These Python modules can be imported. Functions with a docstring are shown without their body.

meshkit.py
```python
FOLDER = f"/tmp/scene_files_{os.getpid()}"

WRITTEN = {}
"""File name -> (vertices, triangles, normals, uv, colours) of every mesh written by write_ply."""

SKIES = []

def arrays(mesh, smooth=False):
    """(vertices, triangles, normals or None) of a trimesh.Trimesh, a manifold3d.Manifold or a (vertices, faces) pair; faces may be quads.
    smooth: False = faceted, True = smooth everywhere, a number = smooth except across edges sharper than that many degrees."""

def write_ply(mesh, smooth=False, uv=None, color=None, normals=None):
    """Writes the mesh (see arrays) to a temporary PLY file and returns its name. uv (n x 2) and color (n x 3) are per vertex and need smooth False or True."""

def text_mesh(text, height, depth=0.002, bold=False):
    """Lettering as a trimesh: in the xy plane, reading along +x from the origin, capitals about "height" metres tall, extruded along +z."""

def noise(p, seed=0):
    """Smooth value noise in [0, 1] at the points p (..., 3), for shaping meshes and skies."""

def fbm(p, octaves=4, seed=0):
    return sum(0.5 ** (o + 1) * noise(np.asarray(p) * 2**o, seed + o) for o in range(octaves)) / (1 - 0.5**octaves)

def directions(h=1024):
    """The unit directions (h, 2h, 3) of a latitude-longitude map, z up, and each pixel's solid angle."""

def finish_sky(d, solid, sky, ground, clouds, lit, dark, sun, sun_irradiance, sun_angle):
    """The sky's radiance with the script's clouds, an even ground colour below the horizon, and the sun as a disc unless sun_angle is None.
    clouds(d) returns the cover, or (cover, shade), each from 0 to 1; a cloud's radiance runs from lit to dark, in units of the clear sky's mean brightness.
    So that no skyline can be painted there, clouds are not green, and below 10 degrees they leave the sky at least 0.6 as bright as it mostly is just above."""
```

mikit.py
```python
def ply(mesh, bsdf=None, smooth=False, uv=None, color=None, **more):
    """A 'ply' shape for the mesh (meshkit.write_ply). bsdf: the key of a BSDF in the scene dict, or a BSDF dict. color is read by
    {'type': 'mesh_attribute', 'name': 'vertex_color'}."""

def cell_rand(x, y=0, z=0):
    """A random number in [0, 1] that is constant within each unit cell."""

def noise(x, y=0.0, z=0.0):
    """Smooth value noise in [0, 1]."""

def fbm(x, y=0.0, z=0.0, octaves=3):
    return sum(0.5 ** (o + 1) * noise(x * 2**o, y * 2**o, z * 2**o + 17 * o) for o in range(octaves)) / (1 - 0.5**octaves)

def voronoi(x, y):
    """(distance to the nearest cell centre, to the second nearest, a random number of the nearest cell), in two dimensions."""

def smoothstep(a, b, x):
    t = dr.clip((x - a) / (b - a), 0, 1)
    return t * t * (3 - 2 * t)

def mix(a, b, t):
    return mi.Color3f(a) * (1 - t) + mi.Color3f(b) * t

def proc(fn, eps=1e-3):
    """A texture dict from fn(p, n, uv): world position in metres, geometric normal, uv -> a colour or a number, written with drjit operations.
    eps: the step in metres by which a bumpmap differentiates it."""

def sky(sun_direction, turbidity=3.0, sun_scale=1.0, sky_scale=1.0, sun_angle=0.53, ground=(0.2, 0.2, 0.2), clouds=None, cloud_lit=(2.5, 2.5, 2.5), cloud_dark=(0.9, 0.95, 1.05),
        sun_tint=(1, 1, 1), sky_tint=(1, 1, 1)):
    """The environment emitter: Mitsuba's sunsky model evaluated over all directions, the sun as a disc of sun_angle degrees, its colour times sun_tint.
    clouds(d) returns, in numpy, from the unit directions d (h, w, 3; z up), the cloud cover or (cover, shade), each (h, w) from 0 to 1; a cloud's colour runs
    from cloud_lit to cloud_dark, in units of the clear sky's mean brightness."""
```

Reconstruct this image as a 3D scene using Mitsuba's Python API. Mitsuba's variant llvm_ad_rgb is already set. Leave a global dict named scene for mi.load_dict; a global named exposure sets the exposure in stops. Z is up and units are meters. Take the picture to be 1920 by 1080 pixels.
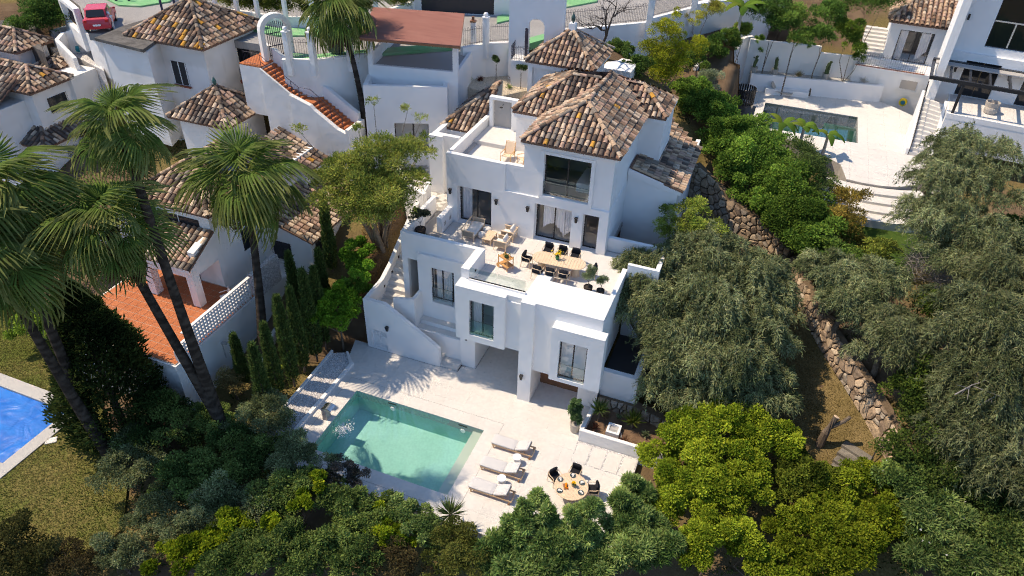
import math, random
import numpy as np, trimesh, shapely, drjit as dr, mitsuba as mi, mikit, meshkit
from shapely.geometry import Polygon, box as sbox, Point
from scipy.spatial import ConvexHull, Voronoi
from scipy.interpolate import griddata
from scipy.ndimage import gaussian_filter

scene, labels = {}, {}
T = mi.ScalarTransform4f
rng = np.random.default_rng(11)

# ---------------------------------------------------------------- camera, sky, exposure
FOCAL, PITCH, ROLL, YAW = 1360.0, math.radians(36.25), math.radians(1.88), math.radians(-20.1)
EYE = np.array([9.5619, -27.4805, 29.0])
_f = np.array([math.sin(YAW) * math.cos(PITCH), math.cos(YAW) * math.cos(PITCH), -math.sin(PITCH)])
_r = np.array([math.cos(YAW), -math.sin(YAW), 0.0])
_u = np.cross(_r, _f)
RIGHT, UP = _r * math.cos(ROLL) + _u * math.sin(ROLL), -_r * math.sin(ROLL) + _u * math.cos(ROLL)
scene['camera'] = {'type': 'perspective', 'fov': math.degrees(2 * math.atan(960 / FOCAL)), 'fov_axis': 'x', 'near_clip': 0.5, 'far_clip': 2000.0,
                   'to_world': T().look_at(origin=EYE.tolist(), target=(EYE + _f).tolist(), up=UP.tolist())}
scene['sky_light'] = mikit.sky((-0.64, -0.075, 1.0), turbidity=3, sky_scale=1.6, sun_tint=(1, 0.985, 0.96))
exposure = 1.85


def at(px, py, z):
    """The point at height z seen at the photograph's pixel (1920 x 1080)."""
    d = (px - 960) / FOCAL * RIGHT - (py - 540) / FOCAL * UP + _f
    return EYE + d * (z - EYE[2]) / d[2]


def atY(px, py, y):
    d = (px - 960) / FOCAL * RIGHT - (py - 540) / FOCAL * UP + _f
    return EYE + d * (y - EYE[1]) / d[1]


# ---------------------------------------------------------------- helpers
def _earcut(poly):
    v, f = trimesh.creation.triangulate_polygon(poly, engine='earcut')
    return np.asarray(v), np.asarray(f)


class Mesh:
    def __init__(self, color=None):
        self.v, self.f, self.c, self.n, self.col = [], [], [], 0, color

    def add(self, v, f, color=None):
        v, f = np.asarray(v, float).reshape(-1, 3), np.asarray(f, int)
        if f.shape[1] == 4:
            f = np.vstack([f[:, [0, 1, 2]], f[:, [0, 2, 3]]])
        self.v.append(v)
        self.f.append(f + self.n)
        self.n += len(v)
        color = self.col if color is None else color
        if color is not None:
            self.c.append(np.broadcast_to(color, (len(v), 3)))
        return self

    def box(self, x0, x1, y0, y1, z0, z1):
        v = [[x, y, z] for x in (x0, x1) for y in (y0, y1) for z in (z0, z1)]
        return self.add(v, [[0, 1, 3, 2], [4, 6, 7, 5], [0, 4, 5, 1], [2, 3, 7, 6], [0, 2, 6, 4], [1, 5, 7, 3]])

    def obox(self, c, s, rz=0.0, rx=0.0):
        """A box of size s about c, turned rz about the vertical after a tilt rx about its own x."""
        h = np.array(s) / 2
        v = np.array([[x, y, z] for x in (-1, 1) for y in (-1, 1) for z in (-1, 1)]) * h
        R = rot(rz) @ np.array([[1, 0, 0], [0, math.cos(rx), -math.sin(rx)], [0, math.sin(rx), math.cos(rx)]])
        return self.add(v @ R.T + np.asarray(c), [[0, 1, 3, 2], [4, 6, 7, 5], [0, 4, 5, 1], [2, 3, 7, 6], [0, 2, 6, 4], [1, 5, 7, 3]])

    def prism(self, pts, z0, z1):
        """Vertical prism over a plan polygon (list of xy or a shapely Polygon), z0 and z1 numbers or per-point lists."""
        poly = pts if isinstance(pts, Polygon) else Polygon([p[:2] for p in pts])
        v, f = _earcut(poly)
        n = len(v)
        self.add(np.vstack([np.c_[v, np.full(n, z0)], np.c_[v, np.full(n, z1)]]), np.vstack([f[:, ::-1], f + n]))
        for ring in [poly.exterior, *poly.interiors]:
            p = np.asarray(ring.coords)[:-1, :2]
            k = len(p)
            i = np.arange(k)
            self.add(np.vstack([np.c_[p, np.full(k, z0)], np.c_[p, np.full(k, z1)]]), np.c_[i, (i + 1) % k, (i + 1) % k + k, i + k])
        return self

    def loft(self, top, bottom):
        """A closed solid between two polygons of equal length (3d)."""
        top, bottom = np.asarray(top, float), np.asarray(bottom, float)
        k = len(top)
        i = np.arange(k)
        fan = np.array([[0, j, j + 1] for j in range(1, k - 1)])
        return self.add(np.vstack([top, bottom]), np.vstack([fan, fan[:, ::-1] + k, np.c_[i, i + k, (i + 1) % k + k], np.c_[i, (i + 1) % k + k, (i + 1) % k]]))

    def slab(self, pts, th):
        pts = np.asarray(pts, float)
        return self.loft(pts, pts - [0, 0, th])

    def wall(self, a, b, z0, z1, th, holes=(), z1b=None):
        """An upright wall from a to b (xy), its face on the line a-b, thickness to the left of a->b; holes (s0, h0, s1, h1) along it, heights above z0."""
        a, b = np.asarray(a[:2], float), np.asarray(b[:2], float)
        d = b - a
        L = np.linalg.norm(d)
        d /= L
        nrm = np.array([-d[1], d[0]])
        outline = Polygon([(0, z0), (L, z0), (L, z1 if z1b is None else z1b), (0, z1)])
        for h in holes:
            outline = outline.difference(sbox(h[0], z0 + h[1], h[2], z0 + h[3]))
        for poly in getattr(outline, 'geoms', [outline]):
            v, f = _earcut(poly)
            P = lambda q, t: np.c_[a[0] + d[0] * q[:, 0] + nrm[0] * t, a[1] + d[1] * q[:, 0] + nrm[1] * t, q[:, 1]]
            self.add(np.vstack([P(v, 0), P(v, th)]), np.vstack([f, f[:, ::-1] + len(v)]))
            for ring in [poly.exterior, *poly.interiors]:
                q = np.asarray(ring.coords)[:-1]
                k = len(q)
                i = np.arange(k)
                self.add(np.vstack([P(q, 0), P(q, th)]), np.c_[i, i + k, (i + 1) % k + k, (i + 1) % k])
        return self

    def tube(self, p0, p1, r0, r1=None, n=8, cap=True):
        p0, p1 = np.asarray(p0, float), np.asarray(p1, float)
        r1 = r0 if r1 is None else r1
        z = p1 - p0
        z = z / (np.linalg.norm(z) + 1e-12)
        x = np.cross(z, [0, 0, 1] if abs(z[2]) < .9 else [1, 0, 0])
        x /= np.linalg.norm(x)
        y = np.cross(z, x)
        a = np.arange(n) * 2 * np.pi / n
        ring = np.cos(a)[:, None] * x + np.sin(a)[:, None] * y
        i = np.arange(n)
        f = np.c_[i, (i + 1) % n, (i + 1) % n + n, i + n]
        v = np.vstack([p0 + ring * r0, p1 + ring * r1])
        self.add(v, f)
        if cap:
            for c, o in ((p0, r0), (p1, r1)):
                self.add(np.vstack([c + ring * o, [c]]), np.c_[i, (i + 1) % n, np.full(n, n)])
        return self

    def path(self, pts, r, n=6):
        pts = np.asarray(pts, float)
        r = np.broadcast_to(r, len(pts))
        ref = np.array([0, 0, 1.0])
        rings = []
        for k in range(len(pts)):
            t = pts[min(k + 1, len(pts) - 1)] - pts[max(k - 1, 0)]
            t /= np.linalg.norm(t) + 1e-12
            x = np.cross(t, ref if abs(t[2]) < .95 else [1, 0, 0])
            x /= np.linalg.norm(x)
            a = np.arange(n) * 2 * np.pi / n
            rings.append(pts[k] + r[k] * (np.cos(a)[:, None] * x + np.sin(a)[:, None] * np.cross(t, x)))
        i = np.arange(n)
        f = np.vstack([np.c_[i, (i + 1) % n, (i + 1) % n + n, i + n] + k * n for k in range(len(pts) - 1)])
        self.add(np.vstack(rings), f)
        for k, rev in ((0, 1), (len(pts) - 1, 0)):
            self.add(np.vstack([rings[k], [pts[k]]]), np.c_[i, (i + 1) % n, np.full(n, n)])
        return self

    def lathe(self, prof, c=(0, 0, 0), n=16):
        prof = np.asarray(prof, float)
        a = np.arange(n) * 2 * np.pi / n
        v = np.vstack([np.c_[r * np.cos(a), r * np.sin(a), np.full(n, z)] for r, z in prof]) + np.asarray(c)
        i = np.arange(n)
        return self.add(v, np.vstack([np.c_[i, (i + 1) % n, (i + 1) % n + n, i + n] + k * n for k in range(len(prof) - 1)]))

    def merge(self, other, M=None):
        v, f, c = other.arrays()
        if M is not None:
            v = v @ M[:3, :3].T + M[:3, 3]
        return self.add(v, f, c)

    def arrays(self):
        return np.vstack(self.v), np.vstack(self.f), (np.vstack(self.c) if self.c else None)


def rot(a):
    c, s = math.cos(a), math.sin(a)
    return np.array([[c, -s, 0], [s, c, 0], [0, 0, 1.0]])


def mat(p=(0, 0, 0), rz=0.0, s=1.0):
    m = np.eye(4)
    m[:3, :3] = rot(rz) * np.asarray(s)
    m[:3, 3] = p
    return m


_count = {}


def new_key(base):
    k = _count.get(base, 0)
    _count[base] = k + 1
    return base if k == 0 else f'{base}_{k:03d}'


def thing(name, label, cat, group=None):
    key = new_key(name)
    labels[key] = {'label': label, 'category': cat}
    if group:
        labels[key]['group'] = group
    return key


def shape(mesh, bsdf, smooth=False):
    v, f, c = mesh.arrays() if isinstance(mesh, Mesh) else mesh
    return mikit.ply((v, f), bsdf, smooth=smooth, color=c) if c is not None else mikit.ply((v, f), bsdf, smooth=smooth)


def part(parent, name, mesh, bsdf=None, smooth=False, M=None, label=None, kind=None):
    """One entry of the scene below its thing or part; mesh is a Mesh or a shape dict that copies share."""
    key = new_key(parent + '__' + name)
    d = mesh if isinstance(mesh, dict) else shape(mesh, bsdf, smooth)
    scene[key] = d if M is None else {**d, 'to_world': T(M)}
    if label or kind:
        labels[key] = {k: v for k, v in (('label', label), ('kind', kind)) if v}
    return key


def solo(name, label, cat, mesh, bsdf=None, smooth=False, M=None, group=None, kind=None):
    key = thing(name, label, cat, group)
    d = mesh if isinstance(mesh, dict) else shape(mesh, bsdf, smooth)
    scene[key] = d if M is None else {**d, 'to_world': T(M)}
    if kind:
        labels[key]['kind'] = kind
    return key


def struct(name, label, cat, mesh, bsdf, smooth=False):
    return solo(name, label, cat, mesh, bsdf, smooth, kind='structure')


def dup(root, M, label, group=None):
    """A copy of a thing built about the origin, all its parts moved by M."""
    base = root.rstrip('0123456789').rstrip('_') if root[-3:].isdigit() else root
    key = thing(base, label, labels[root]['category'], group or labels[root].get('group'))
    for k in [k for k in scene if k.startswith(root + '__')]:
        d = scene[k]
        m0 = np.array(d['to_world'].matrix, float) if 'to_world' in d else np.eye(4)
        scene[key + k[len(root):]] = {**d, 'to_world': T(M @ m0)}
    return key


def place(root, M):
    """Moves a thing that was built about the origin."""
    for k in [k for k in scene if k == root or k.startswith(root + '__')]:
        d = scene[k]
        m0 = np.array(d['to_world'].matrix, float) if 'to_world' in d else np.eye(4)
        scene[k] = {**d, 'to_world': T(M @ m0)}


# ---------------------------------------------------------------- materials
def P(fn, eps=1e-3):
    return mikit.proc(fn, eps)


def two(d):
    return {'type': 'twosided', 'bsdf': d}


def diffuse(c):
    return two({'type': 'diffuse', 'reflectance': c if isinstance(c, dict) else {'type': 'rgb', 'value': list(c)}})


def glossy(c, rough=0.4, **k):
    return two({'type': 'principled', 'base_color': c if isinstance(c, dict) else {'type': 'rgb', 'value': list(c)}, 'roughness': rough, **k})


N, F3, mix, sstep = mikit.noise, mikit.fbm, mikit.mix, mikit.smoothstep


def _plaster(p, n, uv):
    a = F3(p.x * .55, p.y * .55, p.z * .55)
    b = N(p.x * 3.1, p.y * 3.1, p.z * 1.3)
    return mi.Color3f(0.80, 0.795, 0.785) * (0.93 + .08 * a + .03 * b)


def _old_plaster(p, n, uv):
    a = F3(p.x * .4, p.y * .4, p.z * .5)
    b = F3(p.x * 2.3, p.y * 2.3, p.z * .7)
    return mix((0.80, 0.79, 0.765), (0.60, 0.58, 0.53), sstep(.52, .78, a) * .55 + sstep(.6, .8, b) * .25)


def _plaster_h(p, n, uv):
    return N(p.x * 2.2, p.y * 2.2, p.z * 2.6) + .35 * N(p.x * 6, p.y * 6, p.z * 9)


def bumped(b, fn, scale):
    return two({'type': 'bumpmap', 'height': P(fn, 0.01), 'scale': scale, 'bsdf': b})


scene['mat_plaster'] = bumped({'type': 'diffuse', 'reflectance': P(_plaster)}, _plaster_h, 0.006)
scene['mat_old_plaster'] = bumped({'type': 'diffuse', 'reflectance': P(_old_plaster)}, _plaster_h, 0.010)
scene['mat_paint'] = diffuse((0.80, 0.795, 0.785))


def _paving(p, n, uv):
    a = F3(p.x * .8, p.y * .8, p.z)
    b = N(p.x * 9, p.y * 9, p.z)
    d = sstep(.62, .8, F3(p.x * .35 + 9, p.y * .35, 3.3))
    return mix((.66, .635, .60), (.60, .575, .54), a) * (.95 + .08 * b) * (1 - .10 * d)


scene['mat_paving'] = diffuse(P(_paving))
scene['mat_paving_dark'] = diffuse((.58, .555, .52))
scene['mat_joint'] = diffuse((.36, .34, .32))
scene['mat_floor_grey'] = diffuse((.40, .385, .37))
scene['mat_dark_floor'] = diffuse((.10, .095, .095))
scene['mat_black'] = glossy((.018, .018, .02), .45)
scene['mat_frame'] = glossy((.02, .02, .022), .4)
scene['mat_iron'] = glossy((.025, .025, .045), .5)
scene['mat_glass'] = {'type': 'thindielectric', 'int_ior': 1.5}
scene['mat_tinted_glass'] = {'type': 'thindielectric', 'int_ior': 1.7, 'specular_transmittance': {'type': 'rgb', 'value': [.74, .85, .83]}}
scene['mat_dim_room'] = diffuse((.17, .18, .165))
scene['mat_curtain'] = diffuse((.72, .72, .74))
scene['mat_steel'] = two({'type': 'roughconductor', 'material': 'Al', 'alpha': 0.18})
scene['mat_interior'] = diffuse((.62, .61, .59))
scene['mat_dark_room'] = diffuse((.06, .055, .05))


def _wood(c0, c1):
    def fn(p, n, uv):
        g = N(p.x * 7, p.y * 7, p.z * 7) * .5 + N(p.x * 40, p.y * 6, p.z * 30) * .5
        return mix(c0, c1, g)
    return fn


scene['mat_teak'] = glossy(P(_wood((.50, .33, .19), (.62, .44, .27))), .55)
scene['mat_oak'] = glossy(P(_wood((.60, .45, .30), (.70, .54, .38))), .55)
scene['mat_orange_wood'] = glossy(P(_wood((.50, .26, .09), (.60, .34, .13))), .5)
scene['mat_brown_wood'] = glossy(P(_wood((.20, .09, .045), (.27, .13, .07))), .5)
scene['mat_rope'] = diffuse((.42, .33, .24))
scene['mat_cushion'] = diffuse((.70, .67, .63))
scene['mat_mattress'] = diffuse((.56, .55, .545))
scene['mat_charcoal'] = diffuse((.022, .023, .028))
scene['mat_white'] = glossy((.80, .80, .79), .35)
scene['mat_pot'] = diffuse((.45, .41, .36))
scene['mat_pot_dark'] = diffuse((.06, .05, .045))
scene['mat_vertex'] = diffuse({'type': 'mesh_attribute', 'name': 'vertex_color'})
scene['mat_leaf'] = {'type': 'principledthin', 'base_color': {'type': 'mesh_attribute', 'name': 'vertex_color'}, 'diff_trans': 0.7, 'roughness': 0.45, 'eta': 1.4}
scene['mat_petal'] = scene['mat_leaf']

# ---------------------------------------------------------------- tiled roofs
TILE_TONES = {'tan': (.43, .31, .21), 'pale': (.54, .43, .32), 'grey': (.23, .195, .16), 'dark': (.10, .08, .068), 'pink': (.42, .285, .215), 'brown': (.25, .165, .115), 'lichen': (.55, .29, .06)}


def _mottle(p, n, uv):
    return sstep(.50, .80, F3(p.x * 5.1, p.y * 5.1, p.z * 5.1)) * .75


def _moss(p, n, uv):
    return mix((.07, .06, .05), (.13, .11, .085), N(p.x * 23, p.y * 23, p.z * 23))


scene['mat_tile'] = two({'type': 'blendbsdf', 'weight': P(_mottle), 'a': {'type': 'diffuse', 'reflectance': {'type': 'mesh_attribute', 'name': 'vertex_color'}},
                         'b': {'type': 'diffuse', 'reflectance': P(_moss)}})
scene['mat_tile_bed'] = diffuse(P(lambda p, n, uv: mix((.27, .16, .115), (.11, .08, .065), F3(p.x * 4, p.y * 4, p.z * 4))))


def barrel(w0, w1, L, h0, h1, n=6, th=.018):
    """A barrel tile along +y (upward on the roof), its lower mouth at y=0, with the thickness of its mouth."""
    a = np.linspace(0, np.pi, n + 1)
    lo = np.c_[-np.cos(a) * w0 / 2, np.zeros(n + 1), np.sin(a) * h0]
    hi = np.c_[-np.cos(a) * w1 / 2, np.full(n + 1, L), np.sin(a) * h1]
    inn = np.c_[-np.cos(a) * (w0 / 2 - th), np.zeros(n + 1), np.sin(a) * (h0 - th)]
    inn2 = inn + [0, .12, 0]
    k = n + 1
    q = lambda s, e: np.c_[np.arange(n) + s, np.arange(n) + s + 1, np.arange(n) + e + 1, np.arange(n) + e]
    return np.vstack([lo, hi, inn, inn2]), np.vstack([q(0, k), q(2 * k, 0), q(3 * k, 2 * k)])


BARREL = barrel(.25, .20, .47, .115, .085)
_tile_cache = {}


def tile_shape(tone, v):
    if (tone, v) not in _tile_cache:
        r = np.random.default_rng(100 + v + len(tone) * 7)
        c = np.array(TILE_TONES[tone]) * r.uniform(.82, 1.18)
        vv, ff = BARREL
        m = Mesh(np.clip(c, 0, 1))
        m.add(vv * [r.uniform(.95, 1.05), 1, r.uniform(.9, 1.08)], ff)
        _tile_cache[(tone, v)] = (shape(m, 'mat_tile'), m)
    return _tile_cache[(tone, v)]


def tile_roof(holder, planes, ridges=(), tones=None, pitch=.305, course=.40, most=300, seed=0, bed=.10, eave=.07):
    """Barrel tiles over roof planes (3d polygons whose first edge is the eave, seen from outside left to right) and along ridges (polylines).
    The nearest tiles are parts one by one, the rest one part. holder: the key of the roof part that carries the mortar bed."""
    tones = tones or dict(tan=3, pale=2, grey=3, dark=3, pink=2, brown=3, lichen=.25)
    names, wts = list(tones), np.array(list(tones.values()), float)
    r = np.random.default_rng(seed)
    placed = []
    for pl in planes:
        pl = np.asarray(pl, float)
        u = pl[1] - pl[0]
        L = np.linalg.norm(u)
        u /= L
        nrm = np.zeros(3)
        for k in range(len(pl)):
            nrm += np.cross(pl[k] - pl[0], pl[(k + 1) % len(pl)] - pl[0])
        nrm /= np.linalg.norm(nrm)
        if nrm[2] < 0:
            nrm = -nrm
        v = np.cross(nrm, u)
        q = np.c_[(pl - pl[0]) @ u, (pl - pl[0]) @ v]
        poly = Polygon(q)
        x0, y0, x1, y1 = poly.bounds
        cols = int(round((x1 - x0) / pitch))
        sp = (x1 - x0) / max(cols, 1)
        inner = poly.buffer(-.04)
        # phase of tones per patch: weathering runs along the slope
        for ci in range(cols):
            cx = x0 + (ci + .5) * sp
            for ri in range(int((y1 - y0 + eave) / course) + 1):
                cy = y0 - eave + ri * course
                if not inner.contains(Point(cx, cy + course * .5)):
                    if not (ri == 0 and inner.contains(Point(cx, cy + course * .5 + eave + .05))):
                        continue
                M = np.eye(4)
                tilt = .055
                vv = v * math.cos(tilt) + nrm * -math.sin(tilt)
                nn = nrm * math.cos(tilt) + v * math.sin(tilt)
                yaw = r.normal(0, .035)
                uu = u * math.cos(yaw) + vv * math.sin(yaw)
                M[:3, 0], M[:3, 1], M[:3, 2] = uu * (pitch / .305), np.cross(nn, uu) * (course / .40), nn * (pitch / .305) ** .7
                M[:3, 3] = pl[0] + u * (cx + r.normal(0, .008)) + v * (cy + r.normal(0, .012)) + nrm * (.035 + r.normal(0, .006))
                placed.append(M)
    for rg in ridges:
        rg = np.asarray(rg, float)
        for a, b in zip(rg[:-1], rg[1:]):
            d = b - a
            L = np.linalg.norm(d)
            d /= L
            x = np.cross(d, [0, 0, 1])
            x /= np.linalg.norm(x)
            n = np.cross(x, d)
            for k in range(max(1, int(L / .40))):
                M = np.eye(4)
                M[:3, 0], M[:3, 1], M[:3, 2] = x * 1.12, d, n * 1.1
                M[:3, 3] = a + d * (k * .40) + n * (.085 + r.normal(0, .006)) + x * r.normal(0, .01)
                placed.append(M)
    order = np.argsort([np.linalg.norm(m[:3, 3] - EYE) for m in placed])
    rest = Mesh()
    for rank, i in enumerate(order):
        tone = names[r.choice(len(names), p=wts / wts.sum())]
        d, m = tile_shape(tone, int(r.integers(4)))
        if rank < most:
            part(holder, 'tile', d, M=placed[i])
        else:
            rest.merge(m, placed[i])
    if rest.v:
        part(holder, 'tile_field', rest, 'mat_tile', kind='stuff')


def bed_mesh(planes, th=.12):
    m = Mesh()
    for pl in planes:
        m.slab(np.asarray(pl, float) - [0, 0, .02], th)
    return m


# ---------------------------------------------------------------- glazing
def window(parent, x0, x1, z0, z1, y, panes=2, name='window', fw=.055, sill=False, pane_bsdf='mat_glass', M=None, depth=.07):
    """A dark metal framed window or glazed door in the plane y, facing -y: frame, then each pane."""
    f = Mesh()
    f.box(x0, x0 + fw, y, y + depth, z0, z1).box(x1 - fw, x1, y, y + depth, z0, z1)
    f.box(x0 + fw, x1 - fw, y + .002, y + depth, z0, z0 + fw).box(x0 + fw, x1 - fw, y + .002, y + depth, z1 - fw, z1)
    w = (x1 - x0) / panes
    for k in range(1, panes):
        f.box(x0 + k * w - fw * .6, x0 + k * w + fw * .6, y + .004, y + depth, z0 + fw, z1 - fw)
    h = part(parent, name, f, 'mat_frame', M=M)
    for k in range(panes):
        g = Mesh().add([[x0 + k * w + fw, y + .03, z0 + fw], [x0 + (k + 1) * w - fw * .5, y + .03, z0 + fw], [x0 + (k + 1) * w - fw * .5, y + .03, z1 - fw], [x0 + k * w + fw, y + .03, z1 - fw]], [[0, 1, 2, 3]])
        part(h, 'pane', g, pane_bsdf, M=M)
    return h


def curtain_mesh(x0, x1, y, z0, z1, folds=9, amp=.05, lift=None):
    n = folds * 8
    s = np.linspace(0, 1, n + 1)
    x = x0 + (x1 - x0) * s
    yy = y + amp * np.sin(s * folds * 2 * np.pi)
    zb = np.full(n + 1, z0) if lift is None else z0 + lift(s)
    v = np.vstack([np.c_[x, yy * .3 + y * .7, np.full(n + 1, z1)], np.c_[x, yy, (zb + z1) / 2], np.c_[x, yy, zb]])
    i = np.arange(n)
    k = n + 1
    return Mesh().add(v, np.vstack([np.c_[i, i + 1, i + 1 + k, i + k], np.c_[i + k, i + 1 + k, i + 1 + 2 * k, i + 2 * k]]))


# ---------------------------------------------------------------- the white villa
V = thing('villa', 'large white stucco villa with stepped terraces and weathered tile roofs behind the turquoise pool', 'house')
PL = 'mat_plaster'
DH, TZ = 6.81, 6.40

m = Mesh()
# ground floor: stair wall, porch pier, pillar, porch back walls
stair_out = Polygon([(-9.87, 0), (-5.09, 0), (-5.09, 1.37), (-8.46, 3.59), (-9.87, 3.6)]).difference(sbox(-9.52, .12, -8.5, 1.5))
v, f = _earcut(stair_out)
th = .25
m.add(np.vstack([np.c_[v[:, 0], np.full(len(v), .68), v[:, 1]], np.c_[v[:, 0], np.full(len(v), .68 + th), v[:, 1]]]), np.vstack([f, f[:, ::-1] + len(v)]))
for ring in [stair_out.exterior, *stair_out.interiors]:
    q = np.asarray(ring.coords)[:-1]
    k, i = len(q), np.arange(len(q))
    m.add(np.vstack([np.c_[q[:, 0], np.full(k, .68), q[:, 1]], np.c_[q[:, 0], np.full(k, .68 + th), q[:, 1]]]), np.c_[i, i + k, (i + 1) % k + k, (i + 1) % k])
m.box(-9.52, -8.5, .80, .93, .12, 1.5)
part(V, 'stair_wall', m, PL)
m = Mesh()
pts = [(-9.87, .93, 3.6), (-9.87, 2.7, 3.72), (-9.87, 3.8, 4.2), (-9.87, 4.6, 4.75), (-9.87, 5.4, 5.25), (-9.80, 7.0, 6.3), (-9.55, 8.6, 7.4)]
for a, b in zip(pts[:-1], pts[1:]):
    m.loft([(a[0], a[1], a[2]), (a[0] + .25, a[1], a[2]), (b[0] + .25, b[1], b[2]), (b[0], b[1], b[2])], [(a[0], a[1], 0), (a[0] + .25, a[1], 0), (b[0] + .25, b[1], 0), (b[0], b[1], 0)])
part(V, 'stair_side_wall', m, PL)
# utility cupboard shutters in the stair wall
sh = Mesh().box(-9.50, -9.02, .77, .80, .14, 1.48).box(-8.99, -8.52, .77, .80, .14, 1.48)
sk = part(V, 'cupboard_door', sh, 'mat_paint', label='white louvred double door of the cupboard under the stairs')
for x0 in (-9.44, -8.95):
    for k in range(9):
        z = 1.02 + k * .045
        part(sk, 'slat', Mesh().obox((x0 + .19, .762, z), (.36, .012, .04), 0, .5), 'mat_paint')
    for k in range(5):
        z = .22 + k * .045
        part(sk, 'slat', Mesh().obox((x0 + .19, .762, z), (.36, .012, .04), 0, .5), 'mat_paint')
# outer flight: deck to landing, then back along the side wall
rise = 2.50 / 13
st = part(V, 'stair', Mesh().box(-5.12, -4.0, .75, 1.48, 0, rise), 'mat_paving', label='flight of pale stone steps behind the sloping white wall')
for k in range(1, 13):
    x1 = -5.12 - (k - 1) * .275
    part(st, 'step', Mesh().box(x1 - .275, x1, .93, 1.5, 0, rise * (k + 1)), 'mat_paving')
part(V, 'landing', Mesh().box(-9.62, -8.42, .93, 2.5, 0, 2.50), 'mat_paving')
for k in range(14):
    y0 = 2.5 + k * .36
    part(st, 'step', Mesh().box(-9.62, -8.32, y0, y0 + .36, 0, 2.50 + (k + 1) * .265), 'mat_paving')
# balcony between the stairs and the window box
m = Mesh().box(-6.95, -4.05, 1.5, 2.05, 0, 1.72).box(-6.95, -3.66, 2.05, 2.72, 0, 1.98)
part(V, 'balcony_base', m, PL)
part(V, 'balcony_floor', Mesh().box(-6.9, -4.06, 1.62, 2.045, 1.724, 1.735).box(-6.9, -3.68, 2.06, 2.49, 1.984, 1.992), 'mat_paving')
m = Mesh()
m.loft([(-8.36, 1.5, 3.50), (-6.98, 1.5, 3.80), (-6.98, 1.70, 3.80), (-8.36, 1.70, 3.50)], [(-8.36, 1.5, 0), (-6.98, 1.5, 0), (-6.98, 1.70, 0), (-8.36, 1.70, 0)])
m.box(-7.18, -6.98, 1.705, 2.72, 0, 3.795)
part(V, 'balcony_wall', m, PL)
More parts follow.
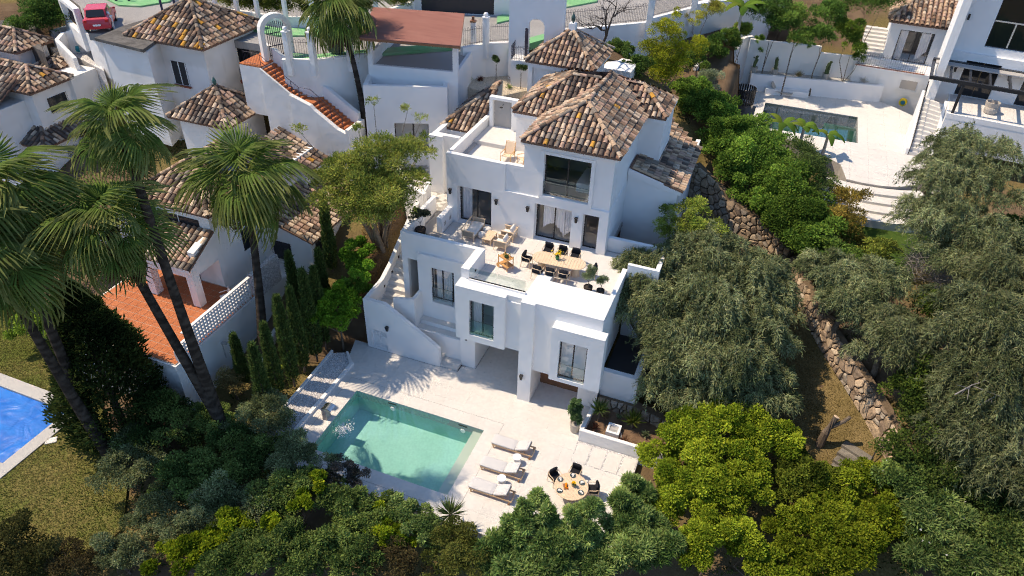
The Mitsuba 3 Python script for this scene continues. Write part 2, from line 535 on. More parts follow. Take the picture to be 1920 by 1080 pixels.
# wall under the upper terrace with the passage door, and the window box in front of it
m = Mesh().wall((-8.26, 2.72), (-3.66, 2.72), 2.0, 7.40, .25, holes=[(.36, .45, 1.02, 3.68), (1.9, 1.2, 3.4, 3.46)])
part(V, 'terrace_parapet', m, PL)
m = Mesh().wall((-7.17, 2.5), (-3.40, 2.5), 1.98, 6.36, .215, holes=[(.85, 1.18, 2.26, 3.62)])
part(V, 'window_box', m, PL)
m = Mesh().box(-7.98, -7.92, 2.98, 5.2, 2.0, 5.9).box(-7.24, -7.18, 2.98, 5.2, 2.0, 5.9).box(-7.92, -7.24, 5.1, 5.2, 2.0, 5.9)
part(V, 'passage', m, 'mat_interior')
# block over the left porch
m = Mesh().wall((-3.66, 0), (-.84, 0), 3.32, DH, .3, holes=[(.80, .41, 2.20, 2.75)])
m.box(-3.66, -3.36, .3, 2.5, 3.32, 6.80).box(-.84 - .3, -.84, .302, 2.2, 3.322, 6.2)
m.box(-3.36, -.84, .3, 2.2, 3.30, 3.50)
part(V, 'window_block', m, PL)
m = Mesh().box(-3.66, 0, .302, .75, 6.45, DH - .002).box(-3.15, 0.0, .64, .80, DH, 6.93)
part(V, 'terrace_upstand', m, PL)
m = Mesh().box(-4.05, -3.12, 1.35, 4.4, 0, 3.30)
part(V, 'porch_pier', m, PL)
m = Mesh().box(-.838, 0.0, .25, .5, 3.30, 6.45)
m.box(-3.1, 0.0, 2.2, 2.4, 3.31, 6.3)
part(V, 'recessed_wall', m, PL)
part(V, 'porch_ceiling', Mesh().box(-3.118, -.002, .505, 4.4, 3.12, 3.298), PL)
part(V, 'porch_back', Mesh().box(-3.1, 0.0, 4.4, 4.6, 0, 3.3), 'mat_interior')
m = Mesh().box(0.0, .75, 0, 3.0, 0, DH)
part(V, 'pillar', m, PL)
m = Mesh().box(.75, 4.28, .18, .5, 2.30, DH)
part(V, 'slab_front', m, PL)
m = Mesh().wall((1.87, -.45), (4.60, -.45), 2.60, 6.10, .35, holes=[(.46, .25, 1.91, 2.75)])
m.box(1.87, 2.2, -.10, .178, 2.6, 6.098).box(4.27, 4.60, -.10, .178, 2.6, 6.098).box(1.9, 4.57, -.10, .178, 5.7, 6.095).box(1.9, 4.57, -.10, .178, 2.601, 2.84)
part(V, 'window_block', m, PL)
m = Mesh().box(3.2, 4.30, .95, 1.9, 0, 2.59)
part(V, 'porch_pier', m, PL)
part(V, 'porch_ceiling', Mesh().box(.752, 4.3, .502, 3.2, 2.60, 2.8), PL)
part(V, 'timber_screen', Mesh().box(.752, 3.198, 1.80, 1.86, 0, 2.59), 'mat_brown_wood', label='dark brown timber screen at the back of the right porch')
m = Mesh().box(4.03, 4.28, .5, 5.0, 2.4, DH - .003)
part(V, 'side_wall', m, PL)
# slab over the right rooms
m = Mesh().prism([(0, .002), (.75, .002), (.75, .181), (4.281, .181), (4.281, 2.30), (.0, 2.30)], 6.36, DH + .004)
part(V, 'roof_slab', m, PL, label='broad bare white roof slab at the front edge of the terrace')
part(V, 'terrace_kerb', Mesh().box(4.05, 4.285, 2.302, 5.0, TZ - .3, DH), PL)
# small terrace on the right at mid level
m = Mesh().wall((4.36, 1.2), (6.32, 1.2), .92, 2.68, .3)
m.box(6.02, 6.32, 1.5, 5.7, .92, 2.678).box(4.28, 6.32, 5.7, 6.0, .9, 4.4)
part(V, 'side_terrace_parapet', m, PL)
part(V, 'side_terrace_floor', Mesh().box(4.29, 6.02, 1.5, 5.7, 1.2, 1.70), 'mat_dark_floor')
# upper terrace
fl = Mesh().prism([(-8.05, 2.97), (-3.3, 2.97), (-3.3, .76), (.0, .76), (.0, 2.3), (4.05, 2.3), (4.05, 4.8), (6.0, 4.8), (6.0, 7.0), (2.7, 7.0), (2.7, 11.0), (-7.0, 11.0), (-7.0, 9.5), (-8.05, 9.5)], 6.10, TZ - .004)
tf = part(V, 'terrace_floor', fl, 'mat_joint')
k = 0
terrace_poly = Polygon([(-6.7, 2.98), (-3.2, 2.98), (-3.2, .82), (-.01, .82), (-.01, 2.3), (4.04, 2.3), (4.04, 4.8), (5.9, 4.8), (5.9, 6.9), (-6.7, 6.9)])
for ix in range(-8, 7):
    for iy in range(0, 8):
        q = sbox(ix * .9 - .3, iy * .9 + .7, ix * .9 + .593, iy * .9 + 1.593).intersection(terrace_poly)
        for g in getattr(q, 'geoms', [q]):
            if isinstance(g, Polygon) and g.area > .02:
                part(tf, 'tile', Mesh().prism(g, TZ - .02, TZ), 'mat_paving')
m = Mesh().box(-3.66, -3.2, .80, 2.97, TZ - .3, 7.402)
part(V, 'terrace_parapet', m, PL)
m = Mesh().box(-8.30, -8.06, 2.97, 5.3, 6.0, 7.39).box(-8.42, -8.2, 4.85, 7.15, 6.0, 7.395)
part(V, 'terrace_parapet', m, PL)
m = Mesh().box(-7.06, -6.74, 4.88, 6.40, TZ - .3, 7.40)
part(V, 'terrace_parapet', m, PL)
part(V, 'wall_recess', Mesh().box(-6.742, -6.735, 5.2, 5.45, 6.75, 6.98).box(-6.742, -6.735, 5.9, 6.15, 6.75, 6.98), 'mat_floor_grey')
m = Mesh().box(2.64, 6.0, 7.0, 7.25, 5.8, 7.25).box(5.76, 6.0, 4.8, 7.0, 5.8, 7.245).box(4.3, 5.76, 4.8, 5.0, 5.8, 7.24)
part(V, 'terrace_parapet', m, PL)
# glass balustrade
b = part(V, 'glass_balustrade', Mesh().box(-3.14, -.02, .70, .735, 6.932, 6.99), 'mat_frame')
for k in range(2):
    x0 = -3.12 + k * 1.56
    part(b, 'pane', Mesh().add([[x0, .715, 6.95], [x0 + 1.53, .715, 6.95], [x0 + 1.53, .715, 7.62], [x0, .715, 7.62]], [[0, 1, 2, 3]]), 'mat_tinted_glass')
    part(b, 'rim', Mesh().box(x0, x0 + 1.53, .712, .718, 7.62, 7.626), 'mat_floor_grey')
# garden storey with the doors
y = 6.40
m = Mesh().wall((-7.08, y), (2.63, y), 6.0, 9.18, .46, holes=[(.64, .41, 2.80, 2.87), (5.44, .41, 7.63, 2.80), (8.28, .41, 9.19, 2.77)])
part(V, 'wall', m, PL)
m = Mesh().wall((-7.08, y), (-3.46, y), 9.181, 10.83, .26)
m.wall((-3.455, y + .10), (-2.42, y + .10), 9.0, 10.825, .26)
m.box(-7.08, -6.84, 6.86, 12.2, 6.0, 10.828)
part(V, 'wall', m, PL)
ym = y + .10
m = Mesh().wall((-2.42, ym), (2.60, ym), 9.0, 12.25, .35, holes=[(1.20, .40, 3.82, 2.88)])
m.box(-2.42, -2.10, ym + .35, 11.8, 9.5, 12.3).box(2.28, 2.60, ym + .35, 12.6, 6.0, 12.3)
m.box(2.28, 2.63, 6.86, 12.5, 6.0, 9.17)
part(V, 'wall', m, PL)
fr = Mesh().wall((-1.44, ym - .12), (1.60, ym - .12), 9.17, 12.05, .12, holes=[(.21, .22, 2.84, 2.72)])
part(V, 'window_surround', fr, PL)
cor = Mesh()
cor.box(-2.55, 2.80, 6.30, 6.498, 12.24, 12.50).box(-2.55, -2.32, 6.50, 9.4, 12.24, 12.5).box(2.602, 2.80, 6.50, 12.3, 12.24, 12.5)
cor.box(-4.25, -2.551, 9.62, 9.9, 12.24, 12.5).box(2.801, 4.0, 12.20, 12.38, 12.24, 12.5).box(3.86, 4.05, 12.38, 15.8, 12.24, 12.5)
part(V, 'cornice', cor, PL)
m = Mesh().box(-4.2, -2.43, 9.9, 15.6, 9.5, 12.3).box(2.601, 3.95, 12.38, 15.6, 6.0, 12.3)
part(V, 'wall', m, PL)
# roof terrace
part(V, 'roof_terrace_floor', Mesh().box(-6.84, -2.43, 6.66, 12.0, 9.7, 10.0), 'mat_paving')
part(V, 'roof_terrace_step', Mesh().box(-6.83, -4.25, 9.7, 11.9, 10.0, 10.26), 'mat_paving')
part(V, 'roof_terrace_kerb', Mesh().box(-6.839, -6.60, 6.7, 9.69, 10.0, 10.10), 'mat_floor_grey')
m = Mesh().wall((-6.72, 11.9), (-4.9, 11.9), 10.0, 12.22, .35, holes=[(.22, .25, 1.46, 2.05)])
m.box(-6.50, -5.26, 12.18, 12.24, 10.2, 12.1)
part(V, 'shower_wall', m, PL)
part(V, 'shower_panel', Mesh().box(-6.499, -5.261, 12.165, 12.18, 10.26, 12.04), 'mat_floor_grey', label='beige stone back panel of the roof terrace shower')
m = Mesh().path([(-5.88, 12.16, 11.75), (-5.88, 11.85, 11.78), (-5.88, 11.78, 11.72)], .015).lathe([(0, 0), (.11, 0), (.11, .015), (0, .02)], (-5.88, 11.76, 11.69))
part(V, 'shower_head', m, 'mat_black')
# windows and doors
window(V, -6.44, -4.26, TZ + .01, 8.87, 6.865, 2, 'door')
window(V, -1.64, .55, TZ + .01, 8.80, 6.865, 2, 'door')
window(V, 1.20, 2.11, TZ + .01, 8.77, 6.865, 1, 'door')
window(V, -1.21, 1.39, 9.42, 11.87, ym + .12, 2)
window(V, -6.32, -5.00, 3.44, 5.60, 2.62, 2)
window(V, -2.86, -1.46, 3.76, 6.06, .17, 2)
window(V, 2.34, 3.77, 2.90, 5.34, -.30, 2)
for x0, x1, z0, z1, yy in ((-1.21, 1.39, 9.46, 10.25, ym - .04), (-6.30, -5.02, 3.30, 4.25, 2.51), (-2.84, -1.48, 3.78, 4.75, .02), (2.36, 3.75, 2.88, 3.85, -.43)):
    b = part(V, 'window_guard', Mesh().box(x0, x0 + .02, yy, yy + .03, z0, z1).box(x1 - .02, x1, yy, yy + .03, z0, z1), 'mat_frame')
    part(b, 'pane', Mesh().add([[x0, yy + .01, z0], [x1, yy + .01, z0], [x1, yy + .01, z1], [x0, yy + .01, z1]], [[0, 1, 2, 3]]), 'mat_tinted_glass')
    part(b, 'rail', Mesh().box(x0 + .021, x1 - .021, yy + .004, yy + .02, z1, z1 + .012), 'mat_frame')
# rooms behind the glass
m = Mesh().box(-6.9, 2.28, 10.6, 10.8, 6.4, 9.2).box(-6.9, 2.28, 6.87, 10.6, 9.2, 9.4).box(-3.3, -3.1, 6.87, 10.6, 6.4, 9.2)
part(V, 'room', m, 'mat_interior')
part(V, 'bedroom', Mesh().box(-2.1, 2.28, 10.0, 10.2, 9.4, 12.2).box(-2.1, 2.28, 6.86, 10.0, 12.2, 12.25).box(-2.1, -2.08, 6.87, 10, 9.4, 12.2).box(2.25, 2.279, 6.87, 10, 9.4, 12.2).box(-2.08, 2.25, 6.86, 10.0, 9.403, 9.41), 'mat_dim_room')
part(V, 'room_floor', Mesh().box(-6.9, 2.28, 6.87, 10.6, 6.35, 6.402).box(-2.1, 2.28, 6.86, 10.0, 9.38, 9.402), 'mat_floor_grey')
m = Mesh().box(-7.0, -3.7, 5.0, 5.2, 2.0, 6.1).box(-7.0, -3.7, 2.75, 5.0, 2.9, 3.0).box(-3.3, -1.0, 3.4, 3.6, 3.3, 6.1).box(-3.3, -.9, .5, 3.4, 3.501, 3.55).box(2.2, 4.25, 3.0, 3.2, 2.6, 6.1).box(2.2, 4.25, -.1, 3.0, 2.79, 2.83)
part(V, 'room', m, 'mat_interior')
part(V, 'bed', Mesh().box(.35, 2.0, 7.6, 9.6, 9.40, 9.95), 'mat_cushion')
cl = part(V, 'curtain', curtain_mesh(-1.28, .02, 7.05, 6.95, 8.75, 7, .06, lambda s: .55 * np.sin(np.pi * s) - .35 * s), 'mat_curtain', label='white curtain billowing in the open terrace door')
part(V, 'curtain', curtain_mesh(.05, .52, 7.0, 6.75, 8.75, 4, .05, lambda s: .5 * s), 'mat_curtain')
part(V, 'curtain', curtain_mesh(-6.36, -5.75, 7.05, 6.42, 8.8, 6, .06), 'mat_curtain')
part(V, 'curtain', curtain_mesh(-6.2, -5.1, 2.95, 3.1, 5.6, 9, .05), 'mat_curtain')
part(V, 'curtain', curtain_mesh(-2.8, -2.3, .45, 3.6, 6.0, 6, .05), 'mat_curtain')
# rear wing on the left and the lean-to on the right
m = Mesh().box(-9.50, -7.70, 9.45, 9.75, 6.0, 10.30).box(-9.50, -9.20, 9.75, 16.0, 6.0, 10.298).box(-7.70, -7.09, 9.6, 9.9, 6.0, 10.2)
m.box(-9.2, -7.09, 10.9, 16.5, 5.5, 10.0).box(-9.62, -8.7, 9.2, 9.449, 6.0, 10.29)
part(V, 'rear_wing_wall', m, PL)
m = Mesh().box(2.632, 5.62, 10.45, 10.75, 3.0, 9.0).box(5.35, 5.62, 10.75, 18.5, 3.0, 8.95).box(2.64, 5.35, 10.75, 18.0, 7.8, 8.2)
m.loft([(2.64, 10.30, 10.02), (5.80, 10.45, 9.20), (5.80, 10.72, 9.20), (2.64, 10.72, 10.02)], [(2.64, 10.30, 9.6), (5.80, 10.45, 8.85), (5.80, 10.72, 8.85), (2.64, 10.72, 9.6)])
m.loft([(2.632, 10.46, 9.7), (5.62, 10.46, 8.98), (5.62, 10.74, 8.98), (2.632, 10.74, 9.7)], [(2.632, 10.46, 8.9), (5.62, 10.46, 8.9), (5.62, 10.74, 8.9), (2.632, 10.74, 8.9)])
part(V, 'lean_to_wall', m, PL)
# gate tower
m = Mesh().box(-5.85, -2.0, 17.4, 21.2, 8.5, 12.75).box(-6.15, -1.7, 17.1, 21.5, 12.5, 12.85).box(-6.15, -5.85, 17.12, 17.4, 9.5, 12.5)
part(V, 'tower_wall', m, PL)
part(V, 'tower_finial', Mesh().box(-4.12, -3.68, 19.05, 19.5, 14.4, 15.05), 'mat_paint')
part(V, 'finial_urn', Mesh().lathe([(.04, 0), (.06, .06), (.13, .2), (.15, .34), (.08, .5), (.04, .58), (.06, .64), (0, .72)], (-3.9, 19.27, 15.05), 10), glossy((.03, .07, .06), .4), smooth=50)
m = Mesh().box(-2.3, -.2, 21.8, 24.4, 8.5, 11.5)
part(V, 'store_room', m, PL)
# roofs
zr, ze = 14.15, 12.6
A = (.25, 8.85, zr)
main = [[(-2.5, 6.08, ze), (2.95, 6.08, ze), A], [(2.95, 6.08, ze), (2.95, 12.15, ze), (1.1, 14.0, 13.66), (.25, 14.0, zr), A], [(-2.5, 9.6, ze), (-2.5, 6.08, ze), A, (.25, 12.3, zr)]]
back = [[(-4.35, 9.6, ze), (-2.5, 9.6, ze), (.25, 12.35, zr), (-1.65, 12.35, zr)], [(-4.35, 15.9, ze), (-4.35, 9.6, ze), (-1.65, 12.35, zr), (-1.65, 13.2, zr)],
        [(2.95, 12.15, ze), (4.05, 12.15, ze), (2.2, 14.0, 13.66), (1.1, 14.0, 13.66)], [(4.05, 12.15, ze), (4.05, 15.9, ze), (2.2, 14.0, 13.66)], [(4.05, 15.9, ze), (-4.35, 15.9, ze), (-1.65, 13.2, zr), (.25, 14.02, zr), (2.2, 14.0, 13.66)]]
R0 = part(V, 'roof', bed_mesh(main + back), 'mat_tile_bed')
tile_roof(R0, main + back, [[(-2.5, 6.08, ze), A], [(2.95, 6.08, ze), A], [A, (.25, 13.9, zr)], [(-4.35, 9.6, ze), (-1.65, 12.35, zr)], [(-1.65, 12.35, zr), (.25, 12.5, zr)], [(4.05, 12.15, ze), (2.2, 14.0, 13.66)], [(2.2, 14.0, 13.66), (1.0, 14.0, 13.68)]], seed=3)
tw = (-3.9, 19.25, 14.6)
c4 = [(-6.3, 16.95, 12.95), (-1.58, 16.95, 12.95), (-1.58, 21.6, 12.95), (-6.3, 21.6, 12.95)]
tp = [[c4[0], c4[1], tw], [c4[1], c4[2], tw], [c4[2], c4[3], tw], [c4[3], c4[0], tw]]
R1 = part(V, 'roof', bed_mesh(tp), 'mat_tile_bed')
tile_roof(R1, tp, [[c, tw] for c in c4], seed=4, most=240)
lp = [[(5.9, 10.4, 9.22), (5.9, 16.4, 9.22), (3.2, 19.4, 9.9), (2.65, 19.4, 10.05), (2.65, 10.4, 10.05)]]
R2 = part(V, 'roof', bed_mesh(lp), 'mat_tile_bed')
tile_roof(R2, lp, seed=5, most=260, tones=dict(tan=4, pale=3, grey=2, dark=2, pink=3, brown=2, lichen=.1))
wp = [[(-9.6, 10.95, 10.12), (-7.1, 10.95, 10.12), (-7.1, 14.3, 11.85), (-7.35, 14.3, 11.85)], [(-9.6, 15.5, 10.3), (-9.6, 10.95, 10.12), (-7.35, 14.3, 11.85), (-7.35, 15.5, 11.85)]]
R3 = part(V, 'roof', bed_mesh(wp), 'mat_tile_bed')
tile_roof(R3, wp, [[(-9.6, 10.95, 10.12), (-7.35, 14.3, 11.85)]], seed=6, most=120)


def wall_lamp(x, y, z, label, face=0.0):
    k = thing('wall_lamp', label, 'wall lamp', 'black wall lamps on the villa')
    M = mat((x, y, z), face)
    part(k, 'bracket', Mesh().box(-.04, .04, -.05, 0, .02, .1), 'mat_black', M=M)
    part(k, 'lantern', Mesh().loft([(-.08, -.20, .10), (.08, -.20, .10), (.08, -.04, .10), (-.08, -.04, .10)], [(-.055, -.175, -.17), (.055, -.175, -.17), (.055, -.065, -.17), (-.055, -.065, -.17)]), 'mat_black', M=M)
    part(k, 'cap', Mesh().box(-.095, .095, -.215, -.03, .105, .135), 'mat_black', M=M)
    return k


for x, yy, z, lab in ((-6.83, 6.4, 8.48, 'black lantern left of the glazed door by the teak sofa'), (-3.93, 6.4, 8.42, 'black lantern between the sofa door and the thin wall groove'),
                      (-2.01, 6.4, 8.40, 'black lantern left of the curtained terrace door'), (.85, 6.4, 8.37, 'black lantern between the curtained door and the narrow door'),
                      (-8.37, .68, 1.93, 'black lantern on the sloping stair wall'), (-3.62, 1.35, 2.3, 'black lantern on the pier left of the open porch'),
                      (.24, 0, 1.82, 'black lantern on the tall white pillar by the pool'), (3.75, .95, 1.95, 'black lantern on the pier above the potted shrubs')):
    wall_lamp(x, yy, z, lab)
for x, yy, z, f in ((-3.19, 1.6, 6.85, math.pi / 2),):
    solo('wall_light', 'small black recessed wall light on the parapet beside the glass balustrade', 'wall light', Mesh().lathe([(0, 0), (.07, 0), (.07, .03), (0, .035)], n=10), 'mat_black', M=mat((x, yy, z)) @ np.array([[0, 0, 1, 0], [1, 0, 0, 0], [0, 1, 0, 0], [0, 0, 0, 1.0]]))
for k, (yy, z) in enumerate(((1.6, 2.9), (2.7, 3.2), (3.7, 3.6), (4.6, 4.15))):
    solo('stair_light', ['lowest', 'second lowest', 'second highest', 'highest'][k] + ' small black step light inside the side wall of the outside stairs', 'wall light', Mesh().box(-9.62, -9.59, yy - .07, yy + .07, z - .05, z + .09), 'mat_black', group='step lights along the stairs')

# ---------------------------------------------------------------- terrain
GROUND_PX = [  # pixel, height
    (20, 620, -1), (100, 690, -1), (200, 800, -1), (60, 950, -1), (150, 1000, -1), (5, 1075, -1), (120, 560, -.6), (0, 480, .2), (300, 900, -.9), (350, 760, -.6),
    (500, 1000, -1), (700, 1050, -1.2), (900, 1065, -1.4), (1100, 1070, -1.4), (1300, 1070, -1.3), (1500, 1070, -1), (1700, 1070, -.5), (1900, 1070, 0),
    (430, 830, -.6), (520, 760, -.3), (560, 700, .1), (640, 600, 1.0), (660, 545, 2.2), (690, 500, 3.4), (715, 450, 4.5), (705, 400, 5.3), (480, 640, .2), (520, 560, 1.2), (620, 490, 3),
    (300, 400, 3.5), (400, 250, 6), (250, 160, 6.0), (398, 165, 6.5), (330, 180, 6.4), (655, 240, 6.6), (800, 330, 6.2), (760, 262, 6.3), (560, 180, 6.8), (700, 330, 6.0), (150, 250, 5.0), (60, 330, 3.5),
    (30, 100, 9.0), (150, 130, 8.6), (215, 150, 6.3), (300, 180, 6.0),
    (100, 20, 12.6), (300, 20, 12.8), (600, 60, 13.0), (900, 60, 13.2), (1150, 45, 13.2), (1400, 10, 13.2), (20, 20, 11.5),
    (930, 150, 10.6), (900, 170, 10.4), (990, 160, 10.6),
    (1200, 130, 9.4), (1160, 115, 10.2), (1300, 100, 10.0), (1350, 70, 10.4), (1420, 60, 10.6), (1600, 50, 10.2), (1250, 180, 10.0), (1290, 250, 8.6), (1330, 300, 7.6), (1380, 200, 8.6), (1420, 290, 7.0),
    (1480, 170, 6.8), (1700, 330, 6.7), (1640, 200, 6.8), (1640, 430, 5.8), (1690, 470, 5.6), (1850, 400, 5.8), (1900, 250, 6.6), (1750, 250, 6.7),
    (1500, 400, 6.0), (1520, 480, 4.6), (1480, 570, 3.0), (1530, 650, 2.2), (1600, 760, 1.3), (1655, 865, .5), (1580, 860, .3), (1480, 740, 1.2), (1570, 560, 4.6), (1640, 650, 4.0), (1720, 760, 3.2), (1800, 700, 4.0),
    (1850, 500, 5.4), (1900, 620, 4.8), (1860, 850, 2.2), (1760, 900, 1.4), (1250, 620, 1.2), (1300, 470, 3.6), (1350, 540, 2.6), (1400, 660, 1.3), (1300, 770, .2), (1350, 430, 4.6), (1420, 470, 3.8), (1240, 830, 0), (1400, 900, -.4), (1550, 960, -.5)]
gp = np.array([at(*q) for q in GROUND_PX])
gp = np.vstack([gp, [[-90, 30, 8], [-60, -30, -3], [0, -40, -4], [40, -30, -3], [60, 10, 4], [60, 60, 12], [0, 80, 16], [-60, 80, 16], [20, 55, 13], [-30, 55, 14], [45, 35, 8]]])
xs = np.r_[-900, -500, -280, -160, -110, np.arange(-80, 52, .8), 80, 140, 260, 500, 900]
ys = np.r_[-900, -500, -250, -120, -70, np.arange(-45, 80, .8), 110, 160, 260, 500, 900]
GX, GY = np.meshgrid(xs, ys, indexing='ij')
gz = griddata(gp[:, :2], gp[:, 2], (GX, GY), method='linear')
near = griddata(gp[:, :2], gp[:, 2], (GX, GY), method='nearest')
gz = np.where(np.isnan(gz), near, gz)
gz = gaussian_filter(gz, 1.3, mode='nearest')
gz += (meshkit.fbm(np.stack([GX * .5, GY * .5, GX * 0], -1), 3, 4) - .5) * .35 * (np.abs(GX) < 90)


def sink(poly, z):
    """Keeps the ground below what is laid over it."""
    poly = poly if isinstance(poly, Polygon) else Polygon([q[:2] for q in poly])
    poly = poly.buffer(.9)
    x0, y0, x1, y1 = poly.bounds
    for i, j in zip(*np.nonzero((GX >= x0) & (GX <= x1) & (GY >= y0) & (GY <= y1))):
        if poly.contains(Point(GX[i, j], GY[i, j])):
            gz[i, j] = min(gz[i, j], z)


def ground_z(x, y):
    i = np.clip(np.searchsorted(xs, x) - 1, 0, len(xs) - 2)
    j = np.clip(np.searchsorted(ys, y) - 1, 0, len(ys) - 2)
    tx, ty = (x - xs[i]) / (xs[i + 1] - xs[i]), (y - ys[j]) / (ys[j + 1] - ys[j])
    return (gz[i, j] * (1 - tx) + gz[i + 1, j] * tx) * (1 - ty) + (gz[i, j + 1] * (1 - tx) + gz[i + 1, j + 1] * tx) * ty


def on_ground(px, py):
    """Where the ray of a pixel meets the ground."""
    z = 3.0
    for _ in range(60):
        q = at(px, py, z)
        z += .6 * (float(ground_z(q[0], q[1])) - z)
    return at(px, py, z)


deck_poly = Polygon([(-9.8, -1.1), (-10.5, -.42), (-10.9, .9), (-9.9, .9), (-9.9, .66), (-5.1, .66), (-5.1, .74), (-3.95, .74), (-3.95, 1.34), (-3.1, 1.34), (-3.1, 4.38), (0, 4.38), (0, .002), (.752, .002), (.752, 1.79), (3.18, 1.79), (3.18, .94), (4.1, .94), (4.08, -1.42),
                     (4.08, -1.62), (4.14, -3.1), (7.35, -3.1), (7.4, -7.3), (3.0, -7.3), (3.0, -8.8), (-9.8, -8.8)])
sink([(-12.2, -9.2), (-12.2, 1.2), (8, 1.2), (8, -7.6), (3.2, -7.6), (3.2, -9.2)], -.45)
sink(sbox(-8.9, -7.8, -.4, -2.5), -2.0)
sink([(-8.6, .5), (4.4, .5), (4.4, 6), (-8.2, 6)], -.5)
sink([(-8.5, 5), (6.4, 5), (6.4, 9), (-8.5, 9)], 2.0)
sink([(4.2, .9), (6.6, .9), (6.6, 6.2), (4.2, 6.2)], .1)
sink([(4.1, -1.4), (8.2, -1.4), (8.2, 1.2), (4.1, 1.2)], .1)
sink([(-9.4, 8.5), (5.5, 8.5), (5.5, 18), (-9.4, 18)], 5.0)
sink([(-9.9, .9), (-8.2, .9), (-8.2, 9), (-9.9, 9)], 1.8)

# ---------------------------------------------------------------- pool deck and pool
POOL = (-8.54, -.77, -7.42, -2.87)
pool_box = sbox(POOL[0], POOL[2], POOL[1], POOL[3])
deck = struct('pool_deck', 'pale stone tile terrace around the turquoise swimming pool', 'terrace', Mesh().prism(deck_poly.difference(pool_box), -.5, -.006), 'mat_joint')
ring = sbox(-9.36, -8.19, .05, -2.05)
for ix in range(-9, 7):
    for iy in range(-11, 5):
        cell = sbox(ix * 1.2 - .1, iy * .9 + .32, ix * 1.2 + 1.096, iy * .9 + 1.216)
        q = cell.intersection(deck_poly).difference(ring.buffer(.012, join_style=2))
        for g in getattr(q, 'geoms', [q]):
            if isinstance(g, Polygon) and g.area > .03:
                part(deck, 'tile', Mesh().prism(g, -.03, .0), 'mat_paving')
inside = ring.buffer(-.012, join_style=2).difference(pool_box.buffer(.0))
for k, cell in enumerate([sbox(-9.36 + i * 1.18, -2.9, -9.36 + i * 1.18 + 1.176, -2.05) for i in range(8)] + [sbox(-9.36 + i * 1.18, -8.19, -9.36 + i * 1.18 + 1.176, -7.4) for i in range(8)] +
                         [sbox(-9.36, -7.396 + i * 1.124, -8.5, -7.396 + i * 1.124 + 1.12) for i in range(4)] + [sbox(-.8, -7.396 + i * 1.124, .06, -7.396 + i * 1.124 + 1.12) for i in range(4)]):
    g = cell.intersection(inside)
    if g.area > .03:
        for h in getattr(g, 'geoms', [g]):
            part(deck, 'coping_stone', Mesh().prism(h, -.05, .0), 'mat_paving')


def _pool_tile(p, n, uv):
    a = F3(p.x * .9, p.y * .9, p.z * .9)
    g = N(p.x * 14, p.y * 14, p.z * 14)
    return mix((.21, .48, .41), (.31, .61, .53), a) * (.92 + .12 * g)


scene['mat_pool'] = diffuse(P(_pool_tile))
scene['mat_pool_step'] = diffuse((.42, .50, .42))
PB = thing('swimming_pool', 'turquoise rectangular swimming pool with a pale underwater bench along its right side', 'swimming pool')
x0, x1, y0, y1 = POOL
m = Mesh()
m.box(x0 - .25, x1 + .25, y0 - .25, y1 + .25, -1.75, -1.5)
m.box(x0 - .25, x0, y0 - .25, y1 + .25, -1.5, -.051).box(x1, x1 + .25, y0 - .25, y1 + .25, -1.5, -.051).box(x0, x1, y0 - .25, y0, -1.5, -.051).box(x0, x1, y1, y1 + .25, -1.5, -.051)
part(PB, 'basin', m, 'mat_pool')
part(PB, 'bench', Mesh().box(-1.40, x1 - .001, y0 + .001, y1 - .001, -1.5, -.34), 'mat_pool_step', label='pale underwater bench along the right end')
wn = 60
wx, wy = np.meshgrid(np.linspace(x0, x1, wn), np.linspace(y0, y1, wn), indexing='ij')
part(PB, 'water', Mesh().add([[x0, y0, -.13], [x1, y0, -.13], [x1, y1, -.13], [x0, y1, -.13]], [[0, 1, 2, 3]]), 'mat_glass')
for x in (-6.3, -2.0):
    part(PB, 'underwater_light', Mesh().lathe([(0, -.03), (.13, -.03), (.15, 0), (.0, .0)], n=14), 'mat_white', M=mat((x, y1 - .02, -.55)) @ np.array([[1, 0, 0, 0], [0, 0, 1, 0], [0, -1, 0, 0], [0, 0, 0, 1.0]]))
    part(PB, 'skimmer', Mesh().box(x - .25, x + .25, y1 - .012, y1 - .002, -.24, -.14), 'mat_black')
# fountain blade and splash
FT = thing('pool_fountain', 'curved stainless steel waterfall spout on the left edge of the pool', 'fountain')
part(FT, 'column', Mesh().box(-9.05, -8.99, -5.50, -5.05, 0, .80).box(-8.99, -8.80, -5.48, -5.07, 0, .74), 'mat_pot')
arc = [(-9.06 + .62 * s, .80 + .16 * math.sin(s * 2.6)) for s in np.linspace(0, 1, 9)]
v = np.vstack([[[x, -5.52, z], [x, -5.03, z]] for x, z in arc])
part(FT, 'spout', Mesh().add(np.vstack([v, v - [0, 0, .03]]), np.vstack([np.c_[np.arange(8) * 2, np.arange(8) * 2 + 1, np.arange(8) * 2 + 3, np.arange(8) * 2 + 2], np.c_[np.arange(8) * 2, np.arange(8) * 2 + 1, np.arange(8) * 2 + 3, np.arange(8) * 2 + 2] + 18])), 'mat_steel')
sp = Mesh()
r = np.random.default_rng(5)
for k in range(420):
    a, d = r.uniform(0, 2 * np.pi), abs(r.normal(0, .34))
    c = np.array([-7.72 + d * math.cos(a) * .8, -5.55 + d * math.sin(a), -.122 + abs(r.normal(0, .05)) * max(0, .5 - d) * 2])
    s = r.uniform(.008, .03)
    sp.add(c + np.array([[s, 0, 0], [-s, 0, 0], [0, s * 1.6, 0], [0, -s * 1.6, 0], [0, 0, s * .7], [0, 0, -s * .7]]), [[0, 2, 4], [2, 1, 4], [1, 3, 4], [3, 0, 4]])
solo('water_splash', 'white splash of water where the spout falls into the pool', 'water', sp, 'mat_white', kind='stuff')
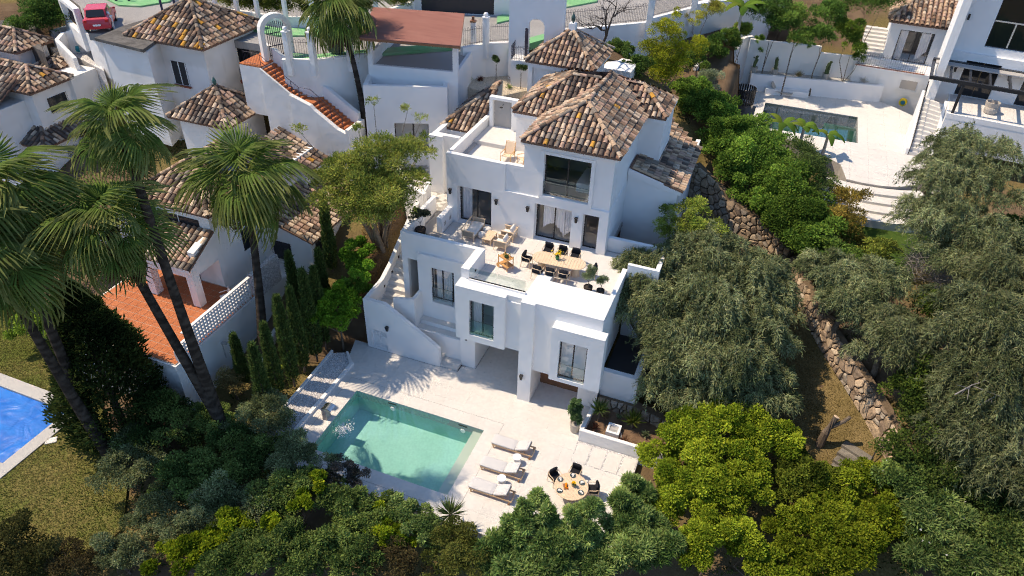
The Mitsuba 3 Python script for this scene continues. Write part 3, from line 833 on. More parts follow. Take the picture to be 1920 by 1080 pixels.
# gravel bed with kerbs on the left of the deck
bed = Polygon([(-10.06, -1.19), (-9.98, -8.8), (-11.3, -8.8), (-11.38, -4.2), (-11.5, -.75), (-10.75, -.36)])
scene['mat_gravel'] = diffuse(P(lambda p, n, uv: mix((.34, .33, .33), (.74, .72, .71), sstep(.3, .7, N(p.x * 26, p.y * 26, p.z * 26)))))
gk = struct('gravel_bed', 'strip of white pebbles between two low kerbs left of the pool deck', 'gravel bed', Mesh().prism(bed, -.4, .04), 'mat_gravel')
m = Mesh().box(-10.0, -9.80, -8.8, -1.05, -.3, .15)
part(gk, 'kerb', m, 'mat_paint')
m = Mesh().loft([(-9.82, -1.1, .15), (-10.62, -.33, .15), (-10.76, -.36, .15), (-10.0, -1.25, .15)], [(-9.82, -1.1, -.3), (-10.62, -.33, -.3), (-10.76, -.36, -.3), (-10.0, -1.25, -.3)])
m.loft([(-11.38, -8.8, .16), (-11.38, -4.2, .16), (-11.5, -.6, .16), (-11.62, -.6, .16), (-11.5, -4.2, .16), (-11.5, -8.8, .16)], [(-11.38, -8.8, -.4), (-11.38, -4.2, -.4), (-11.5, -.6, -.4), (-11.62, -.6, -.4), (-11.5, -4.2, -.4), (-11.5, -8.8, -.4)])
part(gk, 'kerb', m, 'mat_old_plaster')


def pebbles(poly, n, z, seed, s0=.015, s1=.04, tones=((.40, .38, .37), (.80, .78, .76))):
    r = np.random.default_rng(seed)
    x0, y0, x1, y1 = poly.bounds
    q = np.c_[r.uniform(x0, x1, n * 2), r.uniform(y0, y1, n * 2)]
    q = q[shapely.contains_xy(poly, q[:, 0], q[:, 1])][:n]
    k = len(q)
    s = r.uniform(s0, s1, (k, 1, 1))
    o = np.array([[1, 0, 0], [-.5, .8, 0], [-.5, -.8, 0], [0, 0, .7]])
    a = r.uniform(0, 6.28, k)
    R = np.stack([np.stack([np.cos(a), -np.sin(a), 0 * a], -1), np.stack([np.sin(a), np.cos(a), 0 * a], -1), np.stack([0 * a, 0 * a, 0 * a + 1], -1)], 1)
    v = np.einsum('kij,nj->kni', R, o) * s + np.c_[q, np.full(k, z)][:, None, :]
    f = np.array([[0, 1, 3], [1, 2, 3], [2, 0, 3]])
    t = r.random((k, 1, 1))
    col = np.array(tones[0]) * (1 - t) + np.array(tones[1]) * t
    m = Mesh()
    m.add(v.reshape(-1, 3), (f[None] + 4 * np.arange(k)[:, None, None]).reshape(-1, 3), np.broadcast_to(col, (k, 4, 3)).reshape(-1, 3))
    return m


solo('gravel', 'loose white pebbles lying in the strip left of the pool deck', 'gravel', pebbles(bed, 9000, .04, 2), 'mat_vertex', kind='stuff')
# stepping slabs
sl_poly = Polygon([(4.08, -1.62), (4.14, -3.1), (7.35, -3.1), (7.35, -1.62)])
sk = struct('slab_path', 'row of large stepping slabs set in pebbles in front of the white planter', 'path', Mesh().prism(sl_poly, -.5, -.012), 'mat_gravel')
for a, b in ((4.16, 4.88), (4.98, 5.70), (5.80, 6.52), (6.62, 7.30)):
    part(sk, 'paving_slab', Mesh().box(a, b, -3.03, -1.75, -.1, .002), 'mat_paving')
solo('gravel', 'pebbles between the stepping slabs', 'gravel', pebbles(Polygon([(4.1, -1.62), (7.34, -1.62), (7.34, -1.74), (6.6, -1.76), (6.6, -3), (6.54, -3), (6.54, -1.76), (5.78, -1.76), (5.78, -3), (5.72, -3), (5.72, -1.76), (4.96, -1.76), (4.96, -3), (4.9, -3), (4.9, -1.76), (4.1, -1.74)]), 900, -.01, 7), 'mat_vertex', kind='stuff')
LW = solo('low_wall', 'low white garden wall at the right end of the deck', 'wall', Mesh().box(7.1, 7.36, -4.6, -3.104, -.5, .5).box(7.36, 7.9, -3.3, -3.1, -.5, .42), 'mat_plaster')
# planter with stone wall behind
PT = thing('planter_bed', 'white walled planting bed with bare brown soil right of the pool deck', 'planter')
m = Mesh().box(4.08, 8.6, -1.60, -1.40, -.5, .75)
m.loft([(4.08, -1.4, .75), (4.28, -1.4, .749), (4.40, .6, .749), (4.20, .6, .75)], [(4.08, -1.4, -.5), (4.28, -1.4, -.5), (4.40, .6, -.5), (4.20, .6, -.5)])
part(PT, 'wall', m, 'mat_plaster')
scene['mat_soil'] = diffuse(P(lambda p, n, uv: mix((.075, .045, .03), (.24, .16, .10), F3(p.x * 3.3, p.y * 3.3, p.z * 3) * .7 + .3 * N(p.x * 25, p.y * 25, 0))))
gxs, gys = np.meshgrid(np.linspace(4.2, 8.8, 60), np.linspace(-1.42, 1.25, 36), indexing='ij')
zz = .28 + .12 * (gys + 1.4) / 2.6 + .10 * meshkit.fbm(np.stack([gxs * 2.5, gys * 2.5, gxs * 0], -1), 3, 8)
idx = np.arange(60 * 36).reshape(60, 36)
part(PT, 'soil', Mesh().add(np.stack([gxs, gys, zz], -1).reshape(-1, 3), np.stack([idx[:-1, :-1], idx[1:, :-1], idx[1:, 1:], idx[:-1, 1:]], -1).reshape(-1, 4)), 'mat_soil', smooth=True)
AC = thing('pump_cover', 'white framed grey grating over a pump box in the planting bed', 'box')
part(AC, 'frame', Mesh().box(5.36, 6.06, -1.02, -.90, .3, .62).box(5.36, 6.06, -.42, -.30, .3, .62).box(5.36, 5.48, -.9, -.42, .3, .619).box(5.94, 6.06, -.9, -.42, .3, .619), 'mat_white')
part(AC, 'grating', Mesh().box(5.48, 5.94, -.9, -.42, .3, .56), 'mat_floor_grey')
solo('hose', 'thin pale hose lying across the pump cover', 'hose', Mesh().path([(5.45, -.80, .575), (5.62, -.86, .575), (5.8, -.7, .58), (5.97, -.68, .63), (6.12, -.72, .5), (6.2, -.95, .42)], .013, 5), 'mat_cushion')


# ---------------------------------------------------------------- rubble stone walls
STONE_TONES = [(.36, .27, .18), (.42, .32, .22), (.30, .22, .15), (.24, .18, .13), (.34, .29, .23), (.46, .37, .27)]
scene['mat_stone'] = two({'type': 'blendbsdf', 'weight': P(lambda p, n, uv: .8 * sstep(.45, .8, F3(p.x * 6, p.y * 6, p.z * 6))), 'a': {'type': 'diffuse', 'reflectance': {'type': 'mesh_attribute', 'name': 'vertex_color'}},
                          'b': {'type': 'diffuse', 'reflectance': {'type': 'rgb', 'value': [.13, .10, .075]}}})
scene['mat_mortar'] = diffuse(P(lambda p, n, uv: mix((.10, .075, .05), (.22, .16, .11), F3(p.x * 4, p.y * 4, p.z * 4))))


def stone_wall(name, label, line, size=.45, th=.5, seed=0, most=300, tone_shift=1.0):
    """A rubble wall whose visible face runs along line [(x, y, z_bottom, z_top, batter)], facing right of its direction; each stone a part."""
    r = np.random.default_rng(seed)
    L = np.asarray(line, float)
    W = thing(name, label, 'stone wall')
    seg = np.r_[0, np.cumsum(np.hypot(*np.diff(L[:, :2], axis=0).T))]
    core = Mesh()
    nr = np.array([(lambda d: np.array([d[1], -d[0]]) / np.hypot(*d))(L[min(i + 1, len(L) - 1), :2] - L[max(i - 1, 0), :2]) for i in range(len(L))])
    for i in range(len(L) - 1):
        q = []
        for j in (i, i + 1):
            x, y, z0, z1, bt = L[j]
            n = nr[j]
            q.append([(x + n[0] * (bt - .05), y + n[1] * (bt - .05), z0 - .3), (x - n[0] * .05, y - n[1] * .05, z1 - .04), (x - n[0] * th, y - n[1] * th, z1 - .04), (x - n[0] * th, y - n[1] * th, z0 - .3)])
        core.loft(q[0], q[1])
    part(W, 'core', core, 'mat_mortar')
    tot = seg[-1]
    hmax = (L[:, 3] - L[:, 2]).max()
    n = int(tot * hmax / (size * size) * 1.25)
    pts = np.c_[r.uniform(0, tot, n), r.uniform(0, hmax, n)]
    for _ in range(2):  # even the cells out
        mir = np.vstack([pts, pts * [1, -1], pts * [1, -1] + [0, 2 * hmax], pts * [-1, 1], pts * [-1, 1] + [2 * tot, 0]])
        vo = Voronoi(mir)
        cells = [vo.vertices[vo.regions[vo.point_region[i]]] for i in range(n)]
        pts = .6 * pts + .4 * np.array([c.mean(0) for c in cells])
    stones = []
    for c in cells:
        cen = c.mean(0)
        h_here = np.interp(cen[0], seg, L[:, 3] - L[:, 2])
        if cen[1] > h_here:
            continue
        c = cen + (c - cen) * .93
        pl = Polygon(c).buffer(-.015)
        if pl.is_empty or pl.area < .008:
            continue
        pl = pl.buffer(-.03 * size / .45).buffer(.03 * size / .45, quad_segs=2).simplify(.012)
        if not isinstance(pl, Polygon) or pl.is_empty:
            continue
        q = np.asarray(pl.exterior.coords)[:-1]
        cen = q.mean(0)
        k = len(q)
        out = r.uniform(.05, .13)
        tl = r.normal(0, .10, 2)
        rings = [np.c_[q, np.full(k, -.06)], np.c_[q, np.full(k, out * .6)], np.c_[cen + (q - cen) * .72, out + ((q - cen) @ tl)], [[*cen, out * 1.12]]]
        P3 = np.vstack(rings)
        s, hgt, o = P3.T
        x, y = np.interp(s, seg, L[:, 0]), np.interp(s, seg, L[:, 1])
        z0, hh, bt = np.interp(s, seg, L[:, 2]), np.interp(s, seg, L[:, 3] - L[:, 2]), np.interp(s, seg, L[:, 4])
        nx, ny = np.interp(s, seg, nr[:, 0]), np.interp(s, seg, nr[:, 1])
        b = bt * (1 - np.clip(hgt / np.maximum(hh, .1), 0, 1)) + o
        i = np.arange(k)
        f = np.vstack([np.c_[i, (i + 1) % k, (i + 1) % k + k, i + k], np.c_[i + k, (i + 1) % k + k, (i + 1) % k + 2 * k, i + 2 * k]])
        tri = np.c_[i + 2 * k, (i + 1) % k + 2 * k, np.full(k, 3 * k)]
        m = Mesh(np.clip(np.array(STONE_TONES[r.integers(len(STONE_TONES))]) * r.uniform(.8, 1.2) * tone_shift, 0, 1))
        m.add(np.c_[x + nx * b, y + ny * b, z0 + hgt], np.vstack([f[:, [0, 1, 2]], f[:, [0, 2, 3]], tri]))
        stones.append(m)
    stones.sort(key=lambda m: np.linalg.norm(m.v[0][0] - EYE))
    rest = Mesh()
    for k, m in enumerate(stones):
        if k < most:
            part(W, 'stone', m, 'mat_stone')
        else:
            rest.merge(m)
    if rest.v:
        part(W, 'stone_field', rest, 'mat_stone', kind='stuff')
    return W


stone_wall('rubble_wall', 'rubble stone wall behind the planting bed under the white side terrace', [(4.36, .95, .15, .94, .25), (6.4, .95, .15, .96, .25), (7.6, .80, .1, .9, .25), (8.9, .35, 0, .8, .2)], .42, seed=1)

# ---------------------------------------------------------------- furniture
def pillow(sx, sy, sz, n=9):
    """A soft box: a cushion about the origin."""
    u = np.linspace(-1, 1, n)
    a, b = np.meshgrid(u, u, indexing='ij')
    edge = (1 - a ** 6) * (1 - b ** 6)
    top = np.stack([a * sx / 2 * (1 - .03 * b * b), b * sy / 2 * (1 - .03 * a * a), sz * (.22 + .28 * edge ** .5)], -1)
    bot = top * [1, 1, -1]
    i = np.arange(n * n).reshape(n, n)
    q = np.stack([i[:-1, :-1], i[1:, :-1], i[1:, 1:], i[:-1, 1:]], -1).reshape(-1, 4)
    m = Mesh().add(np.vstack([top.reshape(-1, 3), bot.reshape(-1, 3)]), np.vstack([q, q[:, ::-1] + n * n]))
    rim = np.r_[i[0, :], i[1:, -1], i[-1, -2::-1], i[-2:0:-1, 0]]
    k = len(rim)
    j = np.arange(k)
    m.add(np.vstack([top.reshape(-1, 3)[rim], bot.reshape(-1, 3)[rim]]), np.c_[j, (j + 1) % k, (j + 1) % k + k, j + k][:, ::-1])
    return m


def rx(a):
    c, s = math.cos(a), math.sin(a)
    return np.array([[1, 0, 0, 0], [0, c, -s, 0], [0, s, c, 0], [0, 0, 0, 1.0]])


def ry(a):
    c, s = math.cos(a), math.sin(a)
    return np.array([[c, 0, s, 0], [0, 1, 0, 0], [-s, 0, c, 0], [0, 0, 0, 1.0]])


def make_lounger(label):
    t = thing('sun_lounger', label, 'sun lounger', 'sun loungers beside the pool')
    part(t, 'side_rail', Mesh().box(0.05, 2.20, -.34, -.29, .20, .27), 'mat_teak')
    part(t, 'side_rail', Mesh().box(0.05, 2.20, .29, .34, .20, .27), 'mat_teak')
    part(t, 'slat_bed', Mesh().box(.08, 1.30, -.289, .289, .23, .258), 'mat_teak')
    for x, y in ((.10, -.335), (.10, .27), (2.10, -.335), (2.10, .27)):
        part(t, 'leg', Mesh().box(x, x + .07, y, y + .065, 0, .199), 'mat_teak')
    part(t, 'cross_bar', Mesh().box(2.20, 2.26, -.34, .34, .19, .26), 'mat_teak')
    a = math.radians(24)
    part(t, 'backrest_frame', Mesh().box(0, .80, -.30, .30, -.03, .0), 'mat_teak', M=mat((1.30, 0, .27)) @ ry(-a))
    part(t, 'prop', Mesh().tube((1.85, -.25, .25), (1.72, -.25, .44), .018).tube((1.85, .25, .25), (1.72, .25, .44), .018), 'mat_teak')
    part(t, 'mattress', pillow(1.30, .68, .15, 13), 'mat_mattress', smooth=40, M=mat((.64, 0, .335)))
    part(t, 'back_cushion', pillow(.76, .68, .15, 11), 'mat_mattress', smooth=40, M=mat((1.30, 0, .34)) @ ry(-a) @ mat((.39, 0, .0)))
    for y in (-.37, .35):
        part(t, 'wheel', Mesh().tube((2.13, y, .06), (2.13, y + .03, .06), .06, n=12), 'mat_brown_wood')
    return t


for lab, x, y in (('grey cushioned teak sun lounger farthest from the camera, nearest the white villa', .02, -3.48), ('middle of the three grey cushioned teak sun loungers, between the two drum tables', .02, -5.04), ('shaded grey cushioned sun lounger nearest the bushes', .06, -6.48)):
    t = make_lounger(lab)
    place(t, mat((x, y, 0)))
for lab, x, y in (('round white drum table between the far and the middle sun lounger', 1.63, -4.25), ('round white drum table between the middle and the shaded sun lounger', 1.40, -5.78)):
    t = thing('side_table', lab, 'side table', 'drum tables between the sun loungers')
    part(t, 'drum', Mesh().lathe([(0, 0), (.17, 0), (.205, .04), (.205, .40), (0, .40)], (x, y, 0), 24), 'mat_white', smooth=40)
    part(t, 'top', Mesh().lathe([(0, .402), (.225, .402), (.23, .42), (.225, .44), (.21, .432), (0, .430)], (x, y, 0), 24), 'mat_white', smooth=40)


def make_chair(label, group, rope=True):
    """A dining armchair facing +y."""
    t = thing('dining_chair', label, 'chair', group)
    for sx in (-1, 1):
        part(t, 'leg', Mesh().path([(sx * .27, .24, 0), (sx * .265, .235, .62)], [.016, .02]), 'mat_oak')
        part(t, 'leg', Mesh().path([(sx * .27, -.27, 0), (sx * .25, -.22, .45), (sx * .235, -.25, .70)], [.016, .022, .018]), 'mat_oak')
    s = np.linspace(0, np.pi, 15)
    pts = np.c_[-.275 * np.cos(s), -.26 * np.sin(s) ** .6 - .02, .64 + .07 * np.sin(s)]
    pts = np.vstack([[-.27, .25, .63], pts, [.27, .25, .63]])
    part(t, 'arm_rail', Mesh().path(pts, .02, 6), 'mat_oak', smooth=50)
    part(t, 'seat_frame', Mesh().box(-.26, .26, -.23, .24, .37, .41), 'mat_oak')
    ro = Mesh()
    for k in range(15):
        a = np.pi * (k + 1) / 16
        ro.tube((-.265 * math.cos(a), -.25 * math.sin(a) ** .6 - .02, .64 + .07 * math.sin(a)), (-.24 * math.cos(a), -.22 * math.sin(a) ** .6 - .01, .40), .013, n=5)
    part(t, 'rope_back', ro, 'mat_charcoal', kind='stuff')
    part(t, 'seat_cushion', pillow(.50, .47, .13), 'mat_charcoal', smooth=40, M=mat((0, .01, .46)))
    part(t, 'back_cushion', pillow(.46, .40, .16), 'mat_charcoal', smooth=40, M=mat((0, -.185, .68)) @ rx(math.radians(76)))
    return t


DG = 'chairs around the oval terrace table'
c0 = make_chair('charcoal cushioned oak armchair at the left end of the oval table', DG)
spots = [(.75 - 1.0, 5.0, 180, 'far side charcoal cushioned armchair nearest the left end of the oval table'), (.55, 5.02, 178, 'far side charcoal cushioned armchair behind the yellow flowers'), (1.31, 5.06, 183, 'far side charcoal cushioned armchair nearest the narrow glazed door'),
         (-.12, 2.88, -4, 'near side charcoal cushioned armchair closest to the wooden trolley'), (.58, 2.96, 3, 'near side charcoal cushioned armchair in the middle of the oval table'), (1.30, 3.04, 0, 'near side charcoal cushioned armchair closest to the potted olive trees'),
         (2.55, 4.05, 92, 'charcoal cushioned armchair at the right end of the oval table, behind the olive')]
for x, y, a, lab in spots:
    dup(c0, mat((x, y, TZ), math.radians(a)), lab)
RG = 'chairs around the round table'
for x, y, a, lab in ((3.80, -4.70, -125, 'charcoal cushioned armchair at the round table, nearest the loungers'), (4.66, -4.05, 176, 'charcoal cushioned armchair at the round table, facing the bushes'), (5.78, -4.72, 108, 'charcoal cushioned armchair at the round table with its round shadow on the deck')):
    dup(c0, mat((x, y, 0), math.radians(a)), lab, RG)
place(c0, mat((-1.05, 3.75, TZ), math.radians(-90)))
# oval dining table
t = thing('dining_table', 'long oval oak table with planked top on the upper terrace', 'table')
cx, cy, L, W = .74, 3.86, 2.95, 1.14
M = mat((cx, cy, TZ), math.radians(3))
n = 18
for k in range(n):
    a, b = -L / 2 + L * k / n + .006, -L / 2 + L * (k + 1) / n - .006
    def hy(x):
        e = max(0, abs(x) - (L / 2 - W / 2))
        return math.sqrt(max(0, (W / 2) ** 2 - e * e)) + .002
    xa = np.linspace(a, b, 4)
    top = [(x, -hy(x), .75) for x in xa] + [(x, hy(x), .75) for x in xa[::-1]]
    part(t, 'plank', Mesh().loft(top, [(p[0], p[1], .71) for p in top]), 'mat_oak', M=M)
for sx in (-.95, .95):
    part(t, 'pedestal', Mesh().lathe([(.24, 0), (.22, .05), (.19, .68), (.26, .708)], (sx, 0, 0), 14), 'mat_oak', smooth=40, M=M)


def flowers(name, label, p, color, h, pot_mat, pot_r=.09, pot_h=.16, n=26, spread=.16, seed=0):
    t = thing(name, label, 'vase')
    part(t, 'vase', Mesh().lathe([(0, 0), (pot_r * .8, 0), (pot_r * 1.1, pot_h * .5), (pot_r * .8, pot_h), (pot_r * .7, pot_h * .9), (0, pot_h * .9)], p, 14), pot_mat, smooth=50)
    r = np.random.default_rng(seed)
    fl, gr = Mesh(color), Mesh((.05, .12, .02))
    for k in range(n):
        d = np.array([r.normal(0, spread * .5), r.normal(0, spread * .5), 0])
        c = np.asarray(p) + d + [0, 0, pot_h + h * r.uniform(.5, 1)]
        s = r.uniform(.025, .05)
        tri = []
        for j in range(6):
            a0, a1 = j * 1.047, (j + .8) * 1.047
            fl.add([c, c + [s * math.cos(a0), s * math.sin(a0), s * .4], c + [s * math.cos(a1), s * math.sin(a1), s * .4]], [[0, 1, 2]], np.clip(np.array(color) * r.uniform(.8, 1.2), 0, 1))
        gr.tube(np.asarray(p) + d * .2 + [0, 0, pot_h * .8], c, .004, n=3, cap=False)
        e = np.asarray(p) + d * r.uniform(.8, 1.7) + [0, 0, pot_h + h * r.uniform(0, .6)]
        gr.add([e, e + r.normal(0, .045, 3), e + r.normal(0, .045, 3)], [[0, 1, 2]])
    part(t, 'bloom', fl, 'mat_petal', kind='stuff')
    part(t, 'greenery', gr, 'mat_leaf', kind='stuff')
    return t


flowers('flower_vase', 'green vase of bright yellow flowers on the long oval table', (.62, 3.92, TZ + .752), (.85, .62, .02), .26, glossy((.02, .16, .06), .2), .11, .2, 34, .26, 3)
# round table by the pool
t = thing('round_table', 'round oak table laid with plates on the pool deck', 'table')
n, R, rc = 11, .82, (4.78, -5.2)
for k in range(n):
    a, b = -R + 2 * R * k / n + .005, -R + 2 * R * (k + 1) / n - .005
    xa = np.linspace(a, b, 4)
    hy = np.sqrt(np.maximum(R * R - xa * xa, .0004))
    top = [(x, -h, .75) for x, h in zip(xa, hy)] + [(x, h, .75) for x, h in zip(xa[::-1], hy[::-1])]
    part(t, 'plank', Mesh().loft(top, [(p[0], p[1], .71) for p in top]), 'mat_oak', M=mat((*rc, 0), .9))
part(t, 'pedestal', Mesh().lathe([(.34, 0), (.33, .04), (.16, .1), (.14, .66), (.3, .708)], (*rc, 0), 16), 'mat_oak', smooth=40)
flowers('flower_pot', 'grey pot of yellow flowers in the middle of the round table', (4.86, -5.14, .752), (.85, .55, .02), .14, 'mat_pot', .10, .17, 22, .12, 4)
for k, (x, y, lab) in enumerate(((4.16, -5.02, 'left'), (4.66, -4.56, 'far'), (5.20, -4.82, 'right'), (4.34, -5.68, 'near left'), (5.32, -5.40, 'near right'))):
    t = thing('plate', f'dark plate with folded napkin at the {lab} place of the round table', 'plate', 'place settings on the round table')
    part(t, 'plate', Mesh().lathe([(0, 0), (.10, 0), (.15, .02), (.15, .026), (.09, .01), (0, .01)], (x, y, .752), 20), glossy((.06, .08, .085), .3), smooth=50)
    r = np.random.default_rng(k)
    part(t, 'napkin', Mesh().obox((x + .02, y, .785), (.20, .07, .03), r.uniform(0, 3)).obox((x - .02, y + .03, .80), (.10, .09, .025), r.uniform(0, 3)), 'mat_cushion')
t = thing('fruit_tray', 'wooden tray of oranges on the round table', 'tray')
part(t, 'tray', Mesh().obox((4.53, -5.33, .765), (.22, .36, .02), .5), 'mat_brown_wood')
r = np.random.default_rng(9)
for k in range(7):
    s = trimesh.creation.icosphere(subdivisions=1, radius=.042)
    q = np.array([4.53, -5.33, .815]) + rot(.5) @ np.array([r.uniform(-.06, .06), -.14 + k * .045, .03 * (k % 2)])
    part(t, 'orange', Mesh((.80, .22 + .06 * (k % 3), .01)).add(s.vertices + q, s.faces), 'mat_vertex', smooth=True)


# lounge group on the terrace
def arm_seat(name, label, cat, length, group=None, seats=1):
    """A seat with rope arms facing +x, its length along y."""
    t = thing(name, label, cat, group)
    D, h = .76, .62
    hl = length / 2
    for y in (-hl + .03, hl - .03):
        for x in (-D / 2 + .04, D / 2 - .04):
            part(t, 'leg', Mesh().path([(x * 1.06, y, 0), (x, y, .42), (x, y, h if x > 0 else h + .03)], [.022, .03, .026], 5), 'mat_oak')
        part(t, 'arm', Mesh().box(-D / 2 - .02, D / 2 + .02, y - .035, y + .035, h, h + .035), 'mat_oak')
        part(t, 'rope_panel', Mesh().box(-D / 2 + .06, D / 2 - .06, y - .012, y + .012, .30, h), 'mat_rope')
    part(t, 'seat_rail', Mesh().box(-D / 2 + .03, D / 2 - .02, -hl + .06, hl - .06, .22, .29), 'mat_oak')
    part(t, 'back_rail', Mesh().obox((-D / 2 - .05, 0, .70), (.04, length - .02, .06)), 'mat_oak')
    nb = int(length / .17)
    for k in range(nb):
        part(t, 'back_slat', Mesh().path([(-D / 2 + .02, -hl + .1 + (length - .2) * k / (nb - 1), .29), (-D / 2 - .05, -hl + .1 + (length - .2) * k / (nb - 1), .68)], .013, 4), 'mat_oak')
    part(t, 'seat_cushion', pillow(D - .08, length - .12, .16, 11), 'mat_cushion', smooth=40, M=mat((.03, 0, .37)))
    return t


t = arm_seat('sofa', 'low oak sofa with one long cream cushion on the terrace', 'sofa', 1.70)
place(t, mat((-5.03, 5.55, TZ)))
for y, lab in ((4.82, 'oak armchair with cream cushions on the terrace, nearer the front parapet'), (5.93, 'oak armchair with cream cushions on the terrace, nearer the villa wall')):
    t = arm_seat('lounge_armchair', lab, 'armchair', .76, 'cream cushioned armchairs of the lounge group')
    part(t, 'back_cushion', pillow(.52, .58, .18), 'mat_cushion', smooth=40, M=mat((-.26, 0, .62)) @ ry(math.radians(-72)))
    place(t, mat((-2.95, y, TZ), math.pi))
t = thing('coffee_table', 'low oak coffee table with slatted top between sofa and armchairs', 'coffee table')
for k in range(6):
    part(t, 'slat', Mesh().box(-4.16 + k * .094, -4.16 + k * .094 + .088, 4.70, 5.74, TZ + .36, TZ + .40), 'mat_oak')
for x in (-4.14, -3.66):
    for y in (4.73, 5.66):
        part(t, 'leg', Mesh().box(x, x + .05, y, y + .05, TZ, TZ + .358), 'mat_oak')
part(t, 'shelf', Mesh().box(-4.13, -3.62, 4.8, 5.64, TZ + .12, TZ + .14), 'mat_oak')
for x, y, lab in ((-4.42, 5.42, 'round white pouf half under the coffee table'), (-4.36, 6.02, 'round white pouf at the far end of the coffee table')):
    solo('pouf', lab, 'pouf', Mesh().lathe([(0, 0), (.20, 0), (.26, .08), (.28, .18), (.25, .30), (.14, .35), (0, .36)], (x, y, TZ), 18), 'mat_cushion', smooth=True, group='white poufs beside the coffee table')
# serving trolley
t = thing('serving_trolley', 'orange wooden serving trolley with two shelves on the upper terrace', 'trolley')
M = mat((-2.02, 3.05, TZ), math.radians(-28))
for x in (-.36, .36):
    for y in (-.22, .22):
        part(t, 'post', Mesh().box(x - .018, x + .018, y - .018, y + .018, 0.05, .82), 'mat_orange_wood', M=M)
for z in (.24, .70):
    sh = part(t, 'shelf', Mesh().box(-.36, .36, .2, .235, z, z + .07).box(-.36, .36, -.235, -.2, z, z + .07), 'mat_orange_wood', M=M)
    for k in range(6):
        part(sh, 'slat', Mesh().box(-.37 + k * .125, -.37 + k * .125 + .115, -.2, .2, z, z + .02), 'mat_orange_wood', M=M)
for y in (-.26, .24):
    part(t, 'wheel', Mesh().tube((-.36, y, .13), (-.36, y + .03, .13), .13, n=16), 'mat_orange_wood', M=M)
flowers('succulent_pot', 'small green succulents on top of the wooden trolley', (-1.98, 3.05, TZ + .725), (.05, .11, .03), .10, 'mat_pot_dark', .12, .09, 20, .2, 6)


def make_deckchair(label):
    t = thing('roof_chair', label, 'chair', 'low cane chairs on the roof terrace')
    for sx in (-.31, .31):
        part(t, 'side_frame', Mesh().path([(sx, .36, 0), (sx, .33, .36), (sx, .36, .52), (sx, -.30, .50), (sx, -.34, 0)], .022, 5), 'mat_orange_wood')
    part(t, 'cane_seat', Mesh().loft([(-.28, .34, .36), (.28, .34, .36), (.28, -.26, .28), (-.28, -.26, .28)][::-1], [(-.28, .34, .33), (.28, .34, .33), (.28, -.26, .25), (-.28, -.26, .25)][::-1]), 'mat_oak')
    part(t, 'cane_back', Mesh().loft([(-.27, -.22, .30), (.27, -.22, .30), (.27, -.50, .92), (-.27, -.50, .92)], [(-.27, -.25, .28), (.27, -.25, .28), (.27, -.53, .90), (-.27, -.53, .90)]), 'mat_oak')
    part(t, 'back_frame', Mesh().path([(-.29, -.20, .26), (-.29, -.52, .95), (.29, -.52, .95), (.29, -.20, .26)], .022, 5), 'mat_orange_wood')
    return t


t = make_deckchair('low cane armchair on the roof terrace, farther from the tiled bedroom block')
place(t, mat((-4.15, 8.55, 10.0), math.pi))
t = make_deckchair('low cane armchair half hidden behind the tiled bedroom block')
place(t, mat((-3.05, 8.5, 10.0), math.pi * .8))

# ---------------------------------------------------------------- helpers for the neighbouring plots


def pts(q, z):
    return [at(x, y, z) for x, y in q]


def block(parent, name, q, z1, z0, bsdf='mat_old_plaster'):
    """A solid whose top outline is given by pixels at height z1."""
    return part(parent, name, Mesh().prism([p[:2] for p in pts(q, z1)], z0, z1), bsdf)


def hip(x0, x1, y0, y1, ze, zr):
    """Planes and ridges of a hip roof over a rectangle."""
    w, d = x1 - x0, y1 - y0
    if w >= d:
        a, b = (x0 + d / 2, (y0 + y1) / 2, zr), (x1 - d / 2, (y0 + y1) / 2, zr)
    else:
        a, b = ((x0 + x1) / 2, y0 + w / 2, zr), ((x0 + x1) / 2, y1 - w / 2, zr)
    c = [(x0, y0, ze), (x1, y0, ze), (x1, y1, ze), (x0, y1, ze)]
    if w >= d:
        pl = [[c[0], c[1], b, a], [c[1], c[2], b], [c[2], c[3], a, b], [c[3], c[0], a]]
        rg = [[c[0], a], [c[1], b], [c[2], b], [c[3], a], [a, b]]
    else:
        pl = [[c[0], c[1], a], [c[1], c[2], b, a], [c[2], c[3], b], [c[3], c[0], a, b]]
        rg = [[c[0], a], [c[1], a], [c[2], b], [c[3], b], [a, b]]
    pl = [[p for i, p in enumerate(q) if i == 0 or np.linalg.norm(np.subtract(p, q[i - 1])) > .05] for q in pl]
    rg = [r for r in rg if np.linalg.norm(np.subtract(r[0], r[1])) > .3]
    return pl, rg


def roofed(parent, planes, ridges, seed, most, tones=None):
    k = part(parent, 'roof', bed_mesh(planes), 'mat_tile_bed')
    tile_roof(k, planes, ridges, seed=seed, most=most, tones=tones, pitch=.37, course=.44)
    return k


def barred_window(parent, x0, x1, z0, z1, y, M=None, bars=6, name='window'):
    """A dark glazed window with an iron grille in the plane y, facing -y (or moved by M)."""
    f = Mesh().box(x0, x1, y - .02, y + .04, z0, z1)
    h = part(parent, name, f, 'mat_frame', M=M)
    part(h, 'pane', Mesh().box(x0 + .06, x1 - .06, y - .028, y - .021, z0 + .06, z1 - .06), glossy((.02, .025, .03), .08), M=M)
    if bars:
        g = Mesh()
        for k in range(bars + 1):
            x = x0 + (x1 - x0) * k / bars
            g.tube((x, y - .14, z0 - .05), (x, y - .14, z1 + .05), .012, n=4)
        for z in (z0, (z0 + z1) / 2, z1):
            g.tube((x0, y - .14, z), (x1, y - .14, z), .012, n=4)
        part(h, 'grille', g, 'mat_iron', M=M, kind='stuff')
    return h


def side(x, y0):
    """Turns what faces -y at the origin so that it faces +x on the wall x, its own x axis running along +y from y0."""
    return mat((x, y0, 0), math.pi / 2)


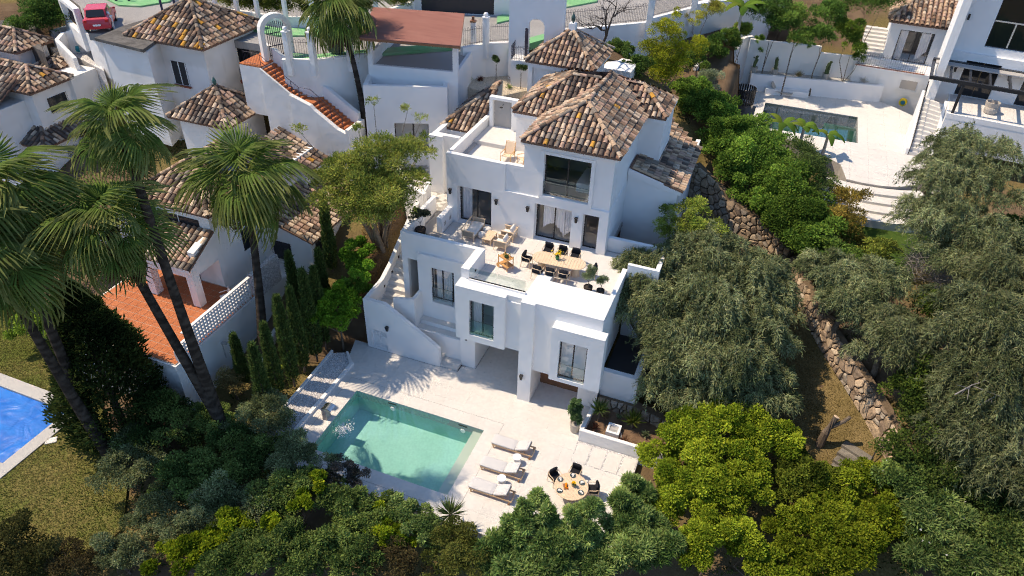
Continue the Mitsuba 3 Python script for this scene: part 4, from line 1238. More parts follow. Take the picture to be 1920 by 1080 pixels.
def railing(parent, line, h=1.0, gap=.13, hoops=True, r=.012, name='railing', bsdf='mat_iron'):
    """An iron railing along a 3d polyline."""
    m = Mesh()
    L = np.asarray(line, float)
    for a, b in zip(L[:-1], L[1:]):
        d = np.linalg.norm((b - a)[:2])
        n = max(1, int(d / gap))
        up = np.array([0, 0, 1.0])
        for k in range(n + 1):
            p = a + (b - a) * k / n
            m.tube(p, p + up * h, r, n=4, cap=False)
        if hoops:
            for k in range(0, n - 1, 2):
                p, q = a + (b - a) * k / n + up * h, a + (b - a) * (k + 1) / n + up * h
                m.path([p, (p + q) / 2 + up * gap * .6, q], r, 4)
        m.tube(a + up * .12, b + up * .12, r * 1.2, n=4).tube(a + up * (h - .12), b + up * (h - .12), r * 1.2, n=4)
    return part(parent, name, m, bsdf, kind='stuff')


OLD = 'mat_old_plaster'
# ---------------------------------------------------------------- the house with the terracotta terrace
C_ = thing('tile_terrace_house', 'white house behind the palms with a terracotta terrace, arcade and solar panels', 'house')
m = Mesh().box(-23.8, -18.45, -.8, 6.5, 1.0, 7.85)
part(C_, 'wall', m, OLD)
m = Mesh().box(-23.9, -18.3, -.95, -.801, 7.7, 8.0)
part(C_, 'cornice', m, OLD)
pl, rg = hip(-24.0, -18.15, -1.05, 6.8, 8.0, 9.75)
roofed(C_, pl, rg, 21, 200)
part(C_, 'terrace_base', Mesh().box(-24.5, -16.2, -7.5, -.801, -1.5, 2.94), OLD)
part(C_, 'side_yard_base', Mesh().box(-18.449, -16.2, -.80, 3.0, -1, 2.6), OLD)
scene['mat_terracotta'] = diffuse(P(lambda p, n, uv: mix((.38, .125, .055), (.50, .19, .09), F3(p.x * 2.2, p.y * 2.2, p.z) * .6 + .4 * N(p.x * 11, p.y * 11, 0))))
scene['mat_grout'] = diffuse((.50, .40, .32))
tf = part(C_, 'terrace_floor', Mesh().box(-24.4, -16.3, -7.4, -.82, 2.90, 2.985), 'mat_grout')
for ix in range(16):
    for iy in range(13):
        x, y = -24.3 + ix * .5, -7.36 + iy * .5
        part(tf, 'tile', Mesh().box(x, x + .47, y, y + .47, 2.95, 3.0), 'mat_terracotta')
for x in (-18.84, -21.96):
    part(C_, 'pillar', Mesh().box(x, x + .5, -3.02, -2.52, 3.0, 5.0), OLD)
m = Mesh().wall((-23.8, -3.02), (-18.34, -3.02), 5.0, 5.75, .5)
m.wall((-18.34, -2.519), (-18.34, -.801), 5.0, 6.4, .45, z1b=6.9)
part(C_, 'arcade_beam', m, OLD)
lo = [[(-24.0, -3.2, 5.72), (-18.25, -3.2, 5.72), (-18.25, -.81, 6.95), (-24.0, -.81, 6.95)]]
roofed(C_, lo, [], 22, 90)
part(C_, 'eave_fascia', Mesh().box(-24.0, -18.3, -3.21, -3.14, 5.5, 5.68), 'mat_paint')
barred_window(C_, -22.7, -20.7, 5.85 + 1.0, 7.4, -.81, bars=0)
barred_window(C_, -20.6, -19.2, 5.85 + 1.0, 7.4, -.81, bars=0)
barred_window(C_, 2.2, 3.0, 4.2, 5.6, 0, M=side(-18.44, -.8), bars=0)
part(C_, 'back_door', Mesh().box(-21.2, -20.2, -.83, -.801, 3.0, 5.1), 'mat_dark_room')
# block lattice parapet
bs = thing('lattice_parapet', 'white openwork block parapet along the terracotta terrace', 'wall')
part(bs, 'wall', Mesh().box(-16.5, -16.2, -7.5, -.8, -1.5, 2.94), OLD)
n1, n2, cell = 27, 6, .225
k = 0
for j in range(n2):
    for i in range(n1):
        y0 = -7.15 + i * cell
        if y0 < -7.15 + (j - 2) * .35:
            continue
        z0 = 2.95 + j * cell
        q = sbox(0, 0, cell - .004, cell - .004).difference(sbox(.04, .04, cell - .044, cell - .044))
        mm = Mesh()
        v, f = _earcut(q)
        w = lambda t, s: np.c_[np.full(len(t), -16.45 + s), y0 + t[:, 0], z0 + t[:, 1]]
        mm.add(np.vstack([w(v, 0), w(v, .14)]), np.vstack([f, f[:, ::-1] + len(v)]))
        for ring_ in [q.exterior, *q.interiors]:
            t = np.asarray(ring_.coords)[:-1]
            ii = np.arange(len(t))
            mm.add(np.vstack([w(t, 0), w(t, .14)]), np.c_[ii, (ii + 1) % len(t), (ii + 1) % len(t) + len(t), ii + len(t)])
        part(bs, 'block', mm, 'mat_paint')
part(bs, 'cap', Mesh().box(-16.47, -16.29, -6.4, -.9, 2.952 + n2 * cell, 2.99 + n2 * cell), 'mat_paint')
part(bs, 'drain_lamp', Mesh().tube((-16.19, -4.2, .9), (-16.19, -4.2, 2.0), .03).tube((-16.2, -4.2, 2.0), (-15.9, -4.2, 2.08), .09, .11, 10), 'mat_floor_grey')
part(C_, 'block_wall', Mesh().box(-16.52, -16.2, -.75, 1.6, 2.6, 4.4), 'mat_gravel')
# white plastic garden chairs
t = thing('garden_chair', 'white plastic garden chair on the terracotta terrace behind the openwork parapet', 'chair')
M = mat((-17.35, -2.05, 3.0), -.6)
part(t, 'seat', Mesh().box(-.24, .24, -.24, .24, .40, .43), 'mat_white', M=M)
for x in (-.2, .2):
    for y in (-.2, .2):
        part(t, 'leg', Mesh().box(x - .02, x + .02, y - .02, y + .02, 0, .399), 'mat_white', M=M)
for k in range(6):
    part(t, 'back_slat', Mesh().obox((-.2 + k * .08, .27, .68), (.05, .02, .52), 0, -.15), 'mat_white', M=M)
for x in (-.26, .26):
    part(t, 'arm', Mesh().box(x - .02, x + .02, -.22, .24, .62, .65), 'mat_white', M=M)
# solar panels on the slope towards the white villa, and a second group on the low roof to the left
scene['mat_solar'] = two({'type': 'principled', 'base_color': P(lambda p, n, uv: mix((.012, .016, .05), (.20, .22, .28), mi.Float(dr.maximum(sstep(.90, .96, dr.abs((uv.x * 6 - dr.floor(uv.x * 6)) * 2 - 1)), sstep(.93, .97, dr.abs((uv.y * 10 - dr.floor(uv.y * 10)) * 2 - 1)))))), 'roughness': .15})
s0 = (9.75 - 8.0) / (24.0 - 18.15) * 2
for k in range(3):
    t = thing('solar_panel', ['far', 'middle', 'near'][k] + ' solar panel in the row on the right slope of the palm house roof', 'solar panel')
    y0 = 4.1 - k * 1.05
    xa, xb = -18.7, -20.3
    za, zb = 8.0 + (-18.15 - xa) * s0 + .19, 8.0 + (-18.15 - xb) * s0 + .19
    c = [(xa, y0, za), (xa, y0 + 1.0, za), (xb, y0 + 1.0, zb), (xb, y0, zb)]
    m = Mesh().add(np.array(c) + [0, 0, .025], [[0, 1, 2, 3]])
    part(t, 'cells', mikit.ply((m.arrays()[0], m.arrays()[1]), 'mat_solar', uv=[[0, 0], [1, 0], [1, 1], [0, 1]]))
    part(t, 'frame', Mesh().slab(np.array(c) + [0, 0, .02], .04), 'mat_steel')
t = None
for k in range(2):
    t = thing('solar_panel', ['left', 'right'][k] + ' dark blue solar panel on the low arcade roof, half hidden by palm fronds', 'solar panel')
    x0 = -24.0 + k * 1.12
    c = [(x0 - .9, -3.1, 5.95), (x0 + .2, -3.1, 5.95), (x0 + .2, -1.3, 6.88), (x0 - .9, -1.3, 6.88)]
    m = Mesh().add(np.array(c) + [0, 0, .025], [[0, 1, 2, 3]])
    part(t, 'cells', mikit.ply((m.arrays()[0], m.arrays()[1]), 'mat_solar', uv=[[0, 0], [1, 0], [1, 1], [0, 1]]))
    part(t, 'frame', Mesh().slab(np.array(c) + [0, 0, .02], .04), 'mat_steel')
# the low wing with barred windows
D_ = thing('tile_roof_cottage', 'low white cottage wing with barred windows beside the slender cypresses', 'house')
m = Mesh().wall((-18.44, 3.0), (-14.75, 3.0), .3, 5.85, .3, z1b=4.85)
m.box(-15.05, -14.75, 3.3, 10.5, .3, 4.80).box(-18.44, -15.05, 10.2, 10.5, .3, 4.8)
part(D_, 'wall', m, OLD)
part(D_, 'plinth_wall', Mesh().box(-18.442, -16.2, 2.7, 2.999, -.5, 2.4), OLD)
lo = [[(-14.5, 2.85, 4.9), (-14.5, 9.3, 4.9), (-18.44, 9.3, 6.1), (-18.44, 2.85, 6.1)]]
roofed(D_, lo, [], 23, 240, dict(tan=3, pale=3, grey=2, dark=1, pink=4, brown=2))
barred_window(D_, -17.6, -16.3, 3.0, 4.3, 2.99)
barred_window(D_, .45, 1.65, 3.05, 4.5, 0, M=side(-14.74, 3.0))
part(D_, 'upper_wall', Mesh().box(-21.5, -18.445, 6.501, 10.5, 2, 7.6), OLD)
lo = [[(-17.4, 7.2, 7.0), (-17.4, 10.8, 7.0), (-20.9, 10.8, 8.4), (-20.9, 7.2, 8.4)]]
roofed(D_, lo, [], 24, 60)
part(D_, 'upper_wall', Mesh().box(-18.44, -17.75, 7.4, 10.7, 4, 6.95), OLD)
# curved white planter wall at the foot of the house
PL2 = thing('curved_planter', 'curved white planter wall between the palm trunk and the slender cypresses', 'planter')
cc = pts([(478, 690), (492, 680), (505, 655), (515, 625), (530, 600), (536, 580), (525, 568), (500, 566)], .9)
m = Mesh()
for a, b in zip(cc[:-1], cc[1:]):
    d = (b - a)[:2] / np.linalg.norm((b - a)[:2])
    n_ = np.array([-d[1], d[0]]) * .24
    m.loft([a, b, [b[0] + n_[0], b[1] + n_[1], .9], [a[0] + n_[0], a[1] + n_[1], .9]], [[a[0], a[1], -.8], [b[0], b[1], -.8], [b[0] + n_[0], b[1] + n_[1], -.8], [a[0] + n_[0], a[1] + n_[1], -.8]])
part(PL2, 'wall', m, OLD)
# ---------------------------------------------------------------- garden kiosk with tiled pyramid roof
K_ = thing('tiled_pavilion', 'small square pavilion with a dark tiled pyramid roof and green finial among the palms', 'pavilion')
part(K_, 'wall', Mesh().box(-27.5, -23.6, 7.6, 11.3, 4.5, 8.95), OLD)
pl, rg = hip(-28.0, -23.15, 7.1, 11.8, 9.0, 10.6)
roofed(K_, pl, rg, 25, 170, dict(tan=3, pale=1, grey=3, dark=4, pink=1, brown=3))
part(K_, 'finial', Mesh().lathe([(.12, 0), (.05, .1), (.12, .3), (.14, .42), (.06, .6), (0, .72)], (-25.57, 9.45, 10.6), 10), glossy((.03, .10, .09), .4))
# ---------------------------------------------------------------- lichen roof house by the street
B_ = thing('lichen_roof_house', 'two storey white house by the street with an orange lichened hip roof', 'house')
Bx0, Bx1, By0, By1 = -32.3, -26.55, 10.1, 15.8
part(B_, 'wall', Mesh().box(Bx0, Bx1, By0, By1, 5.5, 12.85), OLD)
pl, rg = hip(-32.75, -26.15, 9.7, 16.2, 12.95, 15.0)
roofed(B_, pl, rg, 26, 300, dict(tan=3, pale=1, grey=2, dark=4, pink=2, brown=4, lichen=1.6))
part(B_, 'finial', Mesh().lathe([(.16, 0), (.07, .12), (.14, .3), (0, .55)], (-29.45, 12.95, 15.1), 8), 'mat_pot_dark')
w = barred_window(B_, -29.6, -28.35, 10.0, 11.6, By0 - .01, bars=0)
part(w, 'sill', Mesh().box(-29.7, -28.25, By0 - .16, By0 - .02, 9.86, 9.96), glossy((.25, .06, .035), .5))
part(w, 'mullion', Mesh().box(-29.0, -28.93, By0 - .05, By0 - .03, 10.0, 11.6).box(-29.6, -29.54, By0 - .05, By0 - .03, 10.0, 11.6).box(-28.41, -28.35, By0 - .05, By0 - .03, 10.0, 11.6), 'mat_white')
dr_ = barred_window(B_, 3.2, 4.4, 9.75, 12.1, 0, M=side(Bx1 + .01, By0), bars=0, name='door')
part(B_, 'balcony_slab', Mesh().box(Bx1, Bx1 + .75, By0 + 2.9, By0 + 4.7, 9.5, 9.7), glossy((.30, .08, .045), .6))
railing(B_, [(Bx1 + .1, By0 + 2.95, 9.7), (Bx1 + .7, By0 + 2.95, 9.7), (Bx1 + .7, By0 + 4.65, 9.7), (Bx1 + .1, By0 + 4.65, 9.7)], .95, .12, False)
# flat roofed garage next to it
scene['mat_felt'] = diffuse(P(lambda p, n, uv: mix((.045, .043, .04), (.20, .19, .18), F3(p.x * 1.6, p.y * 1.6, p.z) * .6 + .4 * N(p.x * 4, p.y * 19, 0))))
G_ = thing('felt_roof_garage', 'low white outbuilding with weathered grey felt roof left of the lichen roof house', 'garage')
zz = 12.95
rq = pts([(177, 71), (268, 93), (300, 70), (345, 28), (297, 29), (232, 48)], zz)
part(G_, 'wall', Mesh().prism([p[:2] for p in (rq[0] + [.25, .25, 0], rq[1] + [0, .25, 0], rq[2], rq[3], rq[4] + [.3, 0, 0], rq[5] + [.3, 0, 0])], 6.0, zz - .22), OLD)
part(G_, 'roof', Mesh().slab(rq, .2), 'mat_felt', label='flat roof of weathered grey felt')
# ---------------------------------------------------------------- house at the upper left
A_ = thing('corner_tile_house', 'white house at the top left corner with several weathered tile roofs and a barred window', 'house')


def px_roof(parent, q, seed, most):
    """q: list of planes, each [(px, py, z), ...] with the eave first."""
    planes = [[at(*c) for c in pl] for pl in q]
    return roofed(parent, planes, [], seed, most)


part(A_, 'wall', Mesh().box(-52, -38.4, 5.7, 8.7, 2.5, 9.4), OLD)
pl, rg = hip(-52.0, -38.0, 5.35, 9.0, 9.5, 10.6)
roofed(A_, pl, rg, 27, 230)
part(A_, 'wall', Mesh().box(-52, -39.3, 3.2, 5.69, 2.5, 8.7), OLD)
roofed(A_, [[(-52, 3.0, 8.8), (-39.2, 3.0, 8.8), (-39.2, 5.69, 10.2), (-52, 5.69, 10.2)]], [], 31, 60)
barred_window(A_, 1.0, 2.5, 7.55, 8.6, 0, M=side(-38.39, 5.7))
part(A_, 'upper_wall', Mesh().box(-52, -42.6, 8.71, 11.2, 5, 10.7), OLD)
pl, rg = hip(-52.0, -42.2, 8.4, 11.6, 10.8, 11.8)
roofed(A_, pl, rg, 28, 120)
pl, rg = hip(-42.0, -40.0, 9.3, 11.2, 9.6, 10.1)
roofed(A_, pl, rg, 29, 40)
part(A_, 'porch_wall', Mesh().box(-41.5, -38.0, 8.701, 11.0, 5, 9.5), OLD)
pl, rg = hip(-41.0, -37.2, 4.3, 9.3, 6.0, 7.0)
roofed(A_, pl, rg, 30, 100, dict(tan=2, pale=1, grey=3, dark=4, brown=2))
part(A_, 'porch_wall', Mesh().box(-40.5, -37.6, 4.8, 8.9, 2, 5.95), OLD)
# steps, patio and rubble wall between the two houses
S_ = thing('garden_steps', 'white garden steps going down between two rubble walls at the upper left', 'steps')
for k in range(8):
    p, q = at(143 + k * 5.6, 139 + k * 6.4, 8.6 - k * .26), at(158 + k * 5.2, 133 + k * 6.4, 8.6 - k * .26)
    d = q - p
    bk = np.array([-d[1], d[0], 0]) / np.linalg.norm(d[:2]) * .42
    part(S_, 'step', Mesh().loft([p, q, q + bk, p + bk], [p - [0, 0, .9], q - [0, 0, .9], q + bk - [0, 0, .9], p + bk - [0, 0, .9]]), 'mat_paint')
for k in range(6):
    p, q = at(98 + k * 5.5, 92 + k * 6.5, 10.2 - k * .22), at(116 + k * 5, 88 + k * 6.5, 10.2 - k * .22)
    d = q - p
    bk = np.array([-d[1], d[0], 0]) / np.linalg.norm(d[:2]) * .42
    part(S_, 'step', Mesh().loft([p, q, q + bk, p + bk], [p - [0, 0, .9], q - [0, 0, .9], q + bk - [0, 0, .9], p + bk - [0, 0, .9]]), 'mat_pot')
Y_ = thing('walled_yard', 'small white walled yard with a cracked concrete floor below the street at the upper left', 'yard')
block(Y_, 'floor', [(140, 105), (195, 133), (186, 88), (172, 80), (125, 92)], 9.6, 6.0, 'mat_gravel')


def wall_px(parent, q, z_top, z_bot, th=.28, name='wall', bsdf=OLD):
    """White garden walls along pixels of their top edge; z_top a number or a list."""
    zt = np.broadcast_to(z_top, len(q))
    zb = np.broadcast_to(z_bot, len(q))
    P_ = [at(x, y, z) for (x, y), z in zip(q, zt)]
    for i in range(len(q) - 1):
        a, b = P_[i], P_[i + 1]
        d = (b - a)[:2] / np.linalg.norm((b - a)[:2])
        n_ = np.array([-d[1], d[0]]) * th
        t4 = [a, b, np.array([*(b[:2] + n_), b[2]]), np.array([*(a[:2] + n_), a[2]])]
        bot = [np.array([p[0], p[1], z]) for p, z in zip(t4, (zb[i], zb[i + 1], zb[i + 1], zb[i]))]
        part(parent, name, Mesh().loft(t4, bot), bsdf)


wall_px(Y_, [(144, 108), (110, 74), (122, 60), (155, 54)], [10.4, 11.2, 11.2, 11.4], 6.0)
wall_px(Y_, [(158, 57), (182, 70)], 11.9, 8.0)
wall_px(Y_, [(98, 58), (138, 45)], 10.9, 8.0)
solo('garden_hose_reel', 'small turquoise hose reel on the yard floor', 'hose reel', Mesh().tube(at(146, 97, 9.65) + [0, 0, .25], at(146, 97, 9.65) + [.2, .1, .25], .25, n=14), glossy((.02, .30, .36), .4))
p = [at(*c) for c in ((190, 158, 7.0), (143, 112, 9.3))]
stone_wall('rubble_wall', 'brown rubble wall beside the white garden steps at the upper left', [(*p[1][:2], 6.4, 9.5, .1), (*p[0][:2], 5.4, 8.3, .1)], .34, seed=3, most=90)
Y2 = thing('retaining_wall', 'stained white retaining wall below the felt roof outbuilding', 'wall')
wall_px(Y2, [(186, 130), (250, 147), (350, 172)], 7.6, 4.0, .4)
sheet_ = Mesh().prism([p[:2] for p in pts([(-40, 30), (0, 22), (45, 12), (62, 40), (82, 98), (50, 80), (0, 50), (-40, 45)], 10.9)], 7, 10.9)
struct('side_ramp', 'shaded grey ramp in the top left corner', 'path', sheet_, 'mat_felt')
sp_q = pts([(742, 258), (800, 262), (838, 262), (838, 420), (818, 408), (800, 372), (770, 330)], 6.4)
sink([p[:2] for p in sp_q], 6.1)
struct('side_path', 'pale patchy stone path on the left side of the villa', 'path', Mesh().prism([p[:2] for p in sp_q], 5.5, 6.39), diffuse(P(lambda p, n, uv: mix((.30, .285, .26), (.58, .555, .52), sstep(.3, .6, N(p.x * 4, p.y * 4, 0))))))
gwl = thing('garden_wall', 'low white garden wall between the jacaranda tree and the side path', 'wall')
wall_px(gwl, [(800, 362), (768, 342), (740, 300), (722, 262)], 7.3, 4.5)
# gate wall with the slanted coping by the red car
GW = thing('gate_wall', 'white gate wall with a wide opening beside the red car', 'wall')
a, b = np.array([-42.6, 13.86]), np.array([-38.6, 11.70])
L_ = float(np.linalg.norm(b - a))
part(GW, 'wall', Mesh().wall(b, a, 10.5, 13.55, .40, holes=[(.55, 1.2, L_ - .5, 2.75)]), OLD)
railing(GW, [(*(b + (a - b) * .15), 11.8), (*(b + (a - b) * .88), 11.8)], 1.3, .12, False, name='gate')

# ---------------------------------------------------------------- street above the plots
ZS = 12.5


def _asphalt(p, n, uv):
    a = F3(p.x * .5, p.y * .5, p.z)
    return mix((.27, .26, .25), (.36, .35, .335), a) * (.9 + .15 * N(p.x * 20, p.y * 20, 0)) * (1 - .12 * sstep(.6, .75, F3(p.x * .25 + 3, p.y * 1.2, 2)))


scene['mat_asphalt'] = diffuse(P(_asphalt))
scene['mat_green_walk'] = diffuse(P(lambda p, n, uv: mix((.20, .42, .20), (.36, .46, .30), sstep(.45, .75, F3(p.x * .7, p.y * .7, p.z)))))
low_edge = [(150, 12), (165, 62), (215, 66), (330, 60), (500, 85), (530, 112), (590, 114), (660, 107), (700, 104), (860, 92), (950, 86), (1048, 58), (1215, 45), (1300, 22), (1400, -8)]
up_edge = [(1500, -60), (1250, -60), (900, -90), (500, -70), (60, -60)]
st_poly = Polygon([p[:2] for p in pts(low_edge + up_edge, ZS)])
sink(st_poly.buffer(-.6), ZS - .6)
street = struct('street', 'grey sunlit asphalt street running behind the villas', 'road', Mesh().prism(st_poly, ZS - .5, ZS), 'mat_asphalt')


def sheet(name, label, cat, q, z, th, bsdf):
    return struct(name, label, cat, Mesh().prism([p[:2] for p in pts(q, z)], z - th, z), bsdf)


sheet('pavement', 'green painted pavement along the hedge wall', 'pavement', [(455, 52), (520, 66), (690, 66), (790, 34), (782, 24), (690, 53), (520, 52), (455, 40)], ZS + .12, .5, 'mat_green_walk')
sheet('traffic_island', 'green painted kerbed island in the street at the top left', 'pavement', [(193, -6), (222, 9), (262, 11), (318, 2), (332, -12), (260, -30)], ZS + .12, .5, 'mat_green_walk')
sheet('pavement', 'green painted pavement beside the railing posts and the carport', 'pavement', [(548, 108), (590, 111), (660, 104), (700, 101), (858, 89), (858, 78), (700, 92), (660, 95), (590, 102), (548, 99)], ZS + .12, .5, 'mat_green_walk')
sheet('pavement', 'green painted pavement patch right of the black garage door', 'pavement', [(932, 42), (960, 36), (1010, 22), (1120, 2), (1120, -8), (1000, 8), (932, 30)], ZS + .12, .5, 'mat_green_walk')
sheet('pavement', 'green painted pavement seen through the arched gate', 'pavement', [(955, 92), (1048, 66), (1048, 56), (955, 80)], ZS + .12, .5, 'mat_green_walk')
for x, y in ((218, 2), (242, 2), (305, 22), (330, 20), (316, -4)):
    p = at(x, y, ZS + .1)
    solo('bollard', {218: 'left dark blue bollard on the green traffic island', 242: 'middle dark blue bollard on the green traffic island', 305: 'dark blue bollard left of the hedge wall end', 330: 'dark blue bollard right of the hedge wall end', 316: 'right dark blue bollard on the green traffic island'}[x], 'bollard',
         Mesh().lathe([(.09, 0), (.09, .8), (.07, .9), (0, .95)], p, 8), glossy((.015, .018, .06), .4), group='dark blue street bollards')
# wall with hedge beyond the street
HW = thing('hedge_wall', 'white wall with tall thin posts and green hedge panels beyond the street', 'wall')
hw = [at(x, y, ZS) for x, y in ((333, 18), (400, 36), (480, 50), (600, 60), (690, 52))]
hw = [at(333, 20, ZS), at(520, 53, ZS), at(690, 53, ZS), at(778, 22, ZS)]
for a, b in zip(hw[:-1], hw[1:]):
    part(HW, 'wall', Mesh().wall(a, b, ZS - .5, ZS + .8, .3), OLD)
posts = [(333, 20), (372, 28), (410, 36), (450, 42), (488, 48), (540, 53), (590, 53), (640, 53), (708, 47), (775, 24)]
for x, y in posts:
    p = at(x, y, ZS)
    part(HW, 'post', Mesh().box(p[0] - .13, p[0] + .13, p[1] - .15, p[1] + .1, ZS, ZS + 2.3), 'mat_paint')
    part(HW, 'ball', Mesh().lathe([(0, -.14), (.10, -.1), (.14, 0), (.10, .1), (0, .14)], (p[0], p[1], ZS + 2.44), 10), 'mat_paint', smooth=True)
# garage building with black door
GB = thing('street_garage', 'white building beyond the street with a wide black garage door', 'garage')
a, b = at(760, 22, ZS), at(990, 32, ZS)
d = (b - a)[:2] / np.linalg.norm((b - a)[:2])
L_ = np.linalg.norm((b - a)[:2])
ga, gb = np.dot((at(790, 24, ZS) - a)[:2], d), np.dot((at(926, 29, ZS) - a)[:2], d)
part(GB, 'wall', Mesh().wall(a, b, ZS - .3, ZS + 4.5, .4, holes=[(ga, .31, gb, 3.6)]), OLD)
o = a[:2] + d * (ga + gb) / 2 + np.array([-d[1], d[0]]) * .2
part(GB, 'garage_door', Mesh().obox((o[0], o[1], ZS + 1.6), (gb - ga + .02, .06, 3.4), math.atan2(d[1], d[0])), glossy((.02, .022, .03), .35))
n_ = np.array([-d[1], d[0]])
part(GB, 'body', Mesh().prism([a[:2] + n_ * .41, b[:2] + n_ * .41, b[:2] + n_ * 6, a[:2] + n_ * 6], ZS - .3, ZS + 4.4), OLD)
# street wall with ball posts and railings
SW = thing('street_wall', 'stained white street wall with ball topped posts and iron railings', 'wall')


def post_at(parent, x, y, zb, h=1.75, w=.36):
    p = at(x, y, zb)
    part(parent, 'post', Mesh().box(p[0] - w / 2, p[0] + w / 2, p[1] - w / 2, p[1] + w / 2, zb - 1, zb + h), OLD)
    part(parent, 'post_cap', Mesh().box(p[0] - w * .62, p[0] + w * .62, p[1] - w * .62, p[1] + w * .62, zb + h, zb + h + .07), 'mat_paint')
    part(parent, 'ball', Mesh().lathe([(0, -.15), (.12, -.11), (.17, 0), (.12, .11), (0, .15)], (p[0], p[1], zb + h + .22), 12), 'mat_paint', smooth=True)
    return p


ZW = 12.95
line = [(528, 112), (543, 112), (588, 113), (657, 105), (690, 101), (868, 90), (911, 82), (957, 80)]
wl = pts(line, ZW)
for i, (a, b) in enumerate(zip(wl[:-1], wl[1:])):
    if i in (4,):
        continue
    part(SW, 'wall', Mesh().wall(a, b, 5.0 if i < 4 else 9.5, ZW, .35), OLD)
for x, y in ((543, 112), (588, 113), (657, 105), (911, 82)):
    post_at(SW, x, y, ZW)
for i in (1, 2, 3, 5, 6):
    railing(SW, [wl[i] + [0, .15, .06], wl[i + 1] + [0, .15, .06]], 1.15, .14)
# arched side gate and the terracotta flight
AG = thing('arched_gate', 'white arch with a black iron gate at the top of the terracotta stairs', 'gate')
ar = Polygon([(0, 0), (2.2, 0), (2.2, 1.7), *[(1.1 + 1.1 * math.cos(t), 1.9 + 1.0 * math.sin(t)) for t in np.linspace(0, np.pi, 11)], (0, 1.7)])
hole = Polygon([(.3, -.1), (1.9, -.1), *[(1.1 + .8 * math.cos(t), 1.8 + .8 * math.sin(t)) for t in np.linspace(0, np.pi, 11)]])


def panel(m, a, d, poly, th, z0):
    """poly (along, up) extruded to the left of the unit direction d from a."""
    v, f = _earcut(poly)
    d = np.asarray(d, float)
    n_ = np.array([-d[1], d[0]])
    w = lambda q, t: np.c_[a[0] + d[0] * q[:, 0] + n_[0] * t, a[1] + d[1] * q[:, 0] + n_[1] * t, z0 + q[:, 1]]
    m.add(np.vstack([w(v, 0), w(v, th)]), np.vstack([f, f[:, ::-1] + len(v)]))
    for r_ in [poly.exterior, *poly.interiors]:
        q = np.asarray(r_.coords)[:-1]
        i = np.arange(len(q))
        m.add(np.vstack([w(q, 0), w(q, th)]), np.c_[i, i + len(q), (i + 1) % len(q) + len(q), (i + 1) % len(q)])
    return m


a0 = at(497, 116, 12.4)
dg = np.array([.45, .893])
part(AG, 'arch', panel(Mesh(), a0, dg, ar.difference(hole), .4, 12.4), OLD)
m = Mesh()
for k in range(11):
    s = .45 + k * .13
    zt = 1.75 + .70 * math.sqrt(max(0, 1 - ((s - 1.1) / .7) ** 2))
    m.tube((*(a0[:2] + dg * s), 12.42), (*(a0[:2] + dg * s), 12.4 + zt), .03, n=4)
for z in (.3, .9, 1.7):
    m.tube((*(a0[:2] + dg * .42), 12.4 + z), (*(a0[:2] + dg * 1.78), 12.4 + z), .035, n=4)
part(AG, 'iron_gate', m, 'mat_iron', kind='stuff')
TS = thing('terracotta_stairs', 'long flight of terracotta steps with an iron handrail beside the street wall', 'steps')
sx0, sy0, sy1 = -21.9, 9.9, 11.25
part(TS, 'landing_base', Mesh().box(-23.6, sx0, 9.9, 12.6, 9.0, 12.30), OLD)
part(TS, 'landing', Mesh().box(-23.6, sx0, 9.9, 12.6, 12.302, 12.38), 'mat_terracotta')
zz, xx, prof = 12.38, sx0, []
for k in range(20):
    rn = .95 if k == 10 else .265
    zz -= .172
    part(TS, 'step', Mesh().box(xx, xx + rn, sy0, sy1, zz - 1.2, zz).box(xx - .03, xx, sy0, sy1, zz, zz + .168), 'mat_terracotta')
    prof.append((xx, zz))
    xx += rn
xe, ze_ = xx, zz
m = Mesh()
bp = [(sx0 - .6, 13.4)] + [(x, z + 1.0) for x, z in prof[::2]] + [(xe + .1, ze_ + .8)]
for (xa, za), (xb, zb) in zip(bp[:-1], bp[1:]):
    m.loft([(xa, sy1, za), (xb, sy1, zb), (xb, sy1 + .3, zb), (xa, sy1 + .3, za)], [(xa, sy1, 6), (xb, sy1, 6), (xb, sy1 + .3, 6), (xa, sy1 + .3, 6)])
part(TS, 'parapet', m, 'mat_plaster')
m = Mesh()
fp = [(prof[8][0], prof[8][1] + .12), (prof[11][0], prof[11][1] + .16)] + [(x, z + .08) for x, z in prof[12::2]] + [(xe + .1, ze_ + .05)]
for (xa, za), (xb, zb) in zip(fp[:-1], fp[1:]):
    m.loft([(xa, sy0 - .32, za), (xb, sy0 - .32, zb), (xb, sy0 - .002, zb), (xa, sy0 - .002, za)], [(xa, sy0 - .32, 5), (xb, sy0 - .32, 5), (xb, sy0 - .002, 5), (xa, sy0 - .002, 5)])
m.box(xe + .1, xe + .36, sy0 - .32, sy1 + .3, 5, ze_ + .35)
part(TS, 'front_wall', m, OLD)
m = Mesh()
for (xa, za), (xb, zb) in zip(prof[:8], prof[1:9]):
    m.loft([(xa, sy0 - .15, za + .1), (xb, sy0 - .15, zb + .1), (xb, sy0 - .002, zb + .1), (xa, sy0 - .002, za + .1)], [(xa, sy0 - .15, 6), (xb, sy0 - .15, 6), (xb, sy0 - .002, 6), (xa, sy0 - .002, 6)])
part(TS, 'stringer', m, OLD)
railing(TS, [(-23.2, sy0 + .05, 12.38), (sx0, sy0 + .05, 12.38)], .95, .13, False)
hr = Mesh()
for i in (0, 4, 8, 10, 13, 16, 19):
    hr.tube((prof[i][0], sy0 + .05, prof[i][1]), (prof[i][0], sy0 + .05, prof[i][1] + .95), .022, n=5)
for off in (.95, .5):
    hr.path([(sx0, sy0 + .05, 12.38 + off)] + [(x, sy0 + .05, z + off) for x, z in (prof[0], prof[10], (prof[10][0] + .9, prof[10][1]), prof[19])], .02, 5)
part(TS, 'handrail', hr, 'mat_iron', kind='stuff')
